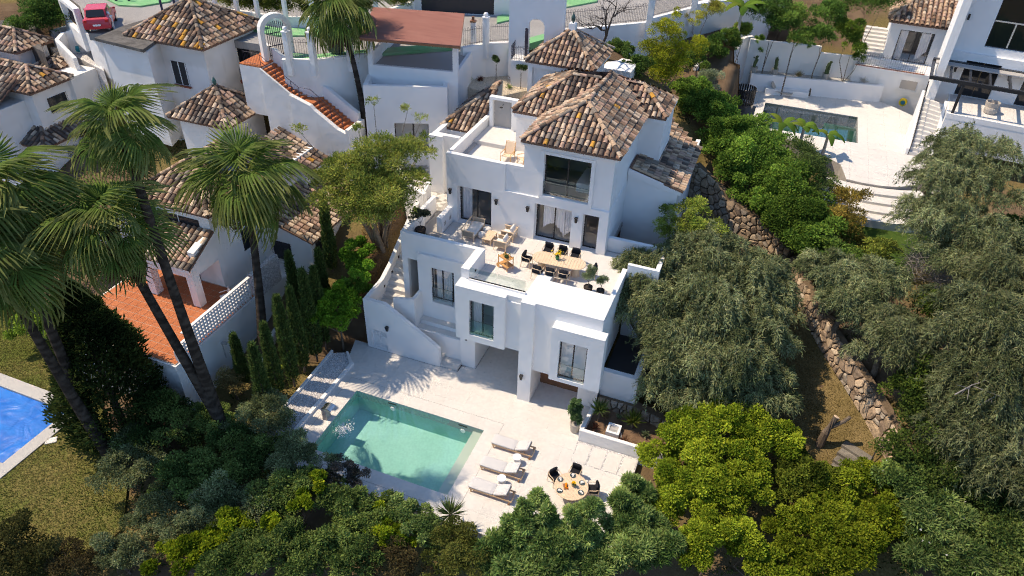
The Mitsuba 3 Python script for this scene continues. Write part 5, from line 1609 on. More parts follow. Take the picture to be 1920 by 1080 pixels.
# ---------------------------------------------------------------- carport building
CP = thing('carport', 'white carport building with a flat red brown roof on four square posts', 'carport')
zf = 12.6
a, b = at(690, 121, zf), at(858, 136, zf)
d = (b - a)[:2]
L_ = float(np.linalg.norm(d))
d /= L_
n_ = np.array([-d[1], d[0]])
ang = math.atan2(d[1], d[0])
M = mat((a[0], a[1], 0), ang)
part(CP, 'base', Mesh().box(0, L_, .25, 5.6, 6.0, 12.4), PL, M=M)
part(CP, 'floor', Mesh().box(.25, L_ - .25, .3, 5.6, 12.401, 12.42), 'mat_floor_grey', M=M)
part(CP, 'parapet', Mesh().box(0, L_, 0, .25, 6.0, zf), PL, M=M)
part(CP, 'parapet', Mesh().box(0, .22, .251, 4.9, 12.4, 13.3), PL, M=M)
part(CP, 'parapet', Mesh().box(L_ - .22, L_, .251, 5.2, 12.4, zf), PL, M=M)
for x, y in ((0, 0), (L_ - .32, 0), (0, 4.9), (L_ - .32, 5.2)):
    part(CP, 'post', Mesh().box(x + .003, x + .32, y + .003, y + .32, zf if y < 1 else 12.4, 14.25), PL, M=M)
    part(CP, 'post_cap', Mesh().box(x - .04, x + .36, y - .04, y + .36, 14.25, 14.35).box(x + .08, x + .24, y + .08, y + .24, 14.35, 14.62), 'mat_brown_wood', M=M)
rc = [at(674, 70, 14.62), at(863, 86, 14.62), at(871, 25, 14.95), at(700, 13, 14.95)]
scene['mat_red_roof'] = diffuse(P(lambda p, n, uv: mix((.235, .105, .085), (.30, .15, .12), F3(p.x * 1.2, p.y * 4, p.z)) * (.95 + .1 * N(p.x * .6, p.y * 7, 0))))
part(CP, 'roof', Mesh().slab(rc, .05), 'mat_red_roof', label='flat red brown felt roof')
part(CP, 'roof_beam', Mesh().slab([p - [0, 0, .052] for p in rc], .14), 'mat_brown_wood')
# lower room with parapet roof in front of it
za = 11.9
a2, b2 = at(680, 160, za), at(838, 164, za)
d2 = (b2 - a2)[:2]
L2_ = float(np.linalg.norm(d2))
d2 /= L2_
M2 = mat((a2[0], a2[1], 0), math.atan2(d2[1], d2[0]))
m = Mesh().wall((0, 0), (L2_, 0), 5.5, za, .28, holes=[(L2_ * .34, 1.9, L2_ * .76, 3.9)])
m.box(0, .28, .281, 2.3, 5.5, za - .002).box(L2_ - .28, L2_, .281, 2.3, 5.5, za - .002)
part(CP, 'garden_room_wall', m, PL, M=M2)
part(CP, 'garden_room_roof', Mesh().box(.281, L2_ - .281, .281, 2.6, 11.0, 11.35), 'mat_gravel', M=M2)
part(CP, 'garden_room_inside', Mesh().box(.3, L2_ - .3, 2.2, 2.3, 5.5, 11).box(.3, L2_ - .3, .3, 2.2, 6.9, 7.35), 'mat_floor_grey', M=M2)
for f_ in (.34, .57, .76):
    part(CP, 'post', Mesh().box(L2_ * f_ - .05, L2_ * f_ + .05, .1, .2, 7.4, 9.4), 'mat_frame', M=M2)
# gravel garden and entrance gate
gq = [(866, 132), (900, 131), (985, 128), (1005, 166), (940, 180), (862, 160)]
sink([p[:2] for p in pts(gq, 10.6)], 10.0)
scene['mat_beige_gravel'] = diffuse(P(lambda p, n, uv: mix((.42, .36, .27), (.66, .58, .46), N(p.x * 17, p.y * 17, p.z * 17))))
gg = struct('gravel_garden', 'beige gravel garden with little topiary trees below the entrance gate', 'gravel garden', Mesh().prism([p[:2] for p in pts(gq, 10.6)], 8.5, 10.6), 'mat_beige_gravel')
solo('gravel', 'loose beige gravel below the entrance gate', 'gravel', pebbles(Polygon([p[:2] for p in pts(gq, 10.6)]), 5000, 10.6, 12, .02, .05, ((.40, .34, .25), (.68, .60, .48))), 'mat_vertex', kind='stuff')
EG = thing('entrance_gate', 'tall white entrance wall with an arched opening and open iron gate', 'gate')
a = at(953, 100, 12.4)
dg = rot(math.radians(8)) @ np.array([1, 0, 0])
Lg = 3.75
ar = sbox(0, -2.5, Lg, 4.6)
hole = Polygon([(1.35, .0), (2.45, .0), *[(1.9 + .55 * math.cos(t), 2.0 + .5 * math.sin(t)) for t in np.linspace(0, np.pi, 11)]])
part(EG, 'wall', panel(Mesh(), a, dg[:2], ar.difference(hole), .55, 12.4), PL)
part(EG, 'landing', Mesh().box(.5, 2.9, -1.3, -.002, 9.5, 12.4), PL, M=mat((a[0], a[1], 0), math.radians(8)))
m = Mesh()
for k in range(9):
    m.tube((1.36, -.05 - k * .12, 12.42), (1.36, -.05 - k * .12, 14.2 + .3 * math.sin(k / 8 * 1.5)), .014, n=4)
for z in (12.6, 13.3, 14.1):
    m.tube((1.36, -.05, z), (1.36, -1.02, z), .02, n=4)
part(EG, 'iron_gate', m, 'mat_iron', M=mat((a[0], a[1], 0), math.radians(8)), kind='stuff')
w8 = lambda x, y, z: (mat((a[0], a[1], 0), math.radians(8)) @ [x, y, z, 1])[:3]
railing(EG, [w8(.5, -1.25, 12.4), w8(2.9, -1.25, 12.4)], 1.0, .12, False)
railing(EG, [w8(.5, -.1, 12.4), w8(.5, -1.25, 12.4)], 1.0, .12, False)
# right part of the street wall
SR = thing('street_wall', 'white stepped street wall with iron railings right of the entrance gate', 'wall')
rl = pts([(1046, 58), (1130, 50), (1217, 42), (1300, 20), (1345, 8)], 12.7)
for i, (a, b) in enumerate(zip(rl[:-1], rl[1:])):
    part(SR, 'wall', Mesh().wall(a, b, 9.5, 12.7 + .25 * max(0, i - 1), .35), PL)
    railing(SR, [a + [0, .15, .1 + .25 * max(0, i - 1)], b + [0, .15, .1 + .25 * max(0, i - 1)]], 1.25, .14)
for x, y in ((1217, 46), (1300, 24)):
    post_at(SR, x, y, 12.7, 1.9, .42)
b2_ = pts([(1300, 55), (1345, 48), (1415, 40), (1470, 20)], 11.2)
m = Mesh()
for a, b in zip(b2_[:-1], b2_[1:]):
    part(SR, 'wall', Mesh().wall(a, b, 9.0, 13.2, .35), PL)
# street lamp and bin
SL = thing('street_lamp', 'slim black street lamp post behind the street wall', 'street lamp')
p = at(653, 104, ZS)
part(SL, 'post', Mesh().tube(p, p + [0, 0, 4.6], .07, .045, 8).lathe([(.14, 0), (.13, .5), (.07, .6)], p, 8), 'mat_iron')
part(SL, 'lamp', Mesh().lathe([(.06, 4.6), (.2, 4.8), (.24, 5.15), (.10, 5.35), (0, 5.45)], p, 8), 'mat_iron')
p = at(631, 100, ZS + .12)
BN = thing('waste_bin', 'dark wheeled waste bin behind the street railing', 'bin')
part(BN, 'body', Mesh().loft([(p[0] - .5, p[1] - .35, p[2] + 1.0), (p[0] + .5, p[1] - .35, p[2] + 1.0), (p[0] + .5, p[1] + .35, p[2] + 1.0), (p[0] - .5, p[1] + .35, p[2] + 1.0)], [(p[0] - .4, p[1] - .28, p[2] + .1), (p[0] + .4, p[1] - .28, p[2] + .1), (p[0] + .4, p[1] + .28, p[2] + .1), (p[0] - .4, p[1] + .28, p[2] + .1)]), glossy((.03, .035, .035), .5))
part(BN, 'lid', Mesh().box(p[0] - .53, p[0] + .53, p[1] - .38, p[1] + .38, p[2] + 1.0, p[2] + 1.1), glossy((.04, .045, .045), .5))
# red car
CR = thing('parked_car', 'red hatchback parked beside the white gate wall at the top left', 'car')
prof = np.array([(-1.95, .35), (-1.98, .75), (-1.85, .98), (-1.55, 1.05), (-1.15, 1.48), (.25, 1.50), (.95, 1.02), (1.85, .80), (1.98, .5), (1.95, .3)])
scene['mat_car_red'] = two({'type': 'principled', 'base_color': {'type': 'rgb', 'value': [.45, .012, .03]}, 'roughness': .3, 'clearcoat': 1.0, 'specular': .5})


def car_shell(pf, w0, w1):
    """The side profile swept across the width, narrower at the roof."""
    m = Mesh()
    n = len(pf)
    half = np.where(pf[:, 1] > 1.0, w1, w0)
    rows = []
    for s in (-1, -.92, .92, 1):
        k = 1.0 if abs(s) < 1 else .985
        rows.append(np.c_[pf[:, 0] * k, half * s, pf[:, 1] * (1 if abs(s) < 1 else .985)])
    i = np.arange(n - 1)
    for r_ in range(3):
        m.add(np.vstack([rows[r_], rows[r_ + 1]]), np.c_[i, i + 1, i + 1 + n, i + n])
    for r_ in (rows[0], rows[-1]):
        v, f = _earcut(Polygon(r_[:, [0, 2]]))
        m.add(np.c_[v[:, 0], np.full(len(v), r_[0, 1]) * np.where(v[:, 1] > 1.0, w1 / w0, 1), v[:, 1]], f)
    return m


CM = mat((-36.9, 11.75, ZS), math.radians(-50 + 180))
part(CR, 'body', car_shell(prof, .84, .66), 'mat_car_red', smooth=35, M=CM)
gl = glossy((.015, .017, .02), .1)
part(CR, 'rear_window', Mesh().add([(-1.60, -.60, 1.09), (-1.60, .60, 1.09), (-1.20, .54, 1.46), (-1.20, -.54, 1.46)], [[0, 1, 2, 3]]), gl, M=CM)
part(CR, 'windscreen', Mesh().add([(.96, -.60, 1.06), (.96, .60, 1.06), (.30, .54, 1.50), (.30, -.54, 1.50)], [[0, 1, 2, 3]]), gl, M=CM)
for s in (-1, 1):
    part(CR, 'side_window', Mesh().add([(-1.35, s * .70, 1.08), (.75, s * .70, 1.08), (.2, s * .675, 1.42), (-1.05, s * .675, 1.42)], [[0, 1, 2, 3]]), gl, M=CM)
    part(CR, 'tail_light', Mesh().obox((-1.93, s * .68, .88), (.1, .2, .16)), glossy((.5, .02, .02), .2), M=CM)
    part(CR, 'mirror', Mesh().obox((.75, s * .95, 1.05), (.12, .16, .1)), 'mat_car_red', M=CM)
    for x in (-1.25, 1.25):
        wk = part(CR, 'wheel', Mesh().tube((x, s * .70, .30), (x, s * .87, .30), .30, n=16), 'mat_black', M=CM)
        part(wk, 'rim', Mesh().tube((x, s * .871, .30), (x, s * .885, .30), .19, n=10), 'mat_steel', M=CM)
part(CR, 'number_plate', Mesh().obox((-1.985, 0, .62), (.02, .5, .11)), 'mat_white', M=CM)
CRW = thing('street_wall', 'white ball post wall in front of the red car', 'wall')
for x, y in ((186, 72), (214, 70)):
    post_at(CRW, x, y, 11.9, 1.45, .34)
wall_px(CRW, [(160, 62), (186, 74), (216, 76)], 11.9, 9.0)

# ---------------------------------------------------------------- the villa on the right
ZR = 7.0
RV = thing('modern_villa', 'large white villa at the top right with a black pergola and wide dark window', 'house')
tp = Polygon([(8.3, 26.6), (8.3, 34.7), (17.8, 36.6), (20.6, 34), (20.6, 24.0), (19.4, 21.8), (18.4, 21.05), (17.3, 20.75), (16.2, 20.72), (15.2, 20.85), (14.8, 23), (12, 25.5)])
rp = sbox(8.9, 27.2, 15.9, 32.4)
sink(tp, 5.6)
sink(sbox(8, 26, 17, 33), 4.6)
sink([(8.5, 20), (26, 18), (30, 46), (18.5, 46), (18, 38), (9, 36.4)], 6.2)
wq = [(1352, 154), (1395, 122), (1440, 124), (1448, 172), (1422, 202), (1400, 192)]
sink([p[:2] for p in pts(wq, 7.0)], 6.0)
RT = struct('villa_terrace', 'pale stone terrace of the right villa around its dark green pool', 'terrace', Mesh().prism(tp.difference(rp), 5.0, ZR - .008), 'mat_joint')
for ix in range(12):
    for iy in range(16):
        q = sbox(8.2 + ix * 1.2, 20.6 + iy, 8.2 + ix * 1.2 + 1.19, 20.6 + iy + .99).intersection(tp).difference(rp)
        for g in getattr(q, 'geoms', [q]):
            if isinstance(g, Polygon) and g.area > .05:
                part(RT, 'tile', Mesh().prism(g, ZR - .05, ZR), 'mat_paving')
part(RT, 'corner_floor', Mesh().prism(Polygon([p[:2] for p in pts(wq, ZR)]).difference(tp.buffer(.01)), 5.0, ZR), 'mat_paving')
c0_ = np.array([16.4, 29.0])
ST = thing('curved_steps', 'broad curved white steps between the right villa terrace and its lawn', 'steps')
for k in range(1, 5):
    r0_, r1_ = 8.28 + (k - 1) * .92, 8.30 + k * .92
    t_ = np.linspace(-1.86, -1.15, 15)
    ringp = [c0_ + r0_ * np.array([math.cos(t), math.sin(t)]) for t in t_] + [c0_ + r1_ * np.array([math.cos(t), math.sin(t)]) for t in t_[::-1]]
    part(ST, 'step', Mesh().prism(ringp, 5.0, ZR - .17 * k), 'mat_paving')
RP = thing('green_pool', 'dark green swimming pool of the right villa', 'swimming pool')
scene['mat_green_pool'] = diffuse(P(lambda p, n, uv: mix((.012, .055, .04), (.03, .11, .075), mi.Float(mikit.cell_rand(dr.floor(p.x / 1.3), dr.floor(p.y / .8), 1)) * .6 + .4 * F3(p.x, p.y, p.z))))
m = Mesh().box(8.7, 16.1, 27.0, 32.6, 5.2, 5.5).box(8.7, 8.9, 27.0, 32.6, 5.5, ZR - .05).box(15.9, 16.1, 27.0, 32.6, 5.5, ZR - .05).box(8.9, 15.9, 27.0, 27.2, 5.5, ZR - .05).box(8.9, 15.9, 32.4, 32.6, 5.5, ZR - .05)
part(RP, 'basin', m, 'mat_green_pool')
part(RP, 'step', Mesh().box(13.6, 15.89, 27.3, 31.9, 5.5, 6.3).box(14.6, 15.88, 27.3, 31.0, 6.3, 6.6), 'mat_green_pool')
part(RP, 'water', Mesh().add([[8.9, 27.2, 6.88], [15.9, 27.2, 6.88], [15.9, 32.4, 6.88], [8.9, 32.4, 6.88]], [[0, 1, 2, 3]]), 'mat_glass')
# planter bench and the wall behind it
PW = thing('terrace_planter', 'long low white planter wall with pots behind the green pool', 'planter')
fr = [at(1400, 161, ZR), at(1440, 172, ZR), at(1648, 192, ZR)]
d = (fr[2] - fr[1])[:2] / np.linalg.norm((fr[2] - fr[1])[:2])
n_ = np.array([-d[1], d[0]])
A0, B0 = fr[1][:2] - d * 1.6, fr[2][:2]
part(PW, 'wall', Mesh().prism([A0, B0, B0 + n_ * .28, A0 + n_ * .28], 5.5, ZR + 1.35), PL)
part(PW, 'end_wall', Mesh().prism([B0 - d * .28 + n_ * .281, B0 + n_ * .281, B0 + n_ * 1.5, B0 - d * .28 + n_ * 1.5], 5.5, ZR + 1.348), PL)
part(PW, 'bed', Mesh().prism([A0 + n_ * .282, B0 - d * .282 + n_ * .282, B0 - d * .282 + n_ * 1.5, A0 + n_ * 1.5], 5.5, ZR + 1.2), 'mat_floor_grey')
part(PW, 'bench', Mesh().prism([fr[1][:2] - d * .3 - n_ * .62, fr[1][:2] + d * 3.1 - n_ * .62, fr[1][:2] + d * 3.1 - n_ * .002, fr[1][:2] - d * .3 - n_ * .002], 5.5, ZR + .45), PL)
BW = thing('stepped_wall', 'high stained white garden wall stepping down behind the potted cacti', 'wall')
Wa, Wb = A0 + n_ * 1.501 - d * .5, B0 + n_ * 1.501
Lw = float(np.linalg.norm(Wb - Wa))
part(BW, 'wall', Mesh().wall(Wa, Wa + d * Lw * .52, 6, ZR + 3.7, .3, z1b=ZR + 3.6), OLD)
part(BW, 'wall', Mesh().wall(Wa + d * Lw * .52, Wb + d * 1.2, 6, ZR + 3.1, .3, z1b=ZR + 2.95), OLD)
wall_px(BW, [(1308, 124), (1330, 105), (1360, 95), (1384, 92), (1388, 78), (1400, 70), (1414, 68)], [9.9, 10.0, 10.1, 10.2, 10.5, 10.7, 10.7], 6.0, .3, 'wall', PL)
# upper balcony, room and outside stairs
zb = 9.55
bq = [at(1603, 121, zb), at(1733, 141, zb)]
d3 = (bq[1] - bq[0])[:2] / np.linalg.norm((bq[1] - bq[0])[:2])
n3 = np.array([-d3[1], d3[0]])
L3_ = float(np.linalg.norm((bq[1] - bq[0])[:2]))
M3 = mat((bq[0][0], bq[0][1], 0), math.atan2(d3[1], d3[0]))
part(RV, 'balcony_base', Mesh().box(0, L3_ + 1, 0, 4.2, 6, zb), OLD, M=M3)
part(RV, 'vent_grille', Mesh().box(3.7, 4.9, -.02, -.002, zb - 1.3, zb - .6), 'mat_pot', M=M3)
part(RV, 'balcony_kerb', Mesh().box(0, L3_, -.03, .08, zb, zb + .06), glossy((.30, .12, .07), .6), M=M3)
W3 = lambda x, y, z: (M3 @ [x, y, z, 1])[:3]
railing(RV, [W3(.1, .15, zb), W3(L3_, .15, zb)], .95, .16, True)
m = Mesh().wall((1.9, 2.6), (L3_ + 1.0, 2.6), zb, zb + 3.1, .3, holes=[(.75, .01, 3.3, 2.5)])
m.box(1.9, 2.2, 2.9, 7.5, zb - 2, zb + 3.098)
part(RV, 'wall', m, PL, M=M3)
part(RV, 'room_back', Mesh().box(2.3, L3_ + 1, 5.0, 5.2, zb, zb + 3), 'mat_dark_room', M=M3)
part(RV, 'room_floor', Mesh().box(2.3, L3_ + 1, 2.7, 5.0, zb, zb + .03), 'mat_interior', M=M3)
window(RV, 2.66, 5.18, zb + .02, zb + 2.48, 2.75, 2, 'door', M=M3)
part(RV, 'curtain', curtain_mesh(2.75, 3.3, 3.0, zb + .05, zb + 2.4, 5, .05), 'mat_curtain', M=M3)
part(RV, 'curtain', curtain_mesh(4.3, 5.0, 3.0, zb + .05, zb + 2.4, 5, .05, lambda s: .9 * s), 'mat_curtain', M=M3)
e3 = zb + 3.15
rpl = [[W3(1.6, 2.2, e3), W3(L3_ + 1.2, 2.2, e3), W3(L3_ + 1.2, 7.8, e3 + 2.2), W3(4.4, 7.8, e3 + 2.2)], [W3(1.6, 8.5, e3), W3(1.6, 2.2, e3), W3(4.4, 7.8, e3 + 2.2)]]
k = part(RV, 'roof', bed_mesh(rpl), 'mat_tile_bed')
tile_roof(k, rpl, [[W3(1.6, 2.2, e3), W3(4.4, 7.8, e3 + 2.2)]], seed=40, most=160, tones=dict(tan=5, pale=3, grey=.6, dark=.6, pink=4, brown=2), pitch=.36, course=.44)
for k in range(9):
    part(RV, 'garden_step', Mesh().box(.15, 1.88, 1.0 + k * .55, 1.0 + (k + 1) * .55, zb - .5, zb + .18 * (k + 1)), 'mat_paving', M=M3)
# outside stairs down to the terrace
OS = thing('villa_stairs', 'straight white outside stairs with a black handrail left of the pergola', 'steps')
s_a, s_b = at(1702, 290, ZR), at(1740, 298, ZR)
t_a, t_b = at(1731, 181, 10.0), at(1769, 195, 10.0)
for k in range(13):
    f0, f1 = k / 13, (k + 1) / 13
    q = [s_a + (t_a - s_a) * f0, s_b + (t_b - s_b) * f0, s_b + (t_b - s_b) * f1, s_a + (t_a - s_a) * f1]
    part(OS, 'step', Mesh().prism([p[:2] for p in q], 5.5, ZR + 3.0 * (k + 1) / 13), 'mat_paving')
up = np.array([0, 0, 1.0])
for a, b, h in ((s_a, t_a, 1.0), (s_b, t_b, .55)):
    dd = (b - a)[:2] / np.linalg.norm((b - a)[:2])
    o_ = np.array([-dd[1], dd[0], 0]) * (.2 if a is s_a else -.2)
    part(OS, 'side_wall', Mesh().loft([a + up * h * .45 + o_, b + up * h * .45 + o_, b + up * h * .45 + o_ * .02, a + up * h * .45 + o_ * .02], [np.array([*(a + o_)[:2], 5.5]), np.array([*(b + o_)[:2], 5.5]), np.array([*(b + o_ * .02)[:2], 5.5]), np.array([*(a + o_ * .02)[:2], 5.5])]), PL)
part(OS, 'handrail', Mesh().path([s_a + up * 1.15, t_a + up * 1.15], .03, 6).path([s_a + up * .5, t_a + up * .5], .02, 5).tube(s_a, s_a + up * 1.15, .03).tube(t_a, t_a + up * 1.15, .03), 'mat_black')
# main block with the wide window, the pergola terrace under it
zp = 10.0
pq = [at(1775, 213, zp), at(1917, 240, zp)]
d4 = (pq[1] - pq[0])[:2] / np.linalg.norm((pq[1] - pq[0])[:2])
M4 = mat((pq[0][0], pq[0][1], 0), math.atan2(d4[1], d4[0]))
part(RV, 'terrace_base', Mesh().box(0, 9, 0, 4.3, 7.6, zp - .01), PL, M=M4)
part(RV, 'terrace_floor', Mesh().box(.1, 9, .12, 4.3, zp - .008, zp), 'mat_paving', M=M4)
part(RV, 'terrace_kerb', Mesh().box(0, 9, -.02, .12, zp - .3, zp + .05), 'mat_paint', M=M4)
m = Mesh().wall((-.9, 4.3), (9, 4.3), 6.0, 13.0, .4, holes=[(1.2, 4.01, 3.4, 6.5), (5.0, 4.01, 8.5, 6.5)])
part(RV, 'wall', m, PL, M=M4)
m = Mesh().wall((-.9, 4.6), (9, 4.6), 13.0, 18.0, .4, holes=[(1.9, .5, 5.6, 4.2)])
m.box(-1.4, -.9, 2.4, 8, 8.5, 17.6)
part(RV, 'wall', m, PL, M=M4)
window(RV, 1.02, 4.68, 13.52, 17.18, 4.8, 1, M=M4, pane_bsdf=glossy((.012, .018, .015), .03))
part(RV, 'window_transom', Mesh().box(1.05, 4.6, 4.76, 4.8, 15.2, 15.3).box(2.3, 2.4, 4.762, 4.8, 13.6, 15.2).box(3.7, 3.8, 4.762, 4.8, 13.6, 15.2), 'mat_steel', M=M4)
window(RV, .32, 2.48, zp + .02, zp + 2.48, 4.5, 2, 'door', M=M4, pane_bsdf=glossy((.02, .022, .025), .05))
window(RV, 4.12, 7.58, zp + .02, zp + 2.48, 4.5, 3, 'door', M=M4, pane_bsdf=glossy((.02, .022, .025), .05))
rpl = [[(M4 @ [x, y, z, 1])[:3] for x, y, z in ((-1.6, 4.0, 18.0), (9, 4.0, 18.0), (9, 8, 19.6), (-1.6, 8, 19.6))]]
k = part(RV, 'roof', bed_mesh(rpl), 'mat_tile_bed')
tile_roof(k, rpl, [], seed=41, most=60, pitch=.36, course=.44)
for x, y, z, lab in ((-.6, 4.6, 15.3, 'upper black lamp left of the wide dark window of the right villa'), (5.4, 4.6, 15.3, 'black lamp right of the wide dark window of the right villa'), (-.2, 4.3, 11.8, 'black lamp beside the terrace door under the pergola'), (3.2, 4.3, 11.8, 'black lamp between the two terrace doors under the pergola')):
    solo('wall_lamp', lab, 'wall lamp', Mesh().box(-.07, .07, -.16, 0, -.18, .18), 'mat_black', M=M4 @ mat((x, y, z)), group='black wall lamps on the right villa')
PG = thing('pergola', 'black metal pergola with open rafters over the terrace of the right villa', 'pergola')
zt_ = 12.25
part(PG, 'front_beam', Mesh().box(-1.8, 9, .22, .42, zt_ - .24, zt_), 'mat_frame', M=M4)
part(PG, 'wall_beam', Mesh().box(-1.8, 9, 3.95, 4.29, zt_ - .2, zt_ + .12), 'mat_frame', M=M4)
part(PG, 'side_beam', Mesh().box(-1.8, -1.62, .421, 3.949, zt_ - .22, zt_ - .002), 'mat_frame', M=M4)
for k in range(8):
    part(PG, 'rafter', Mesh().box(-.6 + k * 1.2, -.47 + k * 1.2, .421, 3.949, zt_ - .2, zt_ - .02), 'mat_frame', M=M4)
for x in (.25, 6.0):
    part(PG, 'post', Mesh().box(x, x + .17, .24, .41, zp, zt_ - .24), 'mat_frame', M=M4)
part(PG, 'folded_awning', Mesh().box(-1.6, 9, 3.2, 3.94, zt_ - .015, zt_ + .07), 'mat_floor_grey', M=M4)
t = thing('terrace_armchair', 'round grey woven armchair on the terrace under the pergola', 'armchair')
part(t, 'shell', Mesh().lathe([(0, .05), (.38, .05), (.42, .3), (.40, .42), (0, .42)], (0, 0, 0), 14), 'mat_pot', M=M4 @ mat((2.6, 1.7, zp)))
part(t, 'back', Mesh().lathe([(.42, .4), (.46, .75), (.40, .76), (.36, .42)], (0, .12, 0), 14), 'mat_pot', M=M4 @ mat((2.6, 1.75, zp)))
part(RV, 'side_wall', Mesh().wall((20.9, 27.0), (20.9, 21.0), 5.0, 7.6, .3), PL)
t = thing('chaise', 'grey mesh sun lounger beside the green pool of the right villa', 'sun lounger')
M5 = mat(tuple(at(1441, 173, ZR)), math.radians(-12))
part(t, 'bed', Mesh().box(.5, 1.9, -.3, .3, .28, .33), 'mat_pot', M=M5)
part(t, 'back', Mesh().box(-.75, 0, -.3, .3, 0, .05), 'mat_pot', M=M5 @ mat((.5, 0, .30)) @ ry(math.radians(55)))
for x in (.1, 1.75):
    for y in (-.27, .23):
        part(t, 'leg', Mesh().box(x, x + .04, y, y + .04, 0, .279), 'mat_floor_grey', M=M5)
part(t, 'rail', Mesh().box(0, .5, -.3, -.26, .28, .33).box(0, .5, .26, .3, .28, .33), 'mat_floor_grey', M=M5)
p = at(1690, 198, ZR)
solo('hose_reel', 'round yellow and blue hose reel on the right villa terrace', 'hose reel', Mesh((.55, .42, .03)).tube(p + [0, -.1, .3], p + [.05, .12, .3], .3, n=14).add(*(lambda mm: mm[:2])(Mesh().tube(p + [.0, -.13, .3], p + [.06, .15, .3], .17, n=12).arrays()), color=(.02, .12, .20)), 'mat_vertex')
SC = thing('outdoor_shower_screen', 'dark round slatted screen by the corner of the green pool', 'screen')
p = at(1393, 192, ZR)
for k in range(26):
    a_ = k / 26 * 2 * math.pi
    part(SC, 'slat', Mesh().obox((p[0] + .8 * math.cos(a_), p[1] + .8 * math.sin(a_), ZR + .62), (.05, .12, 1.25), a_), 'mat_frame')

# ---------------------------------------------------------------- lawns and the stone walled path on the right
def drape(poly, dz=.03, step=.5):
    """A sheet over the ground inside a plan polygon."""
    poly = poly if isinstance(poly, Polygon) else Polygon([p[:2] for p in poly])
    x0, y0, x1, y1 = poly.bounds
    gx, gy = np.meshgrid(np.arange(x0 - step, x1 + step * 2, step), np.arange(y0 - step, y1 + step * 2, step), indexing='ij')
    z = ground_z(gx, gy) + dz
    i = np.arange(gx.size).reshape(gx.shape)
    q = np.stack([i[:-1, :-1], i[1:, :-1], i[1:, 1:], i[:-1, 1:]], -1).reshape(-1, 4)
    cen = np.stack([gx, gy], -1).reshape(-1, 2)[q].mean(1)
    return Mesh().add(np.stack([gx, gy, z], -1).reshape(-1, 3), q[shapely.contains_xy(poly, cen[:, 0], cen[:, 1])])


def _lawn(p, n, uv):
    a = F3(p.x * .45, p.y * .45, p.z)
    b = N(p.x * 8, p.y * 8, 0)
    c = N(p.x * 38, p.y * 38, 0)
    return mix((.105, .125, .030), (.20, .165, .062), sstep(.25, .8, a * .75 + b * .3)) * (.65 + .6 * c)


scene['mat_lawn'] = diffuse(P(_lawn))
scene['mat_dry_lawn'] = diffuse(P(lambda p, n, uv: mix((.13, .10, .035), (.235, .175, .085), F3(p.x * .9, p.y * .9, p.z) * .7 + .3 * N(p.x * 12, p.y * 12, 0)) * (.75 + .4 * N(p.x * 38, p.y * 38, 0))))
lawn_poly = Polygon([p[:2] for p in pts([(-160, 500), (60, 560), (120, 640), (190, 760), (240, 900), (230, 990), (120, 1090), (-200, 1180)], -1.0)])
sink(lawn_poly, -1.15)
pool_c = at(126, 771, -.95)
u1 = at(0, 723, -.95) - pool_c
u2 = at(11, 871, -.95) - pool_c
u1, L2p = u1 / np.linalg.norm(u1), np.linalg.norm(u2)
u2 = np.array([-u1[1], u1[0], 0])
if u2 @ (at(11, 871, -.95) - pool_c) < 0:
    u2 = -u2
cq = lambda a, b, z: np.array([*(pool_c + u1 * a + u2 * b)[:2], z])
inner = Polygon([cq(a, b, 0)[:2] for a, b in ((0, 0), (9, 0), (9, L2p), (0, L2p))])
outer = Polygon([cq(a, b, 0)[:2] for a, b in ((-.75, -.75), (9.7, -.75), (9.7, L2p + .75), (-.75, L2p + .75))])
LWN = struct('lawn', 'dry yellowish green lawn around the covered pool at the left', 'lawn', Mesh().prism(lawn_poly.difference(outer.buffer(-.1)), -1.5, -1.0), 'mat_lawn')
sink(outer, -1.6)
CPl = thing('covered_pool', 'swimming pool under a wrinkled bright blue cover on the left lawn', 'swimming pool')
scene['mat_coping'] = diffuse((.45, .435, .41))
part(CPl, 'coping', Mesh().prism(outer.difference(inner), -1.4, -.94), 'mat_coping')
scene['mat_cover'] = bumped({'type': 'principled', 'base_color': P(lambda p, n, uv: mix((.006, .085, .42), (.02, .19, .60), F3(p.x * .9, p.y * 2.2, 1.3))), 'roughness': .35}, lambda p, n, uv: F3(p.x * 1.6 + 2 * N(p.y, p.x, 0), p.y * .7, 0), .10)
nx_, ny_ = 70, 40
ga_, gb_ = np.meshgrid(np.linspace(.02, 8.98, nx_), np.linspace(.02, L2p - .02, ny_), indexing='ij')
cz = -1.04 + .05 * (meshkit.fbm(np.stack([ga_ * .9, gb_ * 2.1, ga_ * 0], -1), 3, 21) - .5)
i = np.arange(nx_ * ny_).reshape(nx_, ny_)
xy = pool_c[:2] + ga_[..., None] * u1[:2] + gb_[..., None] * u2[:2]
part(CPl, 'cover', Mesh().add(np.concatenate([xy, cz[..., None]], -1).reshape(-1, 3), np.stack([i[:-1, :-1], i[1:, :-1], i[1:, 1:], i[:-1, 1:]], -1).reshape(-1, 4)), 'mat_cover', smooth=True)
p = at(96, 826, -.98)
solo('skimmer_lid', 'pale square skimmer lid in the grass beside the covered pool', 'lid', Mesh().obox(p, (.55, .4, .05), .7), 'mat_cushion')


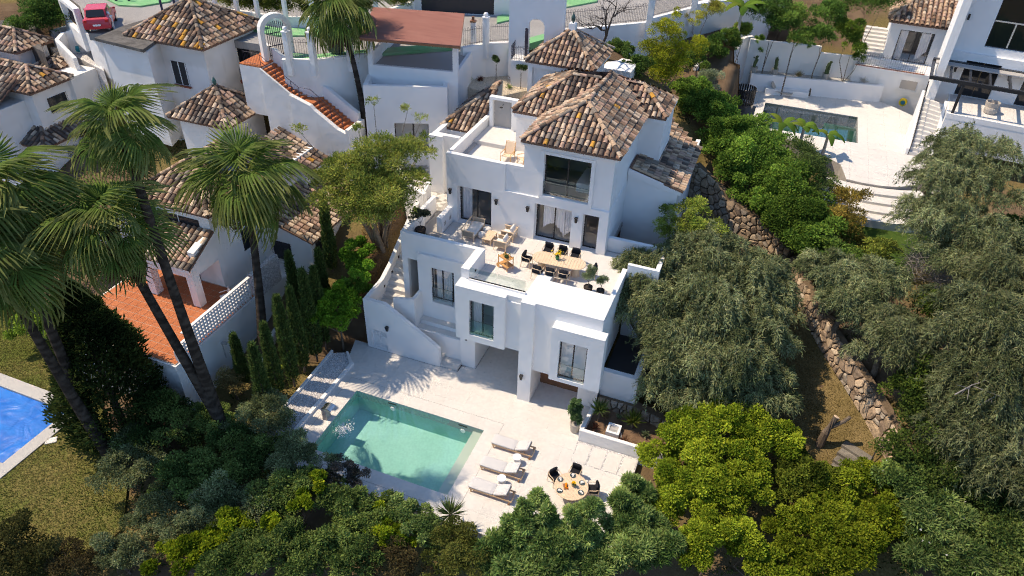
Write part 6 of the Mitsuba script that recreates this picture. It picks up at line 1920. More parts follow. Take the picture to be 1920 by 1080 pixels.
def blades(poly, n, seed, z=None, h=(.04, .10), cols=((.09, .12, .025), (.24, .21, .08))):
    r = np.random.default_rng(seed)
    x0, y0, x1, y1 = poly.bounds
    q = np.c_[r.uniform(x0, x1, n * 3), r.uniform(y0, y1, n * 3)]
    q = q[shapely.contains_xy(poly, q[:, 0], q[:, 1])][:n]
    k = len(q)
    zz = ground_z(q[:, 0], q[:, 1]) if z is None else np.full(k, z)
    a = r.uniform(0, 6.28, k)
    w = r.uniform(.012, .03, k)
    hh = r.uniform(*h, k)
    d = np.c_[np.cos(a), np.sin(a)]
    lean = r.normal(0, .04, (k, 2))
    b0 = np.c_[q - d * w[:, None], zz]
    b1 = np.c_[q + d * w[:, None], zz]
    t = np.c_[q + lean, zz + hh]
    tt = np.clip(meshkit.fbm(np.c_[q * .5, q[:, :1] * 0], 3, seed) * 1.6 - .35 + r.normal(0, .18, k), 0, 1)[:, None]
    col = np.array(cols[0]) * (1 - tt) + np.array(cols[1]) * tt
    m = Mesh()
    m.add(np.stack([b0, b1, t], 1).reshape(-1, 3), np.arange(3 * k).reshape(-1, 3), np.repeat(col, 3, 0))
    return m


solo('grass', 'short dry grass of the lawn around the covered pool', 'grass', blades(lawn_poly.difference(outer).intersection(sbox(-40, -20, -8, 10)), 60000, 3, -1.0), 'mat_leaf', kind='stuff')
path_px = [(1478, 555), (1500, 545), (1525, 610), (1575, 690), (1625, 770), (1680, 870), (1700, 930), (1600, 940), (1500, 880), (1440, 800), (1450, 700), (1470, 620)]
path_poly = Polygon([on_ground(*q)[:2] for q in path_px])
struct('grass_path', 'sunlit strip of dry brown grass between the pepper trees and the rubble wall', 'path', drape(path_poly), 'mat_dry_lawn', smooth=True)
solo('grass', 'dry brown grass of the strip beside the rubble wall', 'grass', blades(path_poly, 26000, 5, None, (.04, .12), ((.13, .10, .03), (.26, .19, .09))), 'mat_leaf', kind='stuff')
lw2 = Polygon([on_ground(*q)[:2] for q in ((1600, 415), (1740, 415), (1760, 480), (1700, 520), (1640, 500), (1600, 460))])
struct('lawn', 'small green lawn below the curved steps of the right villa', 'lawn', drape(lw2, .05), diffuse(P(lambda p, n, uv: mix((.045, .085, .018), (.07, .11, .025), N(p.x * 5, p.y * 5, 0)))), smooth=True)
sw = []
for q, h in (((1476, 505), 1.0), ((1500, 560), 1.1), ((1540, 640), 1.25), ((1590, 720), 1.35), ((1640, 800), 1.4), ((1682, 880), 1.3), ((1715, 960), 1.2)):
    b = on_ground(*q)
    sw.append((b[0], b[1], b[2] - .1, b[2] + h, .25))
stone_wall('rubble_wall', 'long curving rubble wall along the dry grass strip on the right', sw, .48, seed=8, most=300, tone_shift=1.15)
up_ = [at(1292, 362, 5.6), at(1330, 395, 5.2), at(1372, 428, 4.7), at(1425, 462, 4.2), at(1470, 505, 3.6)]
stone_wall('rubble_wall', 'brown boulder wall beside the outside steps right of the villa', [(p[0], p[1], p[2], p[2] + h, .3) for p, h in zip(up_, (2.2, 2.0, 1.8, 1.6, 1.2))], .46, seed=9, most=200, tone_shift=.9)
for i in range(8):
    p = at(1288 + i * 9.2, 376 + i * 7.6, 5.5 - i * .2)
    if i == 0:
        SS = thing('side_steps', 'shaded grey steps going down between the villa and the boulder wall', 'steps')
    part(SS, 'step', Mesh().obox((p[0] - .55, p[1] - .25, p[2] - 1.0), (1.5, .75, 2.0), math.radians(-38)), 'mat_paving')

# ---------------------------------------------------------------- plants
scene['mat_bark'] = diffuse(P(lambda p, n, uv: mix((.10, .075, .055), (.21, .17, .13), F3(p.x * 7, p.y * 7, p.z * 2.2))))
scene['mat_pale_bark'] = diffuse(P(lambda p, n, uv: mix((.15, .115, .085), (.30, .25, .20), F3(p.x * 6, p.y * 6, p.z * 2))))
scene['mat_palm_bark'] = diffuse(P(lambda p, n, uv: mix((.028, .023, .019), (.085, .07, .056), sstep(.3, .8, N(p.x * 3, p.y * 3, p.z * 6)) * .7 + .3 * N(p.x * 20, p.y * 20, p.z * 14))))
scene['mat_dead'] = diffuse((.26, .24, .23))


def leaf_mesh(pos, nrm, axis, L, W, col, fold=.25):
    """Diamond leaves at pos, along axis, facing nrm."""
    k = len(pos)
    axis = axis / np.linalg.norm(axis, axis=1, keepdims=True)
    b = np.cross(nrm, axis)
    b /= np.linalg.norm(b, axis=1, keepdims=True) + 1e-9
    n2 = np.cross(axis, b)
    L, W = np.broadcast_to(L, k)[:, None], np.broadcast_to(W, k)[:, None]
    v = np.stack([pos, pos + axis * L * .45 + b * W / 2 + n2 * W * fold, pos + axis * L, pos + axis * L * .45 - b * W / 2 + n2 * W * fold], 1)
    f = np.array([[0, 1, 2], [0, 2, 3]])[None] + 4 * np.arange(k)[:, None, None]
    m = Mesh()
    m.add(v.reshape(-1, 3), f.reshape(-1, 3), np.repeat(np.clip(col * 1.22, 0, .6), 4, 0))
    return m


def strip_mesh(pos, axis, L, W, col, r):
    """Thin single triangle leaves."""
    k = len(pos)
    axis = axis / np.linalg.norm(axis, axis=1, keepdims=True)
    b = np.cross(axis, r.normal(0, 1, (k, 3)))
    b /= np.linalg.norm(b, axis=1, keepdims=True) + 1e-9
    L, W = np.broadcast_to(L, k)[:, None], np.broadcast_to(W, k)[:, None]
    v = np.stack([pos - b * W / 2, pos + b * W / 2, pos + axis * L], 1)
    m = Mesh()
    m.add(v.reshape(-1, 3), np.arange(3 * k).reshape(-1, 3), np.repeat(np.clip(col * 1.25, 0, .6), 3, 0))
    return m


def tones(base, tip, t, r, jit=.16):
    base, tip = np.asarray(base), np.asarray(tip)
    c = base * (1 - t[:, None]) + tip * t[:, None]
    return c * (1 + r.normal(0, jit, (len(t), 1))) * (1 + r.normal(0, .05, (len(t), 3)))


def blob_points(blobs, k, r, shell=.55):
    """Points on the outside of a crown's blobs [(centre, (rx, ry, rz))] with outward directions."""
    c = np.array([b[0] for b in blobs], float)
    R = np.array([b[1] if np.ndim(b[1]) else (b[1],) * 3 for b in blobs], float)
    w = (R[:, 0] * R[:, 1]) ** .8
    i = r.choice(len(blobs), k, p=w / w.sum())
    d = r.normal(0, 1, (k, 3))
    d /= np.linalg.norm(d, axis=1, keepdims=True)
    d[:, 2] = np.abs(d[:, 2])
    return c[i] + d * R[i] * (shell + (1 - shell) * r.random((k, 1))), d, None


def clumps(blobs, r, dens, f):
    """Leaf clumps scattered unevenly over the blobs: centres, radii, tones, outward directions."""
    C_, S_, D_ = [], [], []
    for b in blobs:
        R = np.array(b[1] if np.ndim(b[1]) else (b[1],) * 3, float)
        m = max(6, int(dens * 15 * R[0] ** 1.25))
        d = r.normal(0, 1, (m, 3))
        d /= np.linalg.norm(d, axis=1, keepdims=True)
        d[:, 2] = np.where(d[:, 2] < -.3, -d[:, 2], d[:, 2])
        C_.append(np.asarray(b[0]) + d * R * r.uniform(.45, 1.12, (m, 1)))
        S_.append(np.full(m, R[:2].mean()) * r.uniform(*f, m))
        D_.append(d)
    S_ = np.concatenate(S_)
    return np.vstack(C_), S_, r.normal(0, 1, len(S_)), np.vstack(D_)


def unit(r, k):
    d = r.normal(0, 1, (k, 3))
    return d / np.linalg.norm(d, axis=1, keepdims=True)


def broad_crown(blobs, n, L, W, base, tip, seed, clump=.22, up=.9, shell=.5, f=(.2, .44), dens=1.0):
    """Leaves on a crowd of clumps of unequal size and tone, with gaps between them."""
    r = np.random.default_rng(seed)
    C_, S_, T_, D_ = clumps(blobs, r, dens, f)
    w = S_ ** 1.8
    i = r.choice(len(S_), n, p=w / w.sum())
    d = unit(r, n)
    d[:, 2] = np.where((d[:, 2] < 0) & (r.random(n) < .7), -d[:, 2], d[:, 2])
    pos = C_[i] + d * (S_[i] * (.45 + .6 * r.random(n) ** .6))[:, None] * [1, 1, .85] + r.normal(0, .03, (n, 3))
    ax = d + D_[i] * .3 + r.normal(0, .7, (n, 3))
    nr_ = d * .6 + r.normal(0, .45, (n, 3)) + [0, 0, up]
    t = np.clip(.42 + .27 * T_[i] + r.normal(0, .22, n), 0, 1)
    sc = r.uniform(.65, 1.35, n)
    return leaf_mesh(pos, nr_, ax, L * sc, W * sc, tones(base, tip, t, r))


def weeping_crown(blobs, n, L, W, base, tip, seed, per=26, drop=.8):
    """Clumps of drooping sprays with narrow leaves."""
    r = np.random.default_rng(seed)
    C_, S_, T_, D_ = clumps(blobs, r, .8, (.22, .42))
    k = n // per
    w = S_ ** 1.8
    i = r.choice(len(S_), k, p=w / w.sum())
    d = unit(r, k)
    d[:, 2] = np.abs(d[:, 2]) * .9
    q = C_[i] + d * S_[i][:, None] * r.uniform(.5, 1.0, (k, 1)) * [1, 1, .8]
    out = d * .7 + D_[i] * .5
    out[:, 2] = 0
    dr_ = drop * r.uniform(.35, 1.2, (k, 1)) * (.5 + S_[i][:, None])
    s = np.tile(np.linspace(0, 1, per), k)[:, None] + r.uniform(0, .04, (k * per, 1))
    rep = lambda x: np.repeat(x, per, 0)
    pos = rep(q) + rep(out) * .6 * rep(dr_) * s - np.array([0, 0, 1]) * rep(dr_) * (s ** 1.7 - .25 * s) + r.normal(0, .045, (k * per, 3))
    ax = rep(out) * .6 - np.array([0, 0, 1]) * (.1 + .8 * s) + r.normal(0, .6, (k * per, 3))
    t = np.clip(rep(np.clip(.42 + .2 * T_[i] + r.normal(0, .18, k), 0, 1)) + r.normal(0, .15, k * per), 0, 1)
    return strip_mesh(pos, ax, L * r.uniform(.6, 1.3, k * per), W * r.uniform(.8, 1.3, k * per), tones(base, tip, t, r), r)


def limbs(base, blobs, r0, seed, fork=.45, mat_='mat_bark', n=6, spread=.25):
    """A trunk that rises from base and divides towards the blobs."""
    r = np.random.default_rng(seed)
    base = np.asarray(base, float)
    c = np.mean([b[0] for b in blobs], 0)
    m = Mesh()
    top = base + (c - base) * fork
    mid = (base + top) / 2 + np.r_[r.normal(0, spread * .5, 2), 0]
    m.path([base - [0, 0, .3], base, mid, top], [r0 * 1.3, r0 * 1.1, r0 * .85, r0 * .7], n)
    for b in blobs:
        e = np.asarray(b[0], float)
        rr = np.mean(b[1])
        k = (top + e) / 2 + r.normal(0, spread, 3)
        m.path([top, k, e], [r0 * .5, r0 * .32, r0 * .14], 5)
        for _ in range(3):
            d = r.normal(0, 1, 3)
            d[2] = abs(d[2]) * .7
            m.path([k * .4 + e * .6, e + d / np.linalg.norm(d) * rr * .8], [r0 * .15, r0 * .04], 4)
    return m


def tree(name, label, cat, blobs, crown, trunk_r=.14, base=None, group=None, seed=0, fork=.45, spread=.25):
    t = thing(name, label, cat, group)
    c = np.mean([b[0] for b in blobs], 0)
    if base is None:
        base = (c[0], c[1], float(ground_z(c[0], c[1])))
    part(t, 'trunk', limbs(base, blobs, trunk_r, seed, fork, spread=spread), 'mat_bark', smooth=60)
    part(t, 'crown', crown, 'mat_leaf')
    return t


def bl(*q):
    """Blobs from (px, py, height, radius[, vertical radius])."""
    return [(at(a[0], a[1], a[2]), (a[3], a[3], a[4] if len(a) > 4 else a[3] * .75)) for a in q]


PEP = ((.085, .105, .045), (.33, .36, .18))
pep = [
    ('broad grey green pepper tree in front of the right edge of the terrace', [(1205, 505, 6.3, 1.5), (1185, 560, 5.4, 1.2), (1240, 545, 5.6, 1.9), (1225, 610, 4.6, 1.5)], 22000),
    ('grey green pepper tree right of the terrace with a tall rounded crown', [(1290, 490, 6.8, 1.9), (1345, 470, 7.0, 1.7), (1310, 560, 6.0, 2.2), (1385, 535, 6.2, 1.9)], 34000),
    ('wide pepper tree hanging over the dry grass strip', [(1425, 520, 6.2, 1.6), (1440, 590, 5.2, 1.6), (1390, 610, 5.2, 1.9), (1448, 655, 4.2, 1.4), (1435, 555, 5.6, 1.6)], 34000),
    ('low drooping pepper tree beside the white side terrace', [(1255, 660, 4.0, 1.6), (1245, 730, 2.6, 1.3), (1300, 640, 4.6, 1.9), (1310, 710, 3.2, 1.7)], 26000),
    ('round grey pepper tree above the yellow green bushes', [(1370, 680, 4.2, 1.7), (1425, 715, 3.2, 1.5), (1380, 750, 2.4, 1.5)], 26000),
    ('pepper tree standing above the rubble wall, nearest the pool villa path', [(1565, 505, 7.2, 1.3), (1605, 555, 6.8, 1.4), (1570, 570, 6.2, 1.1), (1640, 525, 7.2, 1.3)], 26000),
    ('dark pepper tree on the slope above the curve of the rubble wall', [(1660, 595, 6.4, 1.3), (1650, 640, 5.8, 1.1), (1695, 630, 6.2, 1.4)], 20000),
    ('tall weeping pepper tree in front of the pergola villa', [(1815, 290, 11.0, 1.9), (1775, 345, 10.0, 1.9), (1845, 350, 10.0, 1.7), (1760, 420, 8.6, 1.8), (1830, 430, 8.8, 1.9), (1795, 490, 7.6, 1.8)], 44000),
    ('weeping pepper tree at the right edge with dead white twigs', [(1840, 600, 8.0, 2.0), (1800, 640, 7.0, 1.6), (1880, 670, 7.0, 2.1), (1790, 700, 6.0, 1.2), (1840, 730, 6.0, 1.9)], 42000),
    ('large pepper tree in the lower right corner of the slope', [(1810, 780, 4.8, 1.5), (1770, 810, 4.0, 1.2), (1870, 800, 5.2, 1.8), (1895, 890, 4.2, 1.8), (1830, 850, 3.8, 1.4)], 40000),
    ('dark pepper tree behind the weeping one at the right edge', [(1890, 520, 8.0, 1.8), (1915, 600, 7.2, 1.8), (1900, 470, 8.4, 1.3)], 20000),
]
for k, (lab, q, n) in enumerate(pep):
    B = bl(*q)
    dk = 1.0 if k not in (6, 8, 9, 10) else .72
    tree('pepper_tree', lab, 'tree', B, weeping_crown(B, int(n * 2.0), .22, .05, np.array(PEP[0]) * dk, np.array(PEP[1]) * dk * ([1, .96, 1.05][k % 3]), 200 + k), .2, group='pepper trees on the right slope', seed=k)
# dead grey twigs
for k, (x, y, z, lab) in enumerate(((1720, 490, 6.4, 'tangle of bare grey twigs left of the weeping pepper tree'), (1765, 520, 6.2, 'tangle of bare grey twigs under the weeping pepper tree'))):
    r = np.random.default_rng(60 + k)
    m = Mesh()
    o = at(x, y, z)
    for _ in range(150):
        d = r.normal(0, 1, 3) * [1, 1, .7]
        d /= np.linalg.norm(d)
        s = o + r.normal(0, .35, 3)
        e = s + d * r.uniform(.5, 1.6)
        m.path([s, (s + e) / 2 + r.normal(0, .12, 3), e], [.018, .011, .004], 3)
    solo('dead_shrub', lab, 'shrub', m, 'mat_dead', group='dead grey shrubs')
r = np.random.default_rng(77)
for k, (x, y, z) in enumerate(((1790, 740, 6.6), (1850, 690, 7.4), (1835, 760, 6.4))):
    o = at(x, y, z)
    m = Mesh()
    e = o + np.array([.9, .6, .5]) * r.uniform(.8, 1.4)
    m.path([o, (o + e) / 2 + [0, 0, .15], e], [.03, .02, .008], 5)
    for _ in range(6):
        s = o + (e - o) * r.uniform(.2, .9)
        m.path([s, s + r.normal(0, .35, 3)], [.02, .006], 4)
    solo('dead_branch', ['lowest', 'highest', 'middle'][k] + ' bleached dead branch sticking out of the pepper tree at the right edge', 'branch', m, 'mat_dead', group='bleached dead branches')
# hedge and shrubs between the two villas
GRN = ((.05, .10, .018), (.22, .34, .055))
hq = [((1300, 175, 10.2, 1.3), (1325, 205, 9.8, 1.4)), ((1350, 215, 9.4, 1.4), (1365, 250, 9.0, 1.5)), ((1400, 255, 8.8, 1.5), (1395, 290, 8.4, 1.5)), ((1440, 285, 8.4, 1.6), (1430, 320, 7.8, 1.5)), ((1475, 345, 7.8, 1.6), (1450, 365, 7.0, 1.5)),
      ((1500, 400, 7.0, 1.7), (1470, 420, 6.4, 1.5)), ((1540, 440, 6.6, 1.6), (1505, 460, 6.0, 1.5)), ((1345, 280, 8.2, 1.2), (1375, 320, 7.6, 1.3)), ((1400, 350, 7.0, 1.3), (1430, 390, 6.4, 1.4))]
hl = ['topmost leafy green shrub of the hedge, beside the white store room', 'leafy green hedge shrub next to the round slatted screen', 'bright leafy hedge shrub above the boulder wall', 'bright leafy hedge shrub left of the green pool', 'leafy hedge shrub below the green pool',
      'dark leafy hedge shrub in front of the banana plants', 'leafy hedge shrub touching the pepper tree by the rubble wall', 'leafy shrub at the bare soil behind the lean-to roof', 'leafy shrub hanging over the boulder wall']
for k, q in enumerate(hq):
    B = bl(*q)
    br = [1.0, 1.05, 1.15, 1.1, .9, .7, .95, .9, 1.05][k]
    tree('hedge_shrub', hl[k], 'shrub', B, broad_crown(B, 13000, .15, .09, np.array(GRN[0]) * br, np.array(GRN[1]) * br, 300 + k), .07, group='leafy hedge shrubs between the villas', seed=k)
misc = [
    ('shrub', 'orange tinged feathery shrub left of the curved white steps', 'shrub', [(1590, 375, 7.6, 1.1), (1575, 420, 7.0, 1.2), (1600, 450, 6.4, .9)], (9000, .14, .06), ((0.116, 0.099, 0.0247), (0.429, 0.314, 0.066))),
    ('shrub', 'yellow green shrub below the lawn of the right villa', 'shrub', [(1650, 480, 6.2, 1.1), (1620, 500, 6.0, 1.1)], (8000, .13, .07), ((0.0825, 0.116, 0.0247), (0.33, 0.363, 0.066))),
    ('shrub', 'dark feathery shrub beside the banana plants below the green pool', 'shrub', [(1520, 320, 8.4, 1.4), (1505, 290, 8.8, 1.1), (1540, 360, 7.6, 1.2)], (11000, .14, .05), ((0.0413, 0.0742, 0.0247), (0.148, 0.198, 0.0578))),
    ('shrub', 'green leafy shrub above the rubble wall under the pepper trees', 'shrub', [(1560, 490, 6.4, 1.3), (1590, 520, 5.8, 1.0)], (8000, .15, .08), ((0.0495, 0.0907, 0.0198), (0.198, 0.297, 0.0578))),
    ('shrub', 'dark green ivy clad shrub between the two right edge pepper trees', 'shrub', [(1740, 600, 6.0, 1.3), (1735, 690, 5.2, 1.2), (1700, 740, 4.4, 1.1)], (10000, .13, .09), ((0.033, 0.0578, 0.0132), (0.14, 0.198, 0.033))),
    ('shrub', 'dark green bush above the end of the long rubble wall', 'shrub', [(1730, 800, 3.6, 1.4), (1700, 850, 2.8, 1.1), (1760, 880, 2.8, 1.3)], (9000, .13, .09), ((0.0247, 0.0462, 0.0115), (0.099, 0.14, 0.0297))),
    ('shrub', 'dark green bush at the right edge in front of the villa lawn', 'shrub', [(1905, 440, 7.6, 1.3), (1870, 480, 7.4, 1.2)], (8000, .13, .08), ((0.0247, 0.0495, 0.0132), (0.099, 0.148, 0.033))),
    ('feathery_tree', 'small yellow green feathery tree in front of the shaded lean-to wall', 'tree', [(1290, 400, 8.2, 1.0, .7), (1265, 430, 7.4, .9, .6), (1320, 440, 7.6, 1.1, .7), (1250, 400, 8.0, .6, .4)], (9000, .13, .05), ((0.099, 0.132, 0.0247), (0.363, 0.429, 0.0742))),
    ('golden_conifer', 'golden green conifer with upright sprays behind the villa', 'tree', [(1250, 75, 14.4, 1.1, 1.3), (1235, 115, 13.2, 1.2, 1.2), (1285, 105, 13.4, 1.1, 1.2), (1262, 140, 12.4, 1.2, 1.0), (1262, 50, 15.2, .7, 1.0)], (15000, .13, .05), ((0.099, 0.124, 0.0132), (0.45, 0.45, 0.033))),
    ('shrub', 'dark shrub at the foot of the golden conifer', 'shrub', [(1215, 130, 11.2, .9), (1180, 120, 11.2, .9)], (6000, .14, .08), ((0.0413, 0.0825, 0.0247), (0.132, 0.214, 0.0495))),
    ('shrub', 'grey green olive shrub behind the white wall left of the cacti terrace', 'shrub', [(1330, 150, 10.4, .9, .8)], (6000, .11, .025), ((0.132, 0.157, 0.0907), (0.363, 0.412, 0.247))),
    ('shrub', 'round dark green bush above the white stepped wall by the banana', 'shrub', [(1440, 20, 13.2, 1.6), (1465, 50, 12.4, 1.2)], (9000, .14, .09), ((0.033, 0.0742, 0.0165), (0.14, 0.231, 0.0495))),
    ('shrub', 'bright leafy bush above the stepped wall behind the cacti', 'shrub', [(1490, 40, 12.8, 1.4), (1500, 75, 11.8, 1.0)], (8000, .2, .08), ((0.0495, 0.099, 0.0198), (0.231, 0.33, 0.066))),
    ('shrub', 'broad leaved bush in the middle above the stepped garden wall', 'shrub', [(1555, 30, 13.0, 1.4), (1540, 70, 12.0, 1.0)], (8000, .2, .08), ((0.0495, 0.099, 0.0198), (0.198, 0.314, 0.066))),
    ('shrub', 'green bush with yellow tips left of the balcony railing', 'shrub', [(1590, 60, 12.2, 1.0), (1600, 85, 11.4, .8), (1615, 105, 10.4, .5)], (8000, .2, .07), ((0.0495, 0.099, 0.0198), (0.264, 0.346, 0.0495))),
    ('shrub', 'dark leafy bush at the top edge between street and right villa', 'shrub', [(1620, 10, 14.0, 1.6), (1660, 0, 14.0, 1.3)], (8000, .16, .08), ((0.033, 0.0742, 0.0165), (0.14, 0.231, 0.0495))),
    ('vine', 'green vine hanging down the stepped garden wall left', 'vine', [(1518, 85, 10.5, .45, .4), (1516, 105, 9.6, .4, .5), (1514, 122, 8.8, .3, .4)], (2600, .12, .07), ((0.066, 0.132, 0.0247), (0.231, 0.363, 0.066))),
    ('vine', 'green vine hanging from the curved white wall', 'vine', [(1425, 75, 10.6, .4, .4), (1424, 95, 9.8, .35, .5)], (2200, .12, .07), ((0.066, 0.132, 0.0247), (0.231, 0.363, 0.066))),
    ('shrub', 'leafy shrub above the curved white wall, left of the banana', 'shrub', [(1335, 90, 11.0, 1.0), (1360, 75, 11.2, 1.0)], (8000, .16, .08), ((0.0495, 0.099, 0.0198), (0.214, 0.314, 0.0578))),
    ('shrub', 'palm like leafy shrub under the tall banana', 'shrub', [(1395, 62, 11.4, .8), (1375, 80, 11.0, .7)], (6000, .3, .06), ((0.0825, 0.132, 0.0247), (0.314, 0.38, 0.066))),
    ('shrub', 'dark ground cover shrub right of the golden conifer', 'shrub', [(1320, 100, 10.8, .9), (1300, 120, 10.6, 1.0)], (8000, .13, .08), ((0.0495, 0.0907, 0.0198), (0.181, 0.264, 0.0495))),
    ('shrub', 'low leafy shrub on the slope below the golden conifer', 'shrub', [(1275, 170, 10.6, .8), (1285, 195, 10.0, .8)], (7000, .13, .08), ((0.0495, 0.0907, 0.0198), (0.214, 0.314, 0.0495))),
    ('shrub', 'low green shrubs under the bare tree behind the villa', 'shrub', [(1165, 95, 11.6, .8), (1140, 100, 11.5, .7)], (5000, .13, .08), ((0.0495, 0.0907, 0.0247), (0.181, 0.264, 0.0578))),
    ('shrub', 'feathery yellow flowered shrub by the wall near the banana', 'shrub', [(1330, 25, 13.4, .9, .9), (1300, 40, 13.0, .6, .9)], (4000, .14, .05), ((0.165, 0.148, 0.033), (0.45, 0.45, 0.0825))),
]
for k, (nm, lab, cat, q, (n, L, W), (c0_, c1_)) in enumerate(misc):
    B = bl(*q)
    tree(nm, lab, cat, B, broad_crown(B, n, L, W, c0_, c1_, 400 + k, clump=.18 if nm != 'vine' else .1), .08, seed=k)


def banana(label, p, seed, n=7, s=1.0):
    t = thing('banana_plant', label, 'plant', 'banana plants')
    r = np.random.default_rng(seed)
    p = np.asarray(p, float)
    part(t, 'stem', Mesh().path([p - [0, 0, .5], p + [0, 0, 1.2 * s]], [.13, .09], 7), 'mat_pot')
    for k in range(n):
        a = k * 2.4 + r.uniform(-.3, .3)
        d = np.array([math.cos(a), math.sin(a), 0])
        L = s * r.uniform(1.3, 1.9)
        u = np.linspace(0, 1, 9)
        ax = p + [0, 0, 1.1 * s] + np.outer(u * L * .75, d) + np.outer(u * L * 1.0 - u ** 2 * L * r.uniform(.7, 1.2), [0, 0, 1])
        b = np.cross(d, [0, 0, 1])
        w = .26 * s * np.sin(np.pi * np.clip(u, .06, .97)) ** .6
        v = np.vstack([ax - np.outer(w, b) - np.outer(w, [0, 0, .45]), ax, ax + np.outer(w, b) - np.outer(w, [0, 0, .45])])
        i = np.arange(8)
        m = Mesh(np.array([(.12, .20, .03), (.17, .23, .035), (.08, .15, .025)][k % 3]) * r.uniform(.85, 1.15))
        m.add(v, np.vstack([np.c_[i, i + 1, i + 10, i + 9], np.c_[i + 9, i + 10, i + 19, i + 18]]))
        part(t, 'leaf', m, 'mat_leaf', smooth=True)
    return t


banana('tall banana plant in front of the white wall above the cacti terrace', at(1385, 52, 12.0), 1, 8, 1.3)
banana('banana plant at the near left corner of the green pool', at(1460, 262, 7.6), 2, 6, 1.0)
banana('banana plant in the middle along the near edge of the green pool', at(1500, 268, 7.6), 3, 7, 1.0)
banana('banana plant at the near right along the edge of the green pool', at(1545, 280, 7.4), 4, 6, .9)

# ---------------------------------------------------------------- fan palms
def fan_frond(seed, R=1.25, pet=1.3, nseg=30):
    """A fan leaf along +x from the crown: arching stalk, pleated blade, free drooping tips."""
    r = np.random.default_rng(seed)
    m = Mesh()
    stalk = Mesh((.34, .36, .10))
    u = np.linspace(0, 1, 6)
    sag = .16
    ps = np.c_[u * pet, 0 * u, -sag * u ** 2]
    stalk.path(ps, np.linspace(.04, .022, 6), 4)
    o = ps[-1]
    d0 = np.array([1, 0, -2 * sag / pet])
    d0 /= np.linalg.norm(d0)
    side_, up_v = np.array([0, 1.0, 0]), np.cross(d0, [0, 1.0, 0])
    ang = np.linspace(-2.35, 2.35, nseg)
    for k, a in enumerate(ang):
        L = R * (.62 + .38 * math.cos(a * .55)) * r.uniform(.93, 1.07)
        w = 4.7 / nseg * .5
        col = np.array((.105, .165, .036)) * r.uniform(.7, 1.3)
        tipc = np.array((.27, .29, .10)) * r.uniform(.8, 1.2)
        def P_(s, da, lift):
            dirv = d0 * math.cos(a + da) + side_ * math.sin(a + da)
            droop = max(0, s - .42 * R) ** 1.45 * (1.35 + .7 * abs(math.sin(a))) * r.uniform(.75, 1.3)
            cup = .26 * (1 - math.cos(a)) * s - .10 * s * s
            return o + dirv * s * (1 - .10 * max(0, s - .5) ** 2) + (-up_v) * (cup + lift) * -1 - np.array([0, 0, droop])
        s1, s2, s3 = .12 * R, .58 * L, .80 * L
        rows = [[P_(s1, -w, -.0), P_(s1, 0, .012), P_(s1, w, -.0)], [P_(s2, -w * .92, -.022), P_(s2, 0, .022), P_(s2, w * .92, -.022)],
                [P_(s3, -w * .42, -.02), P_(s3, 0, .012), P_(s3, w * .42, -.02)], [P_(L, -.004, 0), P_(L, 0, 0), P_(L, .004, 0)]]
        v = np.array(rows).reshape(-1, 3)
        f = [[3 * i + j, 3 * i + j + 1, 3 * i + j + 4, 3 * i + j + 3] for i in range(3) for j in range(2)]
        m.add(v, f, np.repeat([col, col * 1.1, (col + tipc) / 2, tipc], 3, 0))
    m.merge(stalk)
    return m


FRONDS = [shape(fan_frond(500 + k, R=1.15 + .12 * k, pet=[1.1, 1.35, 1.25, 1.5][k]), 'mat_leaf') for k in range(4)]
_dead = fan_frond(510, .95, .7, 22)
_dead.c = [np.asarray(c) * 0 + np.array((.16, .115, .06)) for c in _dead.c]
DEAD = shape(_dead, 'mat_leaf')


def palm(label, base, top, seed, n=34, s=1.0, r0=.24, dead=8):
    t = thing('fan_palm', label, 'palm tree', 'tall fan palms on the left')
    r = np.random.default_rng(seed)
    base, top = np.asarray(base, float), np.asarray(top, float)
    u = np.linspace(0, 1, 30)
    line = base + np.outer(u, top - base) + np.outer(np.sin(np.pi * u), np.r_[r.normal(0, .16, 2), 0])
    rad = r0 * (1.25 - .55 * u) * (1 + .05 * np.sin(u * 190)) + .10 * np.clip(u - .93, 0, 1) / .07
    rad[0] *= 1.25
    part(t, 'trunk', Mesh().path(line, rad, 9), 'mat_palm_bark', smooth=50)
    # leaf bases under the crown
    lb = Mesh()
    for k in range(26):
        a = k * 2.4
        z = -.1 - .045 * k
        d = np.array([math.cos(a), math.sin(a), 0])
        q = top + [0, 0, z]
        lb.path([q + d * .16, q + d * .34 + [0, 0, .22]], [.06, .02], 4)
    part(t, 'leaf_base', lb, 'mat_palm_bark', kind='stuff')
    for k in range(n):
        f = (k + .5) / n
        el = math.radians(82 - 120 * f ** 1.05 + r.normal(0, 5))
        az = k * 2.39996 + r.normal(0, .12)
        M = mat(top + [0, 0, .15 - .35 * f], az, s * r.uniform(.88, 1.1)) @ ry(-el) @ rx(r.normal(0, .35))
        part(t, 'frond', FRONDS[int(r.integers(4))], M=M)
    for k in range(dead):
        M = mat(top - [0, 0, .5 + .05 * k], k * 2.4 + 1, s * r.uniform(.8, 1.05)) @ ry(math.radians(62 + r.uniform(0, 20))) @ rx(r.normal(0, .4))
        part(t, 'dead_frond', DEAD, M=M)
    return t


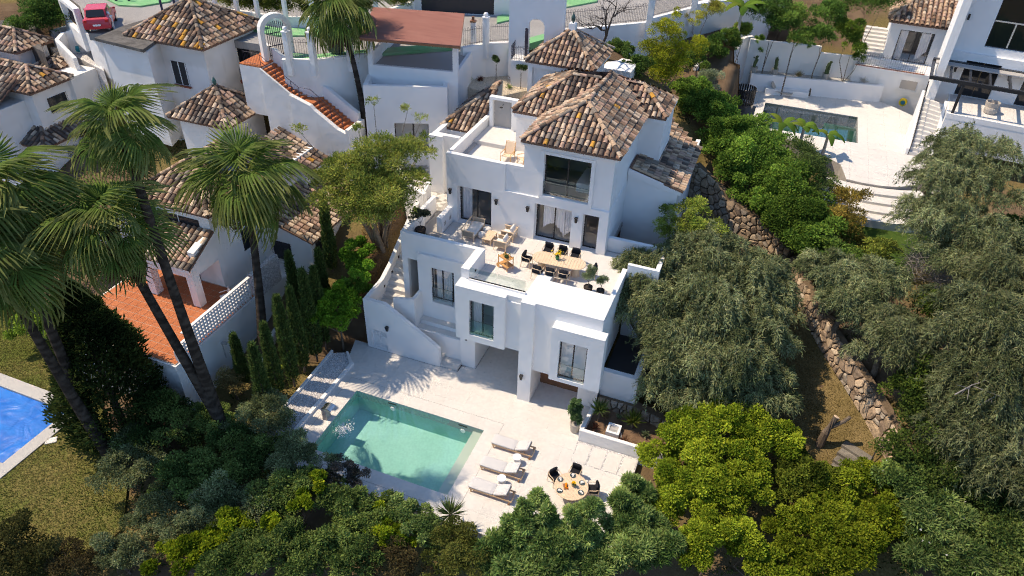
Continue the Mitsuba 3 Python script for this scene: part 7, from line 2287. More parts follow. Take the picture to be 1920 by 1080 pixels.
palm('fan palm standing in front of the cottage wing, its crown over the solar panels', at(497, 700, -.3), at(460, 340, 10.5), 1, 22, 1.18)
palm('fan palm with the largest crown, in front of the terracotta terrace', at(443, 838, -.8), at(208, 430, 12.6), 2, 23, 1.0)
palm('tallest fan palm of the left group, its crown beside the tiled pavilion', at(428, 826, -.8), at(226, 243, 17.0), 3, 22, .72)
palm('leaning fan palm at the left edge above the covered pool', at(216, 872, -1.0), at(-14, 486, 12.2), 4, 22, 1.0)
palm('fan palm at the left edge behind the leaning one', at(205, 852, -1.0), at(6, 372, 14.0), 5, 22, 1.0)
palm('slender fan palm in front of the street wall between stairs and carport', at(692, 300, 6.3), at(634, 15, 16.0), 6, 26, .95, .19)
# ---------------------------------------------------------------- cypresses
def cypress(label, x, y, h, w, seed, z=None):
    z = float(ground_z(x, y)) if z is None else z
    t = thing('slender_cypress', label, 'cypress', 'slender cypresses along the pool garden')
    r = np.random.default_rng(seed)
    part(t, 'trunk', Mesh().path([(x, y, z - .3), (x, y, z + h * .8)], [.07, .02], 6), 'mat_bark')
    k = int(3300 * h / 5)
    u = r.random(k) ** .85
    prof_ = w * np.minimum(1, .45 + 2.2 * u) * (1 - u) ** .55 * (.9 + .3 * (meshkit.noise(np.c_[u * 7, r.random(k) * 0, u * 0 + seed], 3) - .3))
    a = r.uniform(0, 6.28, k)
    rr = prof_ * np.sqrt(r.uniform(.35, 1.1, k))
    pos = np.c_[x + rr * np.cos(a), y + rr * np.sin(a), z + .25 + u * h * .97]
    d = np.c_[np.cos(a), np.sin(a), np.full(k, 1.7)] + r.normal(0, .4, (k, 3))
    nr_ = np.c_[np.cos(a), np.sin(a), np.full(k, .3)] + r.normal(0, .4, (k, 3))
    tt = np.clip(r.normal(.35, .25, k), 0, 1)
    part(t, 'crown', leaf_mesh(pos, nr_, d, r.uniform(.16, .34, k), r.uniform(.06, .11, k), tones((.05, .085, .026), (.17, .235, .065), tt, r)), 'mat_leaf')
    return t


for k, (y, h, w) in enumerate(((-.3, 5.6, .42), (-1.4, 6.2, .48), (-2.5, 5.7, .45), (-3.7, 6.0, .46), (-4.9, 5.0, .42), (-6.1, 4.6, .42))):
    cypress(['slender cypress at the far end of the gravel strip, closest to the villa', 'second slender cypress along the gravel strip counted from the villa', 'third slender cypress along the gravel strip counted from the villa', 'fourth slender cypress along the gravel strip counted from the villa', 'fifth slender cypress along the gravel strip counted from the villa', 'slender cypress at the near end of the gravel strip by the dark shrubs'][k], -12.25 + .12 * (k % 2), y, h, w, 700 + k, .0)
for k, (x, y, h, w, lab) in enumerate(((-13.7, 3.4, 5.2, .42, 'tall slender cypress standing against the cottage wing window'), (-13.2, 1.6, 4.6, .38, 'slender cypress between the cottage wing and the bright green tree'), (-14.2, .2, 5.0, .40, 'slender cypress with brownish tip below the cottage wing window'), (-13.5, -2.3, 4.0, .35, 'short slender cypress next to the palm trunk by the curved planter'),
                                       (-14.6, -4.8, 3.6, .33, 'small slender cypress left of the palm trunk below the lattice wall'), (-13.0, .3, 4.4, .36, 'thin cypress in the middle of the crowded group below the cottage wing'))):
    cypress(lab, x, y, h, w, 720 + k)
# ---------------------------------------------------------------- trees and shrubs of the left side
t = thing('jacaranda_tree', 'spreading tree with several pale trunks and olive gold leaves left of the villa', 'tree')
JB = bl((650, 330, 10.8, 1.3, .7), (700, 300, 11.4, 1.4, .8), (752, 282, 11.6, 1.1, .6), (640, 385, 9.8, 1.3, .7), (700, 365, 10.4, 1.5, .8), (755, 345, 10.4, 1.3, .7), (610, 345, 10.2, .9, .6), (690, 405, 9.4, 1.2, .6), (745, 390, 9.6, 1.0, .6), (790, 285, 11.2, .7, .4), (800, 262, 11.6, .5, .35), (765, 205, 13.2, .35, .4), (672, 245, 12.2, .4, .35), (700, 190, 13.6, .3, .3), (790, 225, 12.6, .35, .4), (560, 245, 11.6, .4, .35))
part(t, 'crown', broad_crown(JB, 34000, .17, .055, (.11, .15, .03), (.38, .40, .09), 31, clump=.2), 'mat_leaf')
tr = Mesh()
b0 = on_ground(716, 455)
r = np.random.default_rng(3)
for k, b in enumerate(JB):
    c = np.asarray(b[0])
    s = b0 + np.r_[r.normal(0, .22, 2), -.2]
    q1 = s + (c - s) * .3 + [0, 0, .6]
    rr = .13 if k < 9 else .05
    tr.path([s, q1, (q1 + c) / 2 + [0, 0, .3], c], [rr * 1.25, rr, rr * .55, rr * .2], 6)
part(t, 'trunk', tr, 'mat_pale_bark', smooth=60)
dark = thing('dark_conifer', 'massive dark green conifer at the left with a broad shaded flank', 'tree')
o = at(236, 806, -.9)
r = np.random.default_rng(41)
k = 34000
u = r.random(k) ** .8
h_ = 9.4
rr = 2.85 * (1 - u) ** .62 * np.minimum(1, .7 + u * 2) * (1 + .5 * (meshkit.noise(np.c_[np.cos(u * 50) * 2, np.sin(u * 61) * 2, u * 9], 4) - .5))
a = r.uniform(0, 6.28, k)
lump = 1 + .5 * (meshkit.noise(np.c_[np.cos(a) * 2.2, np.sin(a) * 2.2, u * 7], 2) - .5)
rr = rr * lump * np.sqrt(r.uniform(.5, 1.05, k))
q = np.c_[o[0] + rr * np.cos(a), o[1] + rr * np.sin(a), o[2] + .3 + u * h_]
dd = np.c_[np.cos(a), np.sin(a), np.full(k, .9)] + r.normal(0, .5, (k, 3))
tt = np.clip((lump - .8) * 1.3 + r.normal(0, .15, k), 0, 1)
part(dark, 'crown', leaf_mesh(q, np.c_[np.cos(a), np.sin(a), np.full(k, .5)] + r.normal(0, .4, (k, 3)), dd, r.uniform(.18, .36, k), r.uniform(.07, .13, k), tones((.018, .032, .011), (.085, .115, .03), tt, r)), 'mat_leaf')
part(dark, 'trunk', Mesh().path([o - [0, 0, .4], o + [0, 0, h_ * .9]], [.25, .04], 7), 'mat_bark')
misc = [
    ('bright_tree', 'bright green small tree at the top of the gravel strip beside the villa stairs', 'tree', [(632, 560, 3.2, .95), (605, 590, 2.7, .85), (640, 600, 2.4, .9), (655, 570, 2.8, .7)], (13000, .15, .09), ((0.08, 0.168, 0.016), (0.272, 0.45, 0.04))),
    ('bright_tree', 'bright green shrub below the jacaranda tree on the leaf litter slope', 'shrub', [(668, 470, 4.6, .8), (675, 505, 3.9, .8), (650, 490, 4.0, .6)], (9000, .14, .09), ((0.08, 0.168, 0.0192), (0.24, 0.432, 0.048))),
    ('shrub', 'green shrub between the two bright green trees by the stairs wall', 'shrub', [(660, 535, 3.2, .7), (690, 545, 2.9, .5)], (5000, .14, .08), ((0.064, 0.136, 0.0192), (0.192, 0.32, 0.048))),
    ('shrub', 'round yellow green shrub behind the two leaning palm trunks', 'shrub', [(75, 605, .8, 1.2, .8), (45, 610, .6, .9, .7), (105, 620, .6, .9, .7)], (12000, .12, .09), ((0.08, 0.144, 0.0192), (0.304, 0.416, 0.056))),
    ('shrub', 'dark round bush at the top left corner behind the white gate wall', 'shrub', [(80, 30, 12.0, 1.6), (60, 50, 11.4, 1.4), (105, 40, 11.6, 1.4), (85, 5, 12.6, 1.3)], (16000, .13, .09), ((0.0288, 0.064, 0.016), (0.136, 0.224, 0.048))),
    ('shrub', 'pale flowering shrub in front of the lichen roof house', 'shrub', [(262, 150, 7.6, .9), (285, 145, 7.8, .7), (300, 185, 7.0, 1.1), (260, 180, 7.0, 1.0)], (10000, .13, .08), ((0.048, 0.096, 0.024), (0.192, 0.256, 0.08))),
    ('shrub', 'green shrub below the lichen roof house, right of the palm crown', 'shrub', [(320, 190, 6.9, 1.1), (335, 205, 6.6, .9), (300, 215, 6.6, 1.2)], (9000, .13, .08), ((0.048, 0.096, 0.024), (0.176, 0.256, 0.056))),
    ('bougainvillea', 'dark bougainvillea with a few magenta blooms below the corner house', 'shrub', [(150, 245, 5.4, 1.2), (120, 262, 5.0, 1.0), (180, 262, 5.2, 1.1), (140, 285, 4.4, 1.2)], (12000, .12, .09), ((0.072, 0.072, 0.024), (0.256, 0.208, 0.072))),
    ('shrub', 'shaded shrub behind the dark conifer', 'shrub', [(60, 480, 3.2, 1.4), (120, 470, 3.4, 1.4), (30, 530, 1.5, 1.2)], (9000, .15, .09), ((0.032, 0.056, 0.016), (0.112, 0.16, 0.032))),
    ('dry_shrub', 'dry brownish twiggy shrub at the foot of the lattice wall', 'shrub', [(430, 715, .6, .8, .6), (450, 735, .5, .6, .5)], (2600, .09, .05), ((0.16, 0.136, 0.056), (0.384, 0.304, 0.128))),
    ('shrub', 'yellow tipped shrub at the base of the palm beside the cypresses', 'shrub', [(505, 665, .7, .45), (515, 690, .6, .4)], (2600, .12, .08), ((0.16, 0.176, 0.024), (0.45, 0.45, 0.048))),
]
for k, (nm, lab, cat, q, (n, L, W), (ca, cb)) in enumerate(misc):
    B = bl(*q)
    tk = tree(nm, lab, cat, B, broad_crown(B, n, L, W, ca, cb, 800 + k, clump=.17), .08, seed=k)
    if nm == 'bougainvillea':
        r = np.random.default_rng(4)
        pq_, dq_, _ = blob_points(B, 90, r, .85)
        part(tk, 'bloom', leaf_mesh(pq_, dq_, r.normal(0, 1, (90, 3)), .14, .12, np.tile([.50, .02, .22], (90, 1)) * r.uniform(.7, 1.2, (90, 1))), 'mat_petal', kind='stuff')
# hedge panels above the wall across the street
hp = [(348, 22), (390, 30), (430, 38), (468, 44), (512, 50), (565, 52), (615, 52), (672, 49), (738, 34)]
for k, (x, y) in enumerate(hp):
    p = at(x, y, ZS)
    B = [(p + np.array([dx, .95 + dx * (.25 if k < 7 else -.1), .85 + dz]), (.55, .40, .55)) for dx in (-.55, .0, .55) for dz in (.15, .85, 1.5)]
    t = thing('clipped_hedge', ['first', 'second', 'third', 'fourth', 'fifth', 'sixth', 'seventh', 'eighth', 'ninth'][k] + ' clipped hedge section behind the street wall posts, counted from the left', 'hedge', 'hedge sections across the street')
    part(t, 'foliage', broad_crown(B, 6500, .12, .08, (.05, .08, .014), (.20, .22, .045), 850 + k, f=(.4, .7)), 'mat_leaf')
# bare tree behind the villa
BT = thing('bare_tree', 'bare dark tree with crooked branches beside the street railing', 'tree')
r = np.random.default_rng(8)
b0 = at(1128, 118, 11.3)
m = Mesh()


def branch(p, d, L, rad, depth):
    q = p + d * L
    m.path([p, (p + q) / 2 + r.normal(0, .08 * L, 3), q], [rad, rad * .8, rad * .6], 5)
    if depth:
        for _ in range(2 + (depth > 2)):
            nd = d + r.normal(0, .55, 3)
            nd[2] = abs(nd[2]) * .7 + .1
            branch(q, nd / np.linalg.norm(nd), L * r.uniform(.6, .8), rad * .58, depth - 1)


branch(b0, np.array([.05, .1, 1.0]), 1.9, .16, 5)
part(BT, 'trunk', m, glossy((.035, .028, .025), .8))
# ---------------------------------------------------------------- shrubs in front of the pool deck
DKG = ((.035, .065, .018), (.20, .265, .07))
OLV = ((.08, .105, .045), (.34, .39, .19))
YLW = ((.11, .165, .014), (.39, .46, .04))
OLE = ((.07, .13, .035), (.36, .46, .15))
LIM = ((.10, .16, .012), (.40, .48, .03))


def shrub_at(name, label, cat, q, n, L, W, pal, seed, br=1.0, clump=.17, group=None, up=.6, tr=.06):
    B = bl(*q)
    return tree(name, label, cat, B, broad_crown(B, n, L, W, np.array(pal[0]) * br, np.array(pal[1]) * br, seed, clump=clump, up=up), tr, group=group, seed=seed, fork=.3)


front = [  # the dark thicket at the lower left
    ('olive green shrub at the left end of the gravel strip', [(500, 765, 1.0, 1.1), (470, 800, .8, 1.1), (540, 790, .7, .8)], 13000, .13, .045, OLV, .9),
    ('dark green shrub below the palm trunk pair', [(395, 800, .6, 1.2), (440, 830, .6, 1.1)], 11000, .12, .07, DKG, 1.1),
    ('dark shrub in front of the massive conifer', [(300, 770, 1.2, 1.3), (340, 800, .8, 1.2), (270, 820, .6, 1.1)], 14000, .12, .07, DKG, .9),
    ('grey green shrub at the edge of the lawn', [(240, 850, .3, 1.2), (215, 900, .2, 1.0), (280, 880, .3, 1.0)], 12000, .12, .05, OLV, .75),
    ('dark thicket shrub left of the pool edge', [(480, 860, .9, 1.2), (530, 850, .8, 1.0), (450, 890, .7, 1.1)], 14000, .12, .07, DKG, 1.0),
    ('feathery olive shrub overhanging the left corner of the pool', [(560, 840, 1.6, .9), (600, 855, 1.5, .7), (540, 870, 1.4, .9), (630, 870, 1.3, .5)], 12000, .13, .035, OLV, .85),
    ('purple tinged shrub at the near left pool corner', [(640, 880, 1.2, .6), (665, 900, .9, .6), (610, 900, 1.1, .7)], 6000, .10, .05, ((.05, .05, .035), (.17, .15, .13)), 1.0),
    ('dark shrub below the left pool corner', [(560, 920, 1.0, 1.2), (610, 940, .9, 1.1), (520, 940, .8, 1.1)], 15000, .12, .07, DKG, 1.05),
    ('lime green shrub in the dark thicket', [(590, 905, 1.8, .5), (560, 950, 1.6, .6), (505, 985, 1.2, .5)], 5000, .13, .08, LIM, .8),
    ('dark green shrub at the near edge of the lawn', [(330, 900, .5, 1.2), (380, 880, .6, 1.2), (360, 930, .3, 1.1)], 14000, .12, .07, DKG, 1.15),
    ('grey olive shrub in the middle of the thicket', [(420, 930, .8, 1.2), (460, 960, .7, 1.1), (400, 970, .5, 1.1)], 14000, .11, .045, OLV, .9),
    ('pale leaved shrub at the lower left of the thicket', [(300, 960, .2, 1.1), (340, 990, .2, 1.1), (270, 990, .0, .9)], 12000, .11, .05, OLV, .8),
    ('yellow green shrub in the lower thicket', [(430, 990, 1.0, .7), (390, 1010, .8, .6), (455, 1010, .9, .6)], 7000, .12, .08, LIM, .75),
    ('bright green shrub near the bottom edge at left', [(355, 1040, .6, .8), (310, 1050, .4, .7), (390, 1055, .5, .7)], 8000, .12, .08, LIM, .6),
    ('dark shrub at the bottom edge left of the centre', [(470, 1050, .8, 1.2), (530, 1040, .8, 1.2), (420, 1060, .6, 1.0)], 14000, .12, .07, DKG, 1.0),
    ('dark shrub at the bottom edge below the pool', [(600, 1030, .8, 1.2), (660, 1045, .7, 1.1), (570, 1060, .8, 1.0)], 14000, .13, .06, DKG, 1.1),
    ('deep green shrub along the near deck edge', [(660, 960, .9, .9), (700, 985, .6, .9), (720, 950, .6, .7)], 11000, .12, .06, DKG, 1.15),
    ('lime green shrub beside the deck edge below the pool', [(725, 965, .8, .55), (760, 1000, .7, .6), (710, 1010, .9, .6)], 7000, .12, .08, LIM, .95),
    ('mid green shrub under the yucca', [(780, 975, .8, .8), (745, 955, .9, .7), (800, 1010, .6, .8)], 10000, .12, .06, OLE, .8),
    ('dry brown undergrowth shrub at the bottom edge', [(730, 1050, .3, 1.0), (780, 1060, .3, 1.0)], 6000, .12, .05, ((.05, .04, .02), (.14, .12, .05)), 1.0),
    ('olive shrub below the yucca at the bottom edge', [(840, 1020, .8, 1.0), (880, 1050, .7, 1.0), (830, 1060, .6, .9)], 12000, .12, .045, ((.04, .055, .012), (.19, .20, .05)), 1.0),
    ('dark brown leaved shrub at the bottom left corner', [(20, 1010, .0, 1.1), (50, 1050, -.2, 1.0), (10, 1070, -.2, .9)], 9000, .12, .06, ((.03, .035, .012), (.10, .10, .035)), 1.0),
    ('brown twiggy shrub at the bottom edge beside the lawn', [(130, 1055, -.4, .8), (170, 1070, -.4, .8), (100, 1040, -.5, .5)], 5000, .11, .05, ((.035, .03, .015), (.11, .09, .04)), 1.0),
    ('grey green shrub at the bottom edge below the lawn', [(215, 1040, -.1, .9), (250, 1060, .0, .9)], 9000, .12, .05, OLV, .7),
    # oleander screen along the deck
    ('upright oleander nearest the shaded sun lounger', [(970, 995, 1.7, .6, .8), (985, 965, 2.2, .45, .6), (955, 1015, 1.3, .5, .7)], 8000, .24, .055, OLE, 1.05),
    ('upright oleander in front of the left half of the round table', [(1020, 965, 2.2, .45, .6), (1030, 1000, 1.6, .5, .6), (1008, 940, 2.5, .3, .4)], 7500, .24, .055, OLE, 1.1),
    ('upright oleander in front of the right half of the round table', [(1080, 970, 2.3, .5, .6), (1110, 958, 2.5, .4, .5), (1095, 1005, 1.7, .45, .6)], 8500, .24, .055, OLE, 1.1),
    ('oleander with thin bare stems at the near deck corner', [(1050, 1015, 1.6, .65, .7), (1100, 1010, 1.7, .55, .7), (1020, 1030, 1.4, .6, .7)], 8000, .24, .055, OLE, .95),
    ('oleander at the right end of the deck below the low wall', [(1182, 910, 1.9, .45, .6), (1168, 950, 1.7, .55, .7), (1205, 930, 1.5, .5, .6)], 9500, .24, .055, OLE, .95),
    ('dense oleander right of the deck corner', [(1175, 1000, 1.4, .8), (1215, 985, 1.4, .85), (1150, 980, 1.5, .55)], 13000, .24, .055, OLE, .9),
    ('dense dark oleander below the deck corner', [(1180, 1040, 1.3, .9), (1230, 1030, 1.3, .9), (1130, 1050, 1.2, .8)], 13000, .24, .055, OLE, .85),
    ('oleander at the bottom edge below the deck', [(960, 1050, 1.0, .9), (1000, 1065, 1.0, .8), (930, 1030, 1.1, .8)], 11000, .24, .055, OLE, .95),
    ('oleander at the bottom edge in the middle', [(1050, 1065, 1.0, .8), (1090, 1060, 1.0, .7)], 8000, .24, .055, OLE, .85),
    # yellow green shrubs lower right
    ('yellow green shrub nearest the white planter', [(1250, 830, 1.8, 1.0), (1275, 800, 2.2, 1.0), (1235, 870, 1.4, .9)], 14000, .11, .08, YLW, 1.0),
    ('yellow green shrub in front of the round pepper tree', [(1340, 800, 2.4, 1.2), (1380, 790, 2.4, 1.1), (1310, 840, 2.0, 1.1)], 17000, .11, .08, YLW, .98),
    ('big yellow green shrub below the pepper trees', [(1420, 815, 2.2, 1.2), (1465, 835, 1.8, 1.1), (1400, 860, 1.9, 1.1)], 16000, .11, .08, YLW, .88),
    ('yellow green shrub right of the deck oleander', [(1270, 920, 1.8, 1.1), (1310, 900, 2.1, 1.1), (1250, 960, 1.2, .9)], 15000, .11, .08, YLW, .95),
    ('yellow green shrub in the middle of the lower right thicket', [(1370, 920, 1.9, 1.2), (1410, 930, 1.7, 1.1), (1340, 960, 1.4, 1.1)], 16000, .11, .08, YLW, .8),
    ('brightest yellow shrub near the bottom edge at right', [(1320, 1000, 1.6, 1.0), (1370, 1010, 1.6, 1.1), (1300, 1040, 1.2, .9)], 15000, .11, .08, YLW, .9),
    ('olive yellow shrub at the bottom edge right of the centre', [(1400, 1040, 1.2, 1.0), (1440, 1060, 1.0, 1.0)], 11000, .11, .08, YLW, .75),
    ('green shrub beside the cut tree stump', [(1500, 880, 1.6, 1.0), (1530, 900, 1.5, 1.0), (1480, 910, 1.4, 1.0)], 13000, .12, .08, ((.04, .06, .010), (.19, .23, .03)), .95),
    ('yellowish shrub below the stone steps', [(1590, 910, 1.4, 1.1), (1640, 905, 1.5, 1.0), (1560, 940, 1.2, 1.0)], 14000, .11, .08, YLW, .72),
    ('yellowish green shrub along the bottom right', [(1530, 980, 1.2, 1.1), (1580, 990, 1.2, 1.1), (1490, 1000, 1.0, 1.0)], 15000, .11, .08, YLW, .62),
    ('shaded yellow green shrub low in the right thicket', [(1640, 970, 1.2, 1.1), (1680, 985, 1.2, 1.0), (1620, 1020, .9, 1.0)], 14000, .11, .08, YLW, .60),
    ('olive green shrub at the bottom edge right', [(1540, 1050, .8, 1.1), (1590, 1055, .8, 1.0), (1490, 1060, .7, .9)], 13000, .11, .08, YLW, .55),
    ('dark green round bush above the white flowering oleander', [(1690, 900, 2.2, 1.1), (1720, 890, 2.3, .9)], 10000, .13, .08, DKG, 1.3),
    ('white flowering oleander in the lower right', [(1750, 960, 1.8, 1.3), (1800, 985, 1.7, 1.2), (1720, 1010, 1.2, 1.2)], 17000, .24, .055, OLE, .72),
    ('oleander with few white flowers at the bottom right', [(1790, 1040, 1.2, 1.2), (1730, 1060, 1.0, 1.1), (1840, 1060, 1.2, 1.1)], 15000, .24, .055, OLE, .62),
    ('very dark shrub in the bottom right corner', [(1880, 1000, 2.0, 1.4), (1900, 1060, 1.6, 1.3), (1850, 1010, 1.8, 1.1)], 14000, .13, .08, DKG, .95),
    ('very dark shrub at the right edge under the pepper trees', [(1820, 930, 2.0, 1.2), (1870, 950, 2.2, 1.2)], 10000, .13, .08, DKG, .8),
]
for k, (lab, q, n, L, W, pal, br) in enumerate(front):
    nm = 'oleander' if 'oleander' in lab and 'right of the deck oleander' not in lab and 'above' not in lab else 'shrub'
    tk = shrub_at(nm, lab, 'shrub', q, int(n * 1.15), L, W, pal, 900 + k, br, clump=.15 if nm == 'shrub' else .2, tr=.05 if nm == 'shrub' else .03)
    if 'white flower' in lab:
        r = np.random.default_rng(k)
        pq_, dq_, _ = blob_points(bl(*q), 22, r, .95)
        part(tk, 'bloom', leaf_mesh(pq_ + [0, 0, .1], dq_ + [0, 0, 1], r.normal(0, 1, (22, 3)), .13, .13, np.full((22, 3), .78)), 'mat_petal', kind='stuff')
# thin stems of the deck oleanders
for k, (x, y) in enumerate(((1030, 985), (1058, 1000), (1095, 1000), (1118, 985), (985, 1000))):
    r = np.random.default_rng(k)
    m = Mesh()
    p = at(x, y, 1.6)
    for _ in range(7):
        b = np.array([p[0] + r.normal(0, .15), p[1] + r.normal(0, .1), -1.3])
        e = p + r.normal(0, .35, 3) * [1, 1, .8]
        m.path([b, (b + e) / 2 + r.normal(0, .08, 3), e], [.022, .018, .012], 4)
    part([t_ for t_ in labels if t_.startswith('oleander')][min(k, 4)], 'stem', m, 'mat_bark', kind='stuff')
# yucca and bare deciduous twigs
YU = thing('yucca', 'spiky green yucca at the near edge of the pool deck', 'plant')
o = at(845, 965, 1.0)
r = np.random.default_rng(2)
k = 90
a = r.uniform(0, 6.28, k)
el = np.radians(r.uniform(5, 85, k))
d = np.c_[np.cos(a) * np.cos(el), np.sin(a) * np.cos(el), np.sin(el)]
part(YU, 'leaf_rosette', leaf_mesh(o + d * .05, np.cross(d, r.normal(0, 1, (k, 3))), d, r.uniform(.7, 1.0, k), .075, tones((.05, .09, .03), (.14, .17, .05), r.random(k), r), .3), 'mat_leaf')
part(YU, 'trunk', Mesh().path([(o[0], o[1], -1.2), o], [.12, .10], 7), 'mat_bark')
# cut stump
SP_ = thing('cut_stump', 'forked sawn off tree stump on the dry grass strip', 'stump')
b = on_ground(1535, 835)
e = b + [.35, .35, 1.9]
part(SP_, 'trunk', Mesh().path([b - [0, 0, .3], b + [.1, .1, .9], e], [.24, .19, .17], 9), 'mat_bark')
part(SP_, 'limb', Mesh().path([b + [.2, .22, 1.2], b + [.75, .35, 1.75], b + [.95, .4, 2.1]], [.12, .10, .09], 8), 'mat_bark')
part(SP_, 'cut_face', Mesh().tube(e, e + [.012, .012, .03], .15, n=9), 'mat_oak')
# stone steps and handrail at the lower right
for k in range(4):
    p = at(1600 - k * 8 + 6, 850 + k * 14, .6 - k * .15)
    if k == 0:
        scene['mat_worn'] = diffuse(P(lambda p, n, uv: mix((.10, .09, .075), (.26, .24, .21), F3(p.x * 3, p.y * 3, p.z * 3))))
        LS = thing('stone_steps', 'worn concrete garden steps below the dry grass strip', 'steps')
    part(LS, 'step', Mesh().obox(p, (1.5, .5, .35), -.5), 'mat_worn')
p = at(1625, 880, .4)
solo('handrail', 'black metal handrail beside the worn garden steps', 'handrail', Mesh().path([p, p + [.2, .6, 1.0], p + [.9, 1.4, 1.2], p + [1.0, 1.5, .2]], .03, 6), 'mat_black')
# ---------------------------------------------------------------- potted and small plants


def pot_plant(label, p, pr, ph, q, n, L, W, pal, pot='mat_pot_dark', seed=0, cat='potted plant', clump=.10, stem=True):
    t = thing('potted_plant', label, cat)
    p = np.asarray(p, float)
    part(t, 'pot', Mesh().lathe([(0, 0), (pr * .75, 0), (pr, ph * .9), (pr, ph), (pr * .88, ph), (pr * .86, ph * .86), (0, ph * .86)], p, 16), pot, smooth=40)
    B = [(p + np.array([dx, dy, dz]), (rr, rr, rr * .9)) for dx, dy, dz, rr in q]
    if stem:
        part(t, 'stem', limbs(p + [0, 0, ph], B, .03, seed, .4, spread=.06), 'mat_bark')
    part(t, 'foliage', broad_crown(B, n, L, W, *pal, 1000 + seed, clump=clump), 'mat_leaf')
    return t


OL2 = ((.09, .12, .055), (.28, .34, .19))
pot_plant('potted olive in a dark pot by the right end of the oval table', (2.75, 2.72, TZ), .24, .36, [(0, 0, 1.05, .38), (.12, .1, 1.35, .30), (-.15, -.05, .85, .25)], 2600, .07, .022, OL2, seed=1)
pot_plant('potted olive nearest the right corner of the terrace', (3.42, 2.70, TZ), .22, .34, [(0, 0, .85, .34), (.1, -.05, 1.1, .25)], 2200, .07, .022, OL2, seed=2)
pot_plant('potted tree with dark leaves at the head of the outside stairs', (-7.75, 4.15, TZ), .32, .5, [(0, 0, 1.35, .42), (-.25, .1, 1.15, .35), (.2, -.1, 1.55, .3)], 3000, .09, .05, ((.05, .055, .03), (.14, .15, .09)), seed=3)
shrub_ = thing('trailing_plant', 'dark trailing plant spilling beside the potted tree on the parapet', 'plant')
B = [(np.array([-7.25, 3.35, TZ + .35]), (.45, .3, .35)), (np.array([-6.75, 3.2, TZ + .22]), (.4, .25, .25))]
part(shrub_, 'foliage', broad_crown(B, 2600, .09, .05, (.035, .05, .03), (.10, .14, .08), 61, clump=.08), 'mat_leaf')
pot_plant('tall pale pot with a bushy shrub beside the white planter corner', (3.70, -1.05, 0), .28, .62, [(0, 0, 1.05, .40), (-.05, .1, 1.5, .36), (-.1, .1, 1.85, .30), (.1, 0, .8, .30)], 5200, .08, .055, ((.045, .09, .03), (.15, .23, .09)), 'mat_pot', seed=4)


def rosette(name, label, p, n, L, W, pal, seed, el=(10, 80), up=0, group=None, cat='plant'):
    t = thing(name, label, cat, group)
    r = np.random.default_rng(seed)
    a = r.uniform(0, 6.28, n)
    e = np.radians(r.uniform(*el, n))
    d = np.c_[np.cos(a) * np.cos(e), np.sin(a) * np.cos(e), np.sin(e)]
    o = np.asarray(p, float) + [0, 0, up]
    part(t, 'leaves', leaf_mesh(o + d * .03, np.cross(d, r.normal(0, 1, (n, 3))), d + [0, 0, .15], L * r.uniform(.7, 1.2, n), W, tones(*pal, r.random(n), r), .3), 'mat_leaf')
    if up > .2:
        part(t, 'stem', Mesh().path([np.asarray(p, float) - [0, 0, .1], o], [.06, .05], 6), 'mat_bark')
    return t


GF = ((.05, .085, .015), (.20, .22, .04))
rosette('fern_palm', 'feathery yellow green cycad in the middle of the planting bed', (6.55, -.05, .45), 120, .75, .07, GF, 1, (15, 70), .35)
rosette('fern_palm', 'feathery green cycad at the left end of the planting bed', (4.75, -.25, .45), 90, .7, .07, ((.04, .08, .02), (.14, .19, .05)), 2, (10, 70), .7)
rosette('red_cordyline', 'dark red spiky plant in the left corner of the planting bed', (4.75, -.9, .42), 40, .45, .05, ((.05, .02, .015), (.12, .06, .04)), 3)
rosette('red_cordyline', 'reddish grass tuft in front of the pump cover', (6.45, -1.15, .42), 40, .4, .03, ((.12, .05, .03), (.20, .10, .06)), 4)
rosette('low_plant', 'small grey green plant behind the pump cover', (5.75, .3, .5), 60, .25, .06, OL2, 5)
rosette('low_plant', 'small grey green cushion plant by the rubble wall corner', (7.35, -.35, .45), 80, .28, .06, OL2, 6)
rosette('low_plant', 'brownish grass tuft left of the pump cover', (5.1, .05, .5), 50, .35, .03, ((.10, .085, .035), (.20, .16, .08)), 7)
for k, (x, y, lab) in enumerate(((887, 138, 'left little topiary tree on the gravel garden, in the carport shade'), (930, 150, 'middle little topiary tree on the gravel garden'), (976, 166, 'right little topiary tree on the gravel garden next to the tower'))):
    p = at(x, y, 10.62)
    t = thing('topiary_tree', lab, 'tree', 'little topiary trees on the gravel garden')
    part(t, 'trunk', Mesh().path([p, p + [0, 0, 1.1]], [.03, .025], 5), 'mat_bark')
    part(t, 'crown', broad_crown([(p + [0, 0, 1.35], (.30, .30, .36))], 1500, .08, .04, (.03, .055, .02), (.10, .15, .05), 70 + k, clump=.05), 'mat_leaf')
for k, (x, y, pal, lab) in enumerate(((880, 152, OLE, 'small green plant in the shade of the gravel garden'), (901, 152, ((.06, .02, .015), (.12, .05, .035)), 'dark red tuft in the shade of the gravel garden'), (931, 162, ((.12, .07, .04), (.22, .12, .07)), 'brown red tuft at the front of the sunny gravel'), (955, 166, OLE, 'small green plant at the front of the sunny gravel'), (958, 147, ((.14, .08, .05), (.24, .13, .08)), 'orange brown tuft at the back of the sunny gravel'), (947, 139, OLE, 'small green plant at the back of the sunny gravel'))):
    rosette('gravel_plant', lab, at(x, y, 10.6), 40, .38, .05, pal, 30 + k)
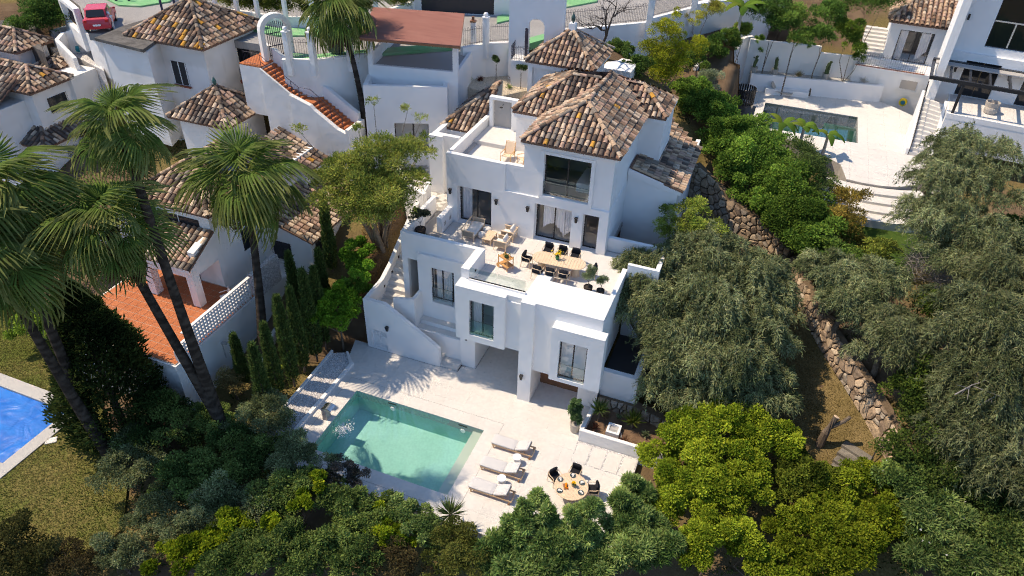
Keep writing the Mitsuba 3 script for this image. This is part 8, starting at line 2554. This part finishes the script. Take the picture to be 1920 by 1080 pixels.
# cacti and grasses behind the green pool
W6 = lambda s, o=.85: np.array([*(A0 + d_pw * s + n_pw * o), ZR + 1.2])
d_pw = (fr[2] - fr[1])[:2] / np.linalg.norm((fr[2] - fr[1])[:2])
n_pw = np.array([-d_pw[1], d_pw[0]])
Lpw = float(np.linalg.norm(B0 - A0))
scene['mat_cactus'] = diffuse((.10, .13, .06))
for k, (f_, lab) in enumerate(((.18, 'left potted cactus in the planter behind the green pool'), (.57, 'right potted cactus in the planter behind the green pool'), (.02, 'potted cactus at the corner by the round slatted screen'))):
    p = W6(Lpw * f_)
    t = thing('potted_cactus', lab, 'cactus', 'potted cacti along the stepped wall')
    part(t, 'pot', Mesh().lathe([(0, 0), (.24, 0), (.28, .5), (.25, .5), (.24, .45), (0, .45)], p, 12), 'mat_pot')
    r = np.random.default_rng(k)
    for j in range(6):
        b = p + [r.uniform(-.14, .14), r.uniform(-.12, .12), .42]
        part(t, 'column', Mesh().path([b, b + [r.normal(0, .08), 0, r.uniform(.4, .75)], b + [r.normal(0, .12), 0, r.uniform(.8, 1.1)]], [.07, .075, .04], 7), 'mat_cactus')
for k, (f_, lab) in enumerate(((.37, 'left dry grass tuft between the potted cacti'), (.86, 'right dry grass tuft at the end of the planter'))):
    rosette('grass_tuft', lab, W6(Lpw * f_), 110, .55, .02, ((.20, .16, .07), (.40, .32, .16)), 50 + k, (20, 85), group='dry grass tufts in the planter')
# undergrowth on the bare slopes
r = np.random.default_rng(90)
und = Mesh()
zones = [[(1190, 110), (1300, 130), (1290, 240), (1220, 180)], [(1290, 430), (1480, 480), (1500, 760), (1220, 800), (1150, 560)], [(1500, 440), (1720, 520), (1910, 560), (1910, 1075), (1690, 1075), (1680, 860), (1560, 660)], [(130, 830), (460, 820), (560, 880), (900, 1000), (1250, 1000), (1250, 1078), (100, 1078)],
         [(1250, 830), (1690, 900), (1700, 1078), (1250, 1078)], [(160, 160), (380, 190), (420, 300), (180, 300)], [(430, 700), (560, 700), (600, 640), (560, 600), (640, 540), (690, 420), (760, 420), (690, 560), (640, 640), (540, 800), (440, 830)], [(60, 300), (300, 240), (250, 500), (40, 560)]]
for zi, zn in enumerate(zones):
    poly = Polygon([on_ground(*q)[:2] for q in zn]).buffer(0)
    x0, y0, x1, y1 = poly.bounds
    n_ = int(poly.area * 55)
    q = np.c_[r.uniform(x0, x1, n_ * 2), r.uniform(y0, y1, n_ * 2)]
    q = q[shapely.contains_xy(poly, q[:, 0], q[:, 1])][:n_]
    keep = meshkit.noise(np.c_[q * .8, q[:, :1] * 0], 9) + r.normal(0, .12, len(q)) > (.62 if zi == 6 else .45)
    q = q[keep & ~shapely.contains_xy(deck_poly.buffer(2.2), q[:, 0], q[:, 1]) & ~shapely.contains_xy(path_poly, q[:, 0], q[:, 1]) & ~shapely.contains_xy(lawn_poly, q[:, 0], q[:, 1])]
    k = len(q)
    if not k:
        continue
    pos = np.c_[q, ground_z(q[:, 0], q[:, 1]) + r.uniform(.0, .3, k)]
    und.merge(leaf_mesh(pos, r.normal(0, .5, (k, 3)) + [0, 0, 1], r.normal(0, 1, (k, 3)) + [0, 0, .7], r.uniform(.12, .3, k), r.uniform(.05, .12, k), tones((.025, .04, .012), (.11, .12, .035), r.random(k), r)))
solo('undergrowth', 'low leafy undergrowth on the bare soil between the shrubs', 'undergrowth', und, 'mat_leaf', kind='stuff')
lit = Mesh()
poly = Polygon([on_ground(*q)[:2] for q in ((690, 420), (770, 400), (745, 470), (700, 560), (665, 600), (650, 560))]).buffer(.3)
x0, y0, x1, y1 = poly.bounds
q = np.c_[r.uniform(x0, x1, 5000), r.uniform(y0, y1, 5000)]
q = q[shapely.contains_xy(poly, q[:, 0], q[:, 1])]
k = len(q)
lit = leaf_mesh(np.c_[q, ground_z(q[:, 0], q[:, 1]) + .04], r.normal(0, .25, (k, 3)) + [0, 0, 1], r.normal(0, 1, (k, 3)) * [1, 1, .2], r.uniform(.06, .14, k), r.uniform(.03, .06, k), tones((.12, .07, .03), (.33, .22, .08), r.random(k), r))
solo('leaf_litter', 'brown fallen leaves on the slope under the jacaranda tree', 'leaves', lit, 'mat_leaf', kind='stuff')

# ---------------------------------------------------------------- the ground sheet, laid last so that it runs below everything


def _ground(p, n, uv):
    a = F3(p.x * .22, p.y * .22, p.z * .2)
    b = F3(p.x * 1.9, p.y * 1.9, p.z * 1.9)
    c = N(p.x * 17, p.y * 17, p.z * 17)
    soil = mix((.085, .055, .035), (.19, .135, .085), b)
    litter = mix((.10, .085, .03), (.21, .16, .07), c)
    return mi.Color3f(soil) * (1 - sstep(.45, .62, a)) + mi.Color3f(litter) * sstep(.45, .62, a)


scene['mat_ground'] = diffuse(P(_ground))
idx = np.arange(len(xs) * len(ys)).reshape(len(xs), len(ys))
struct('ground', 'brown hillside soil between the houses and gardens', 'ground', Mesh().add(np.stack([GX, GY, gz], -1).reshape(-1, 3), np.stack([idx[:-1, :-1], idx[1:, :-1], idx[1:, 1:], idx[:-1, 1:]], -1).reshape(-1, 4)), 'mat_ground', smooth=True)
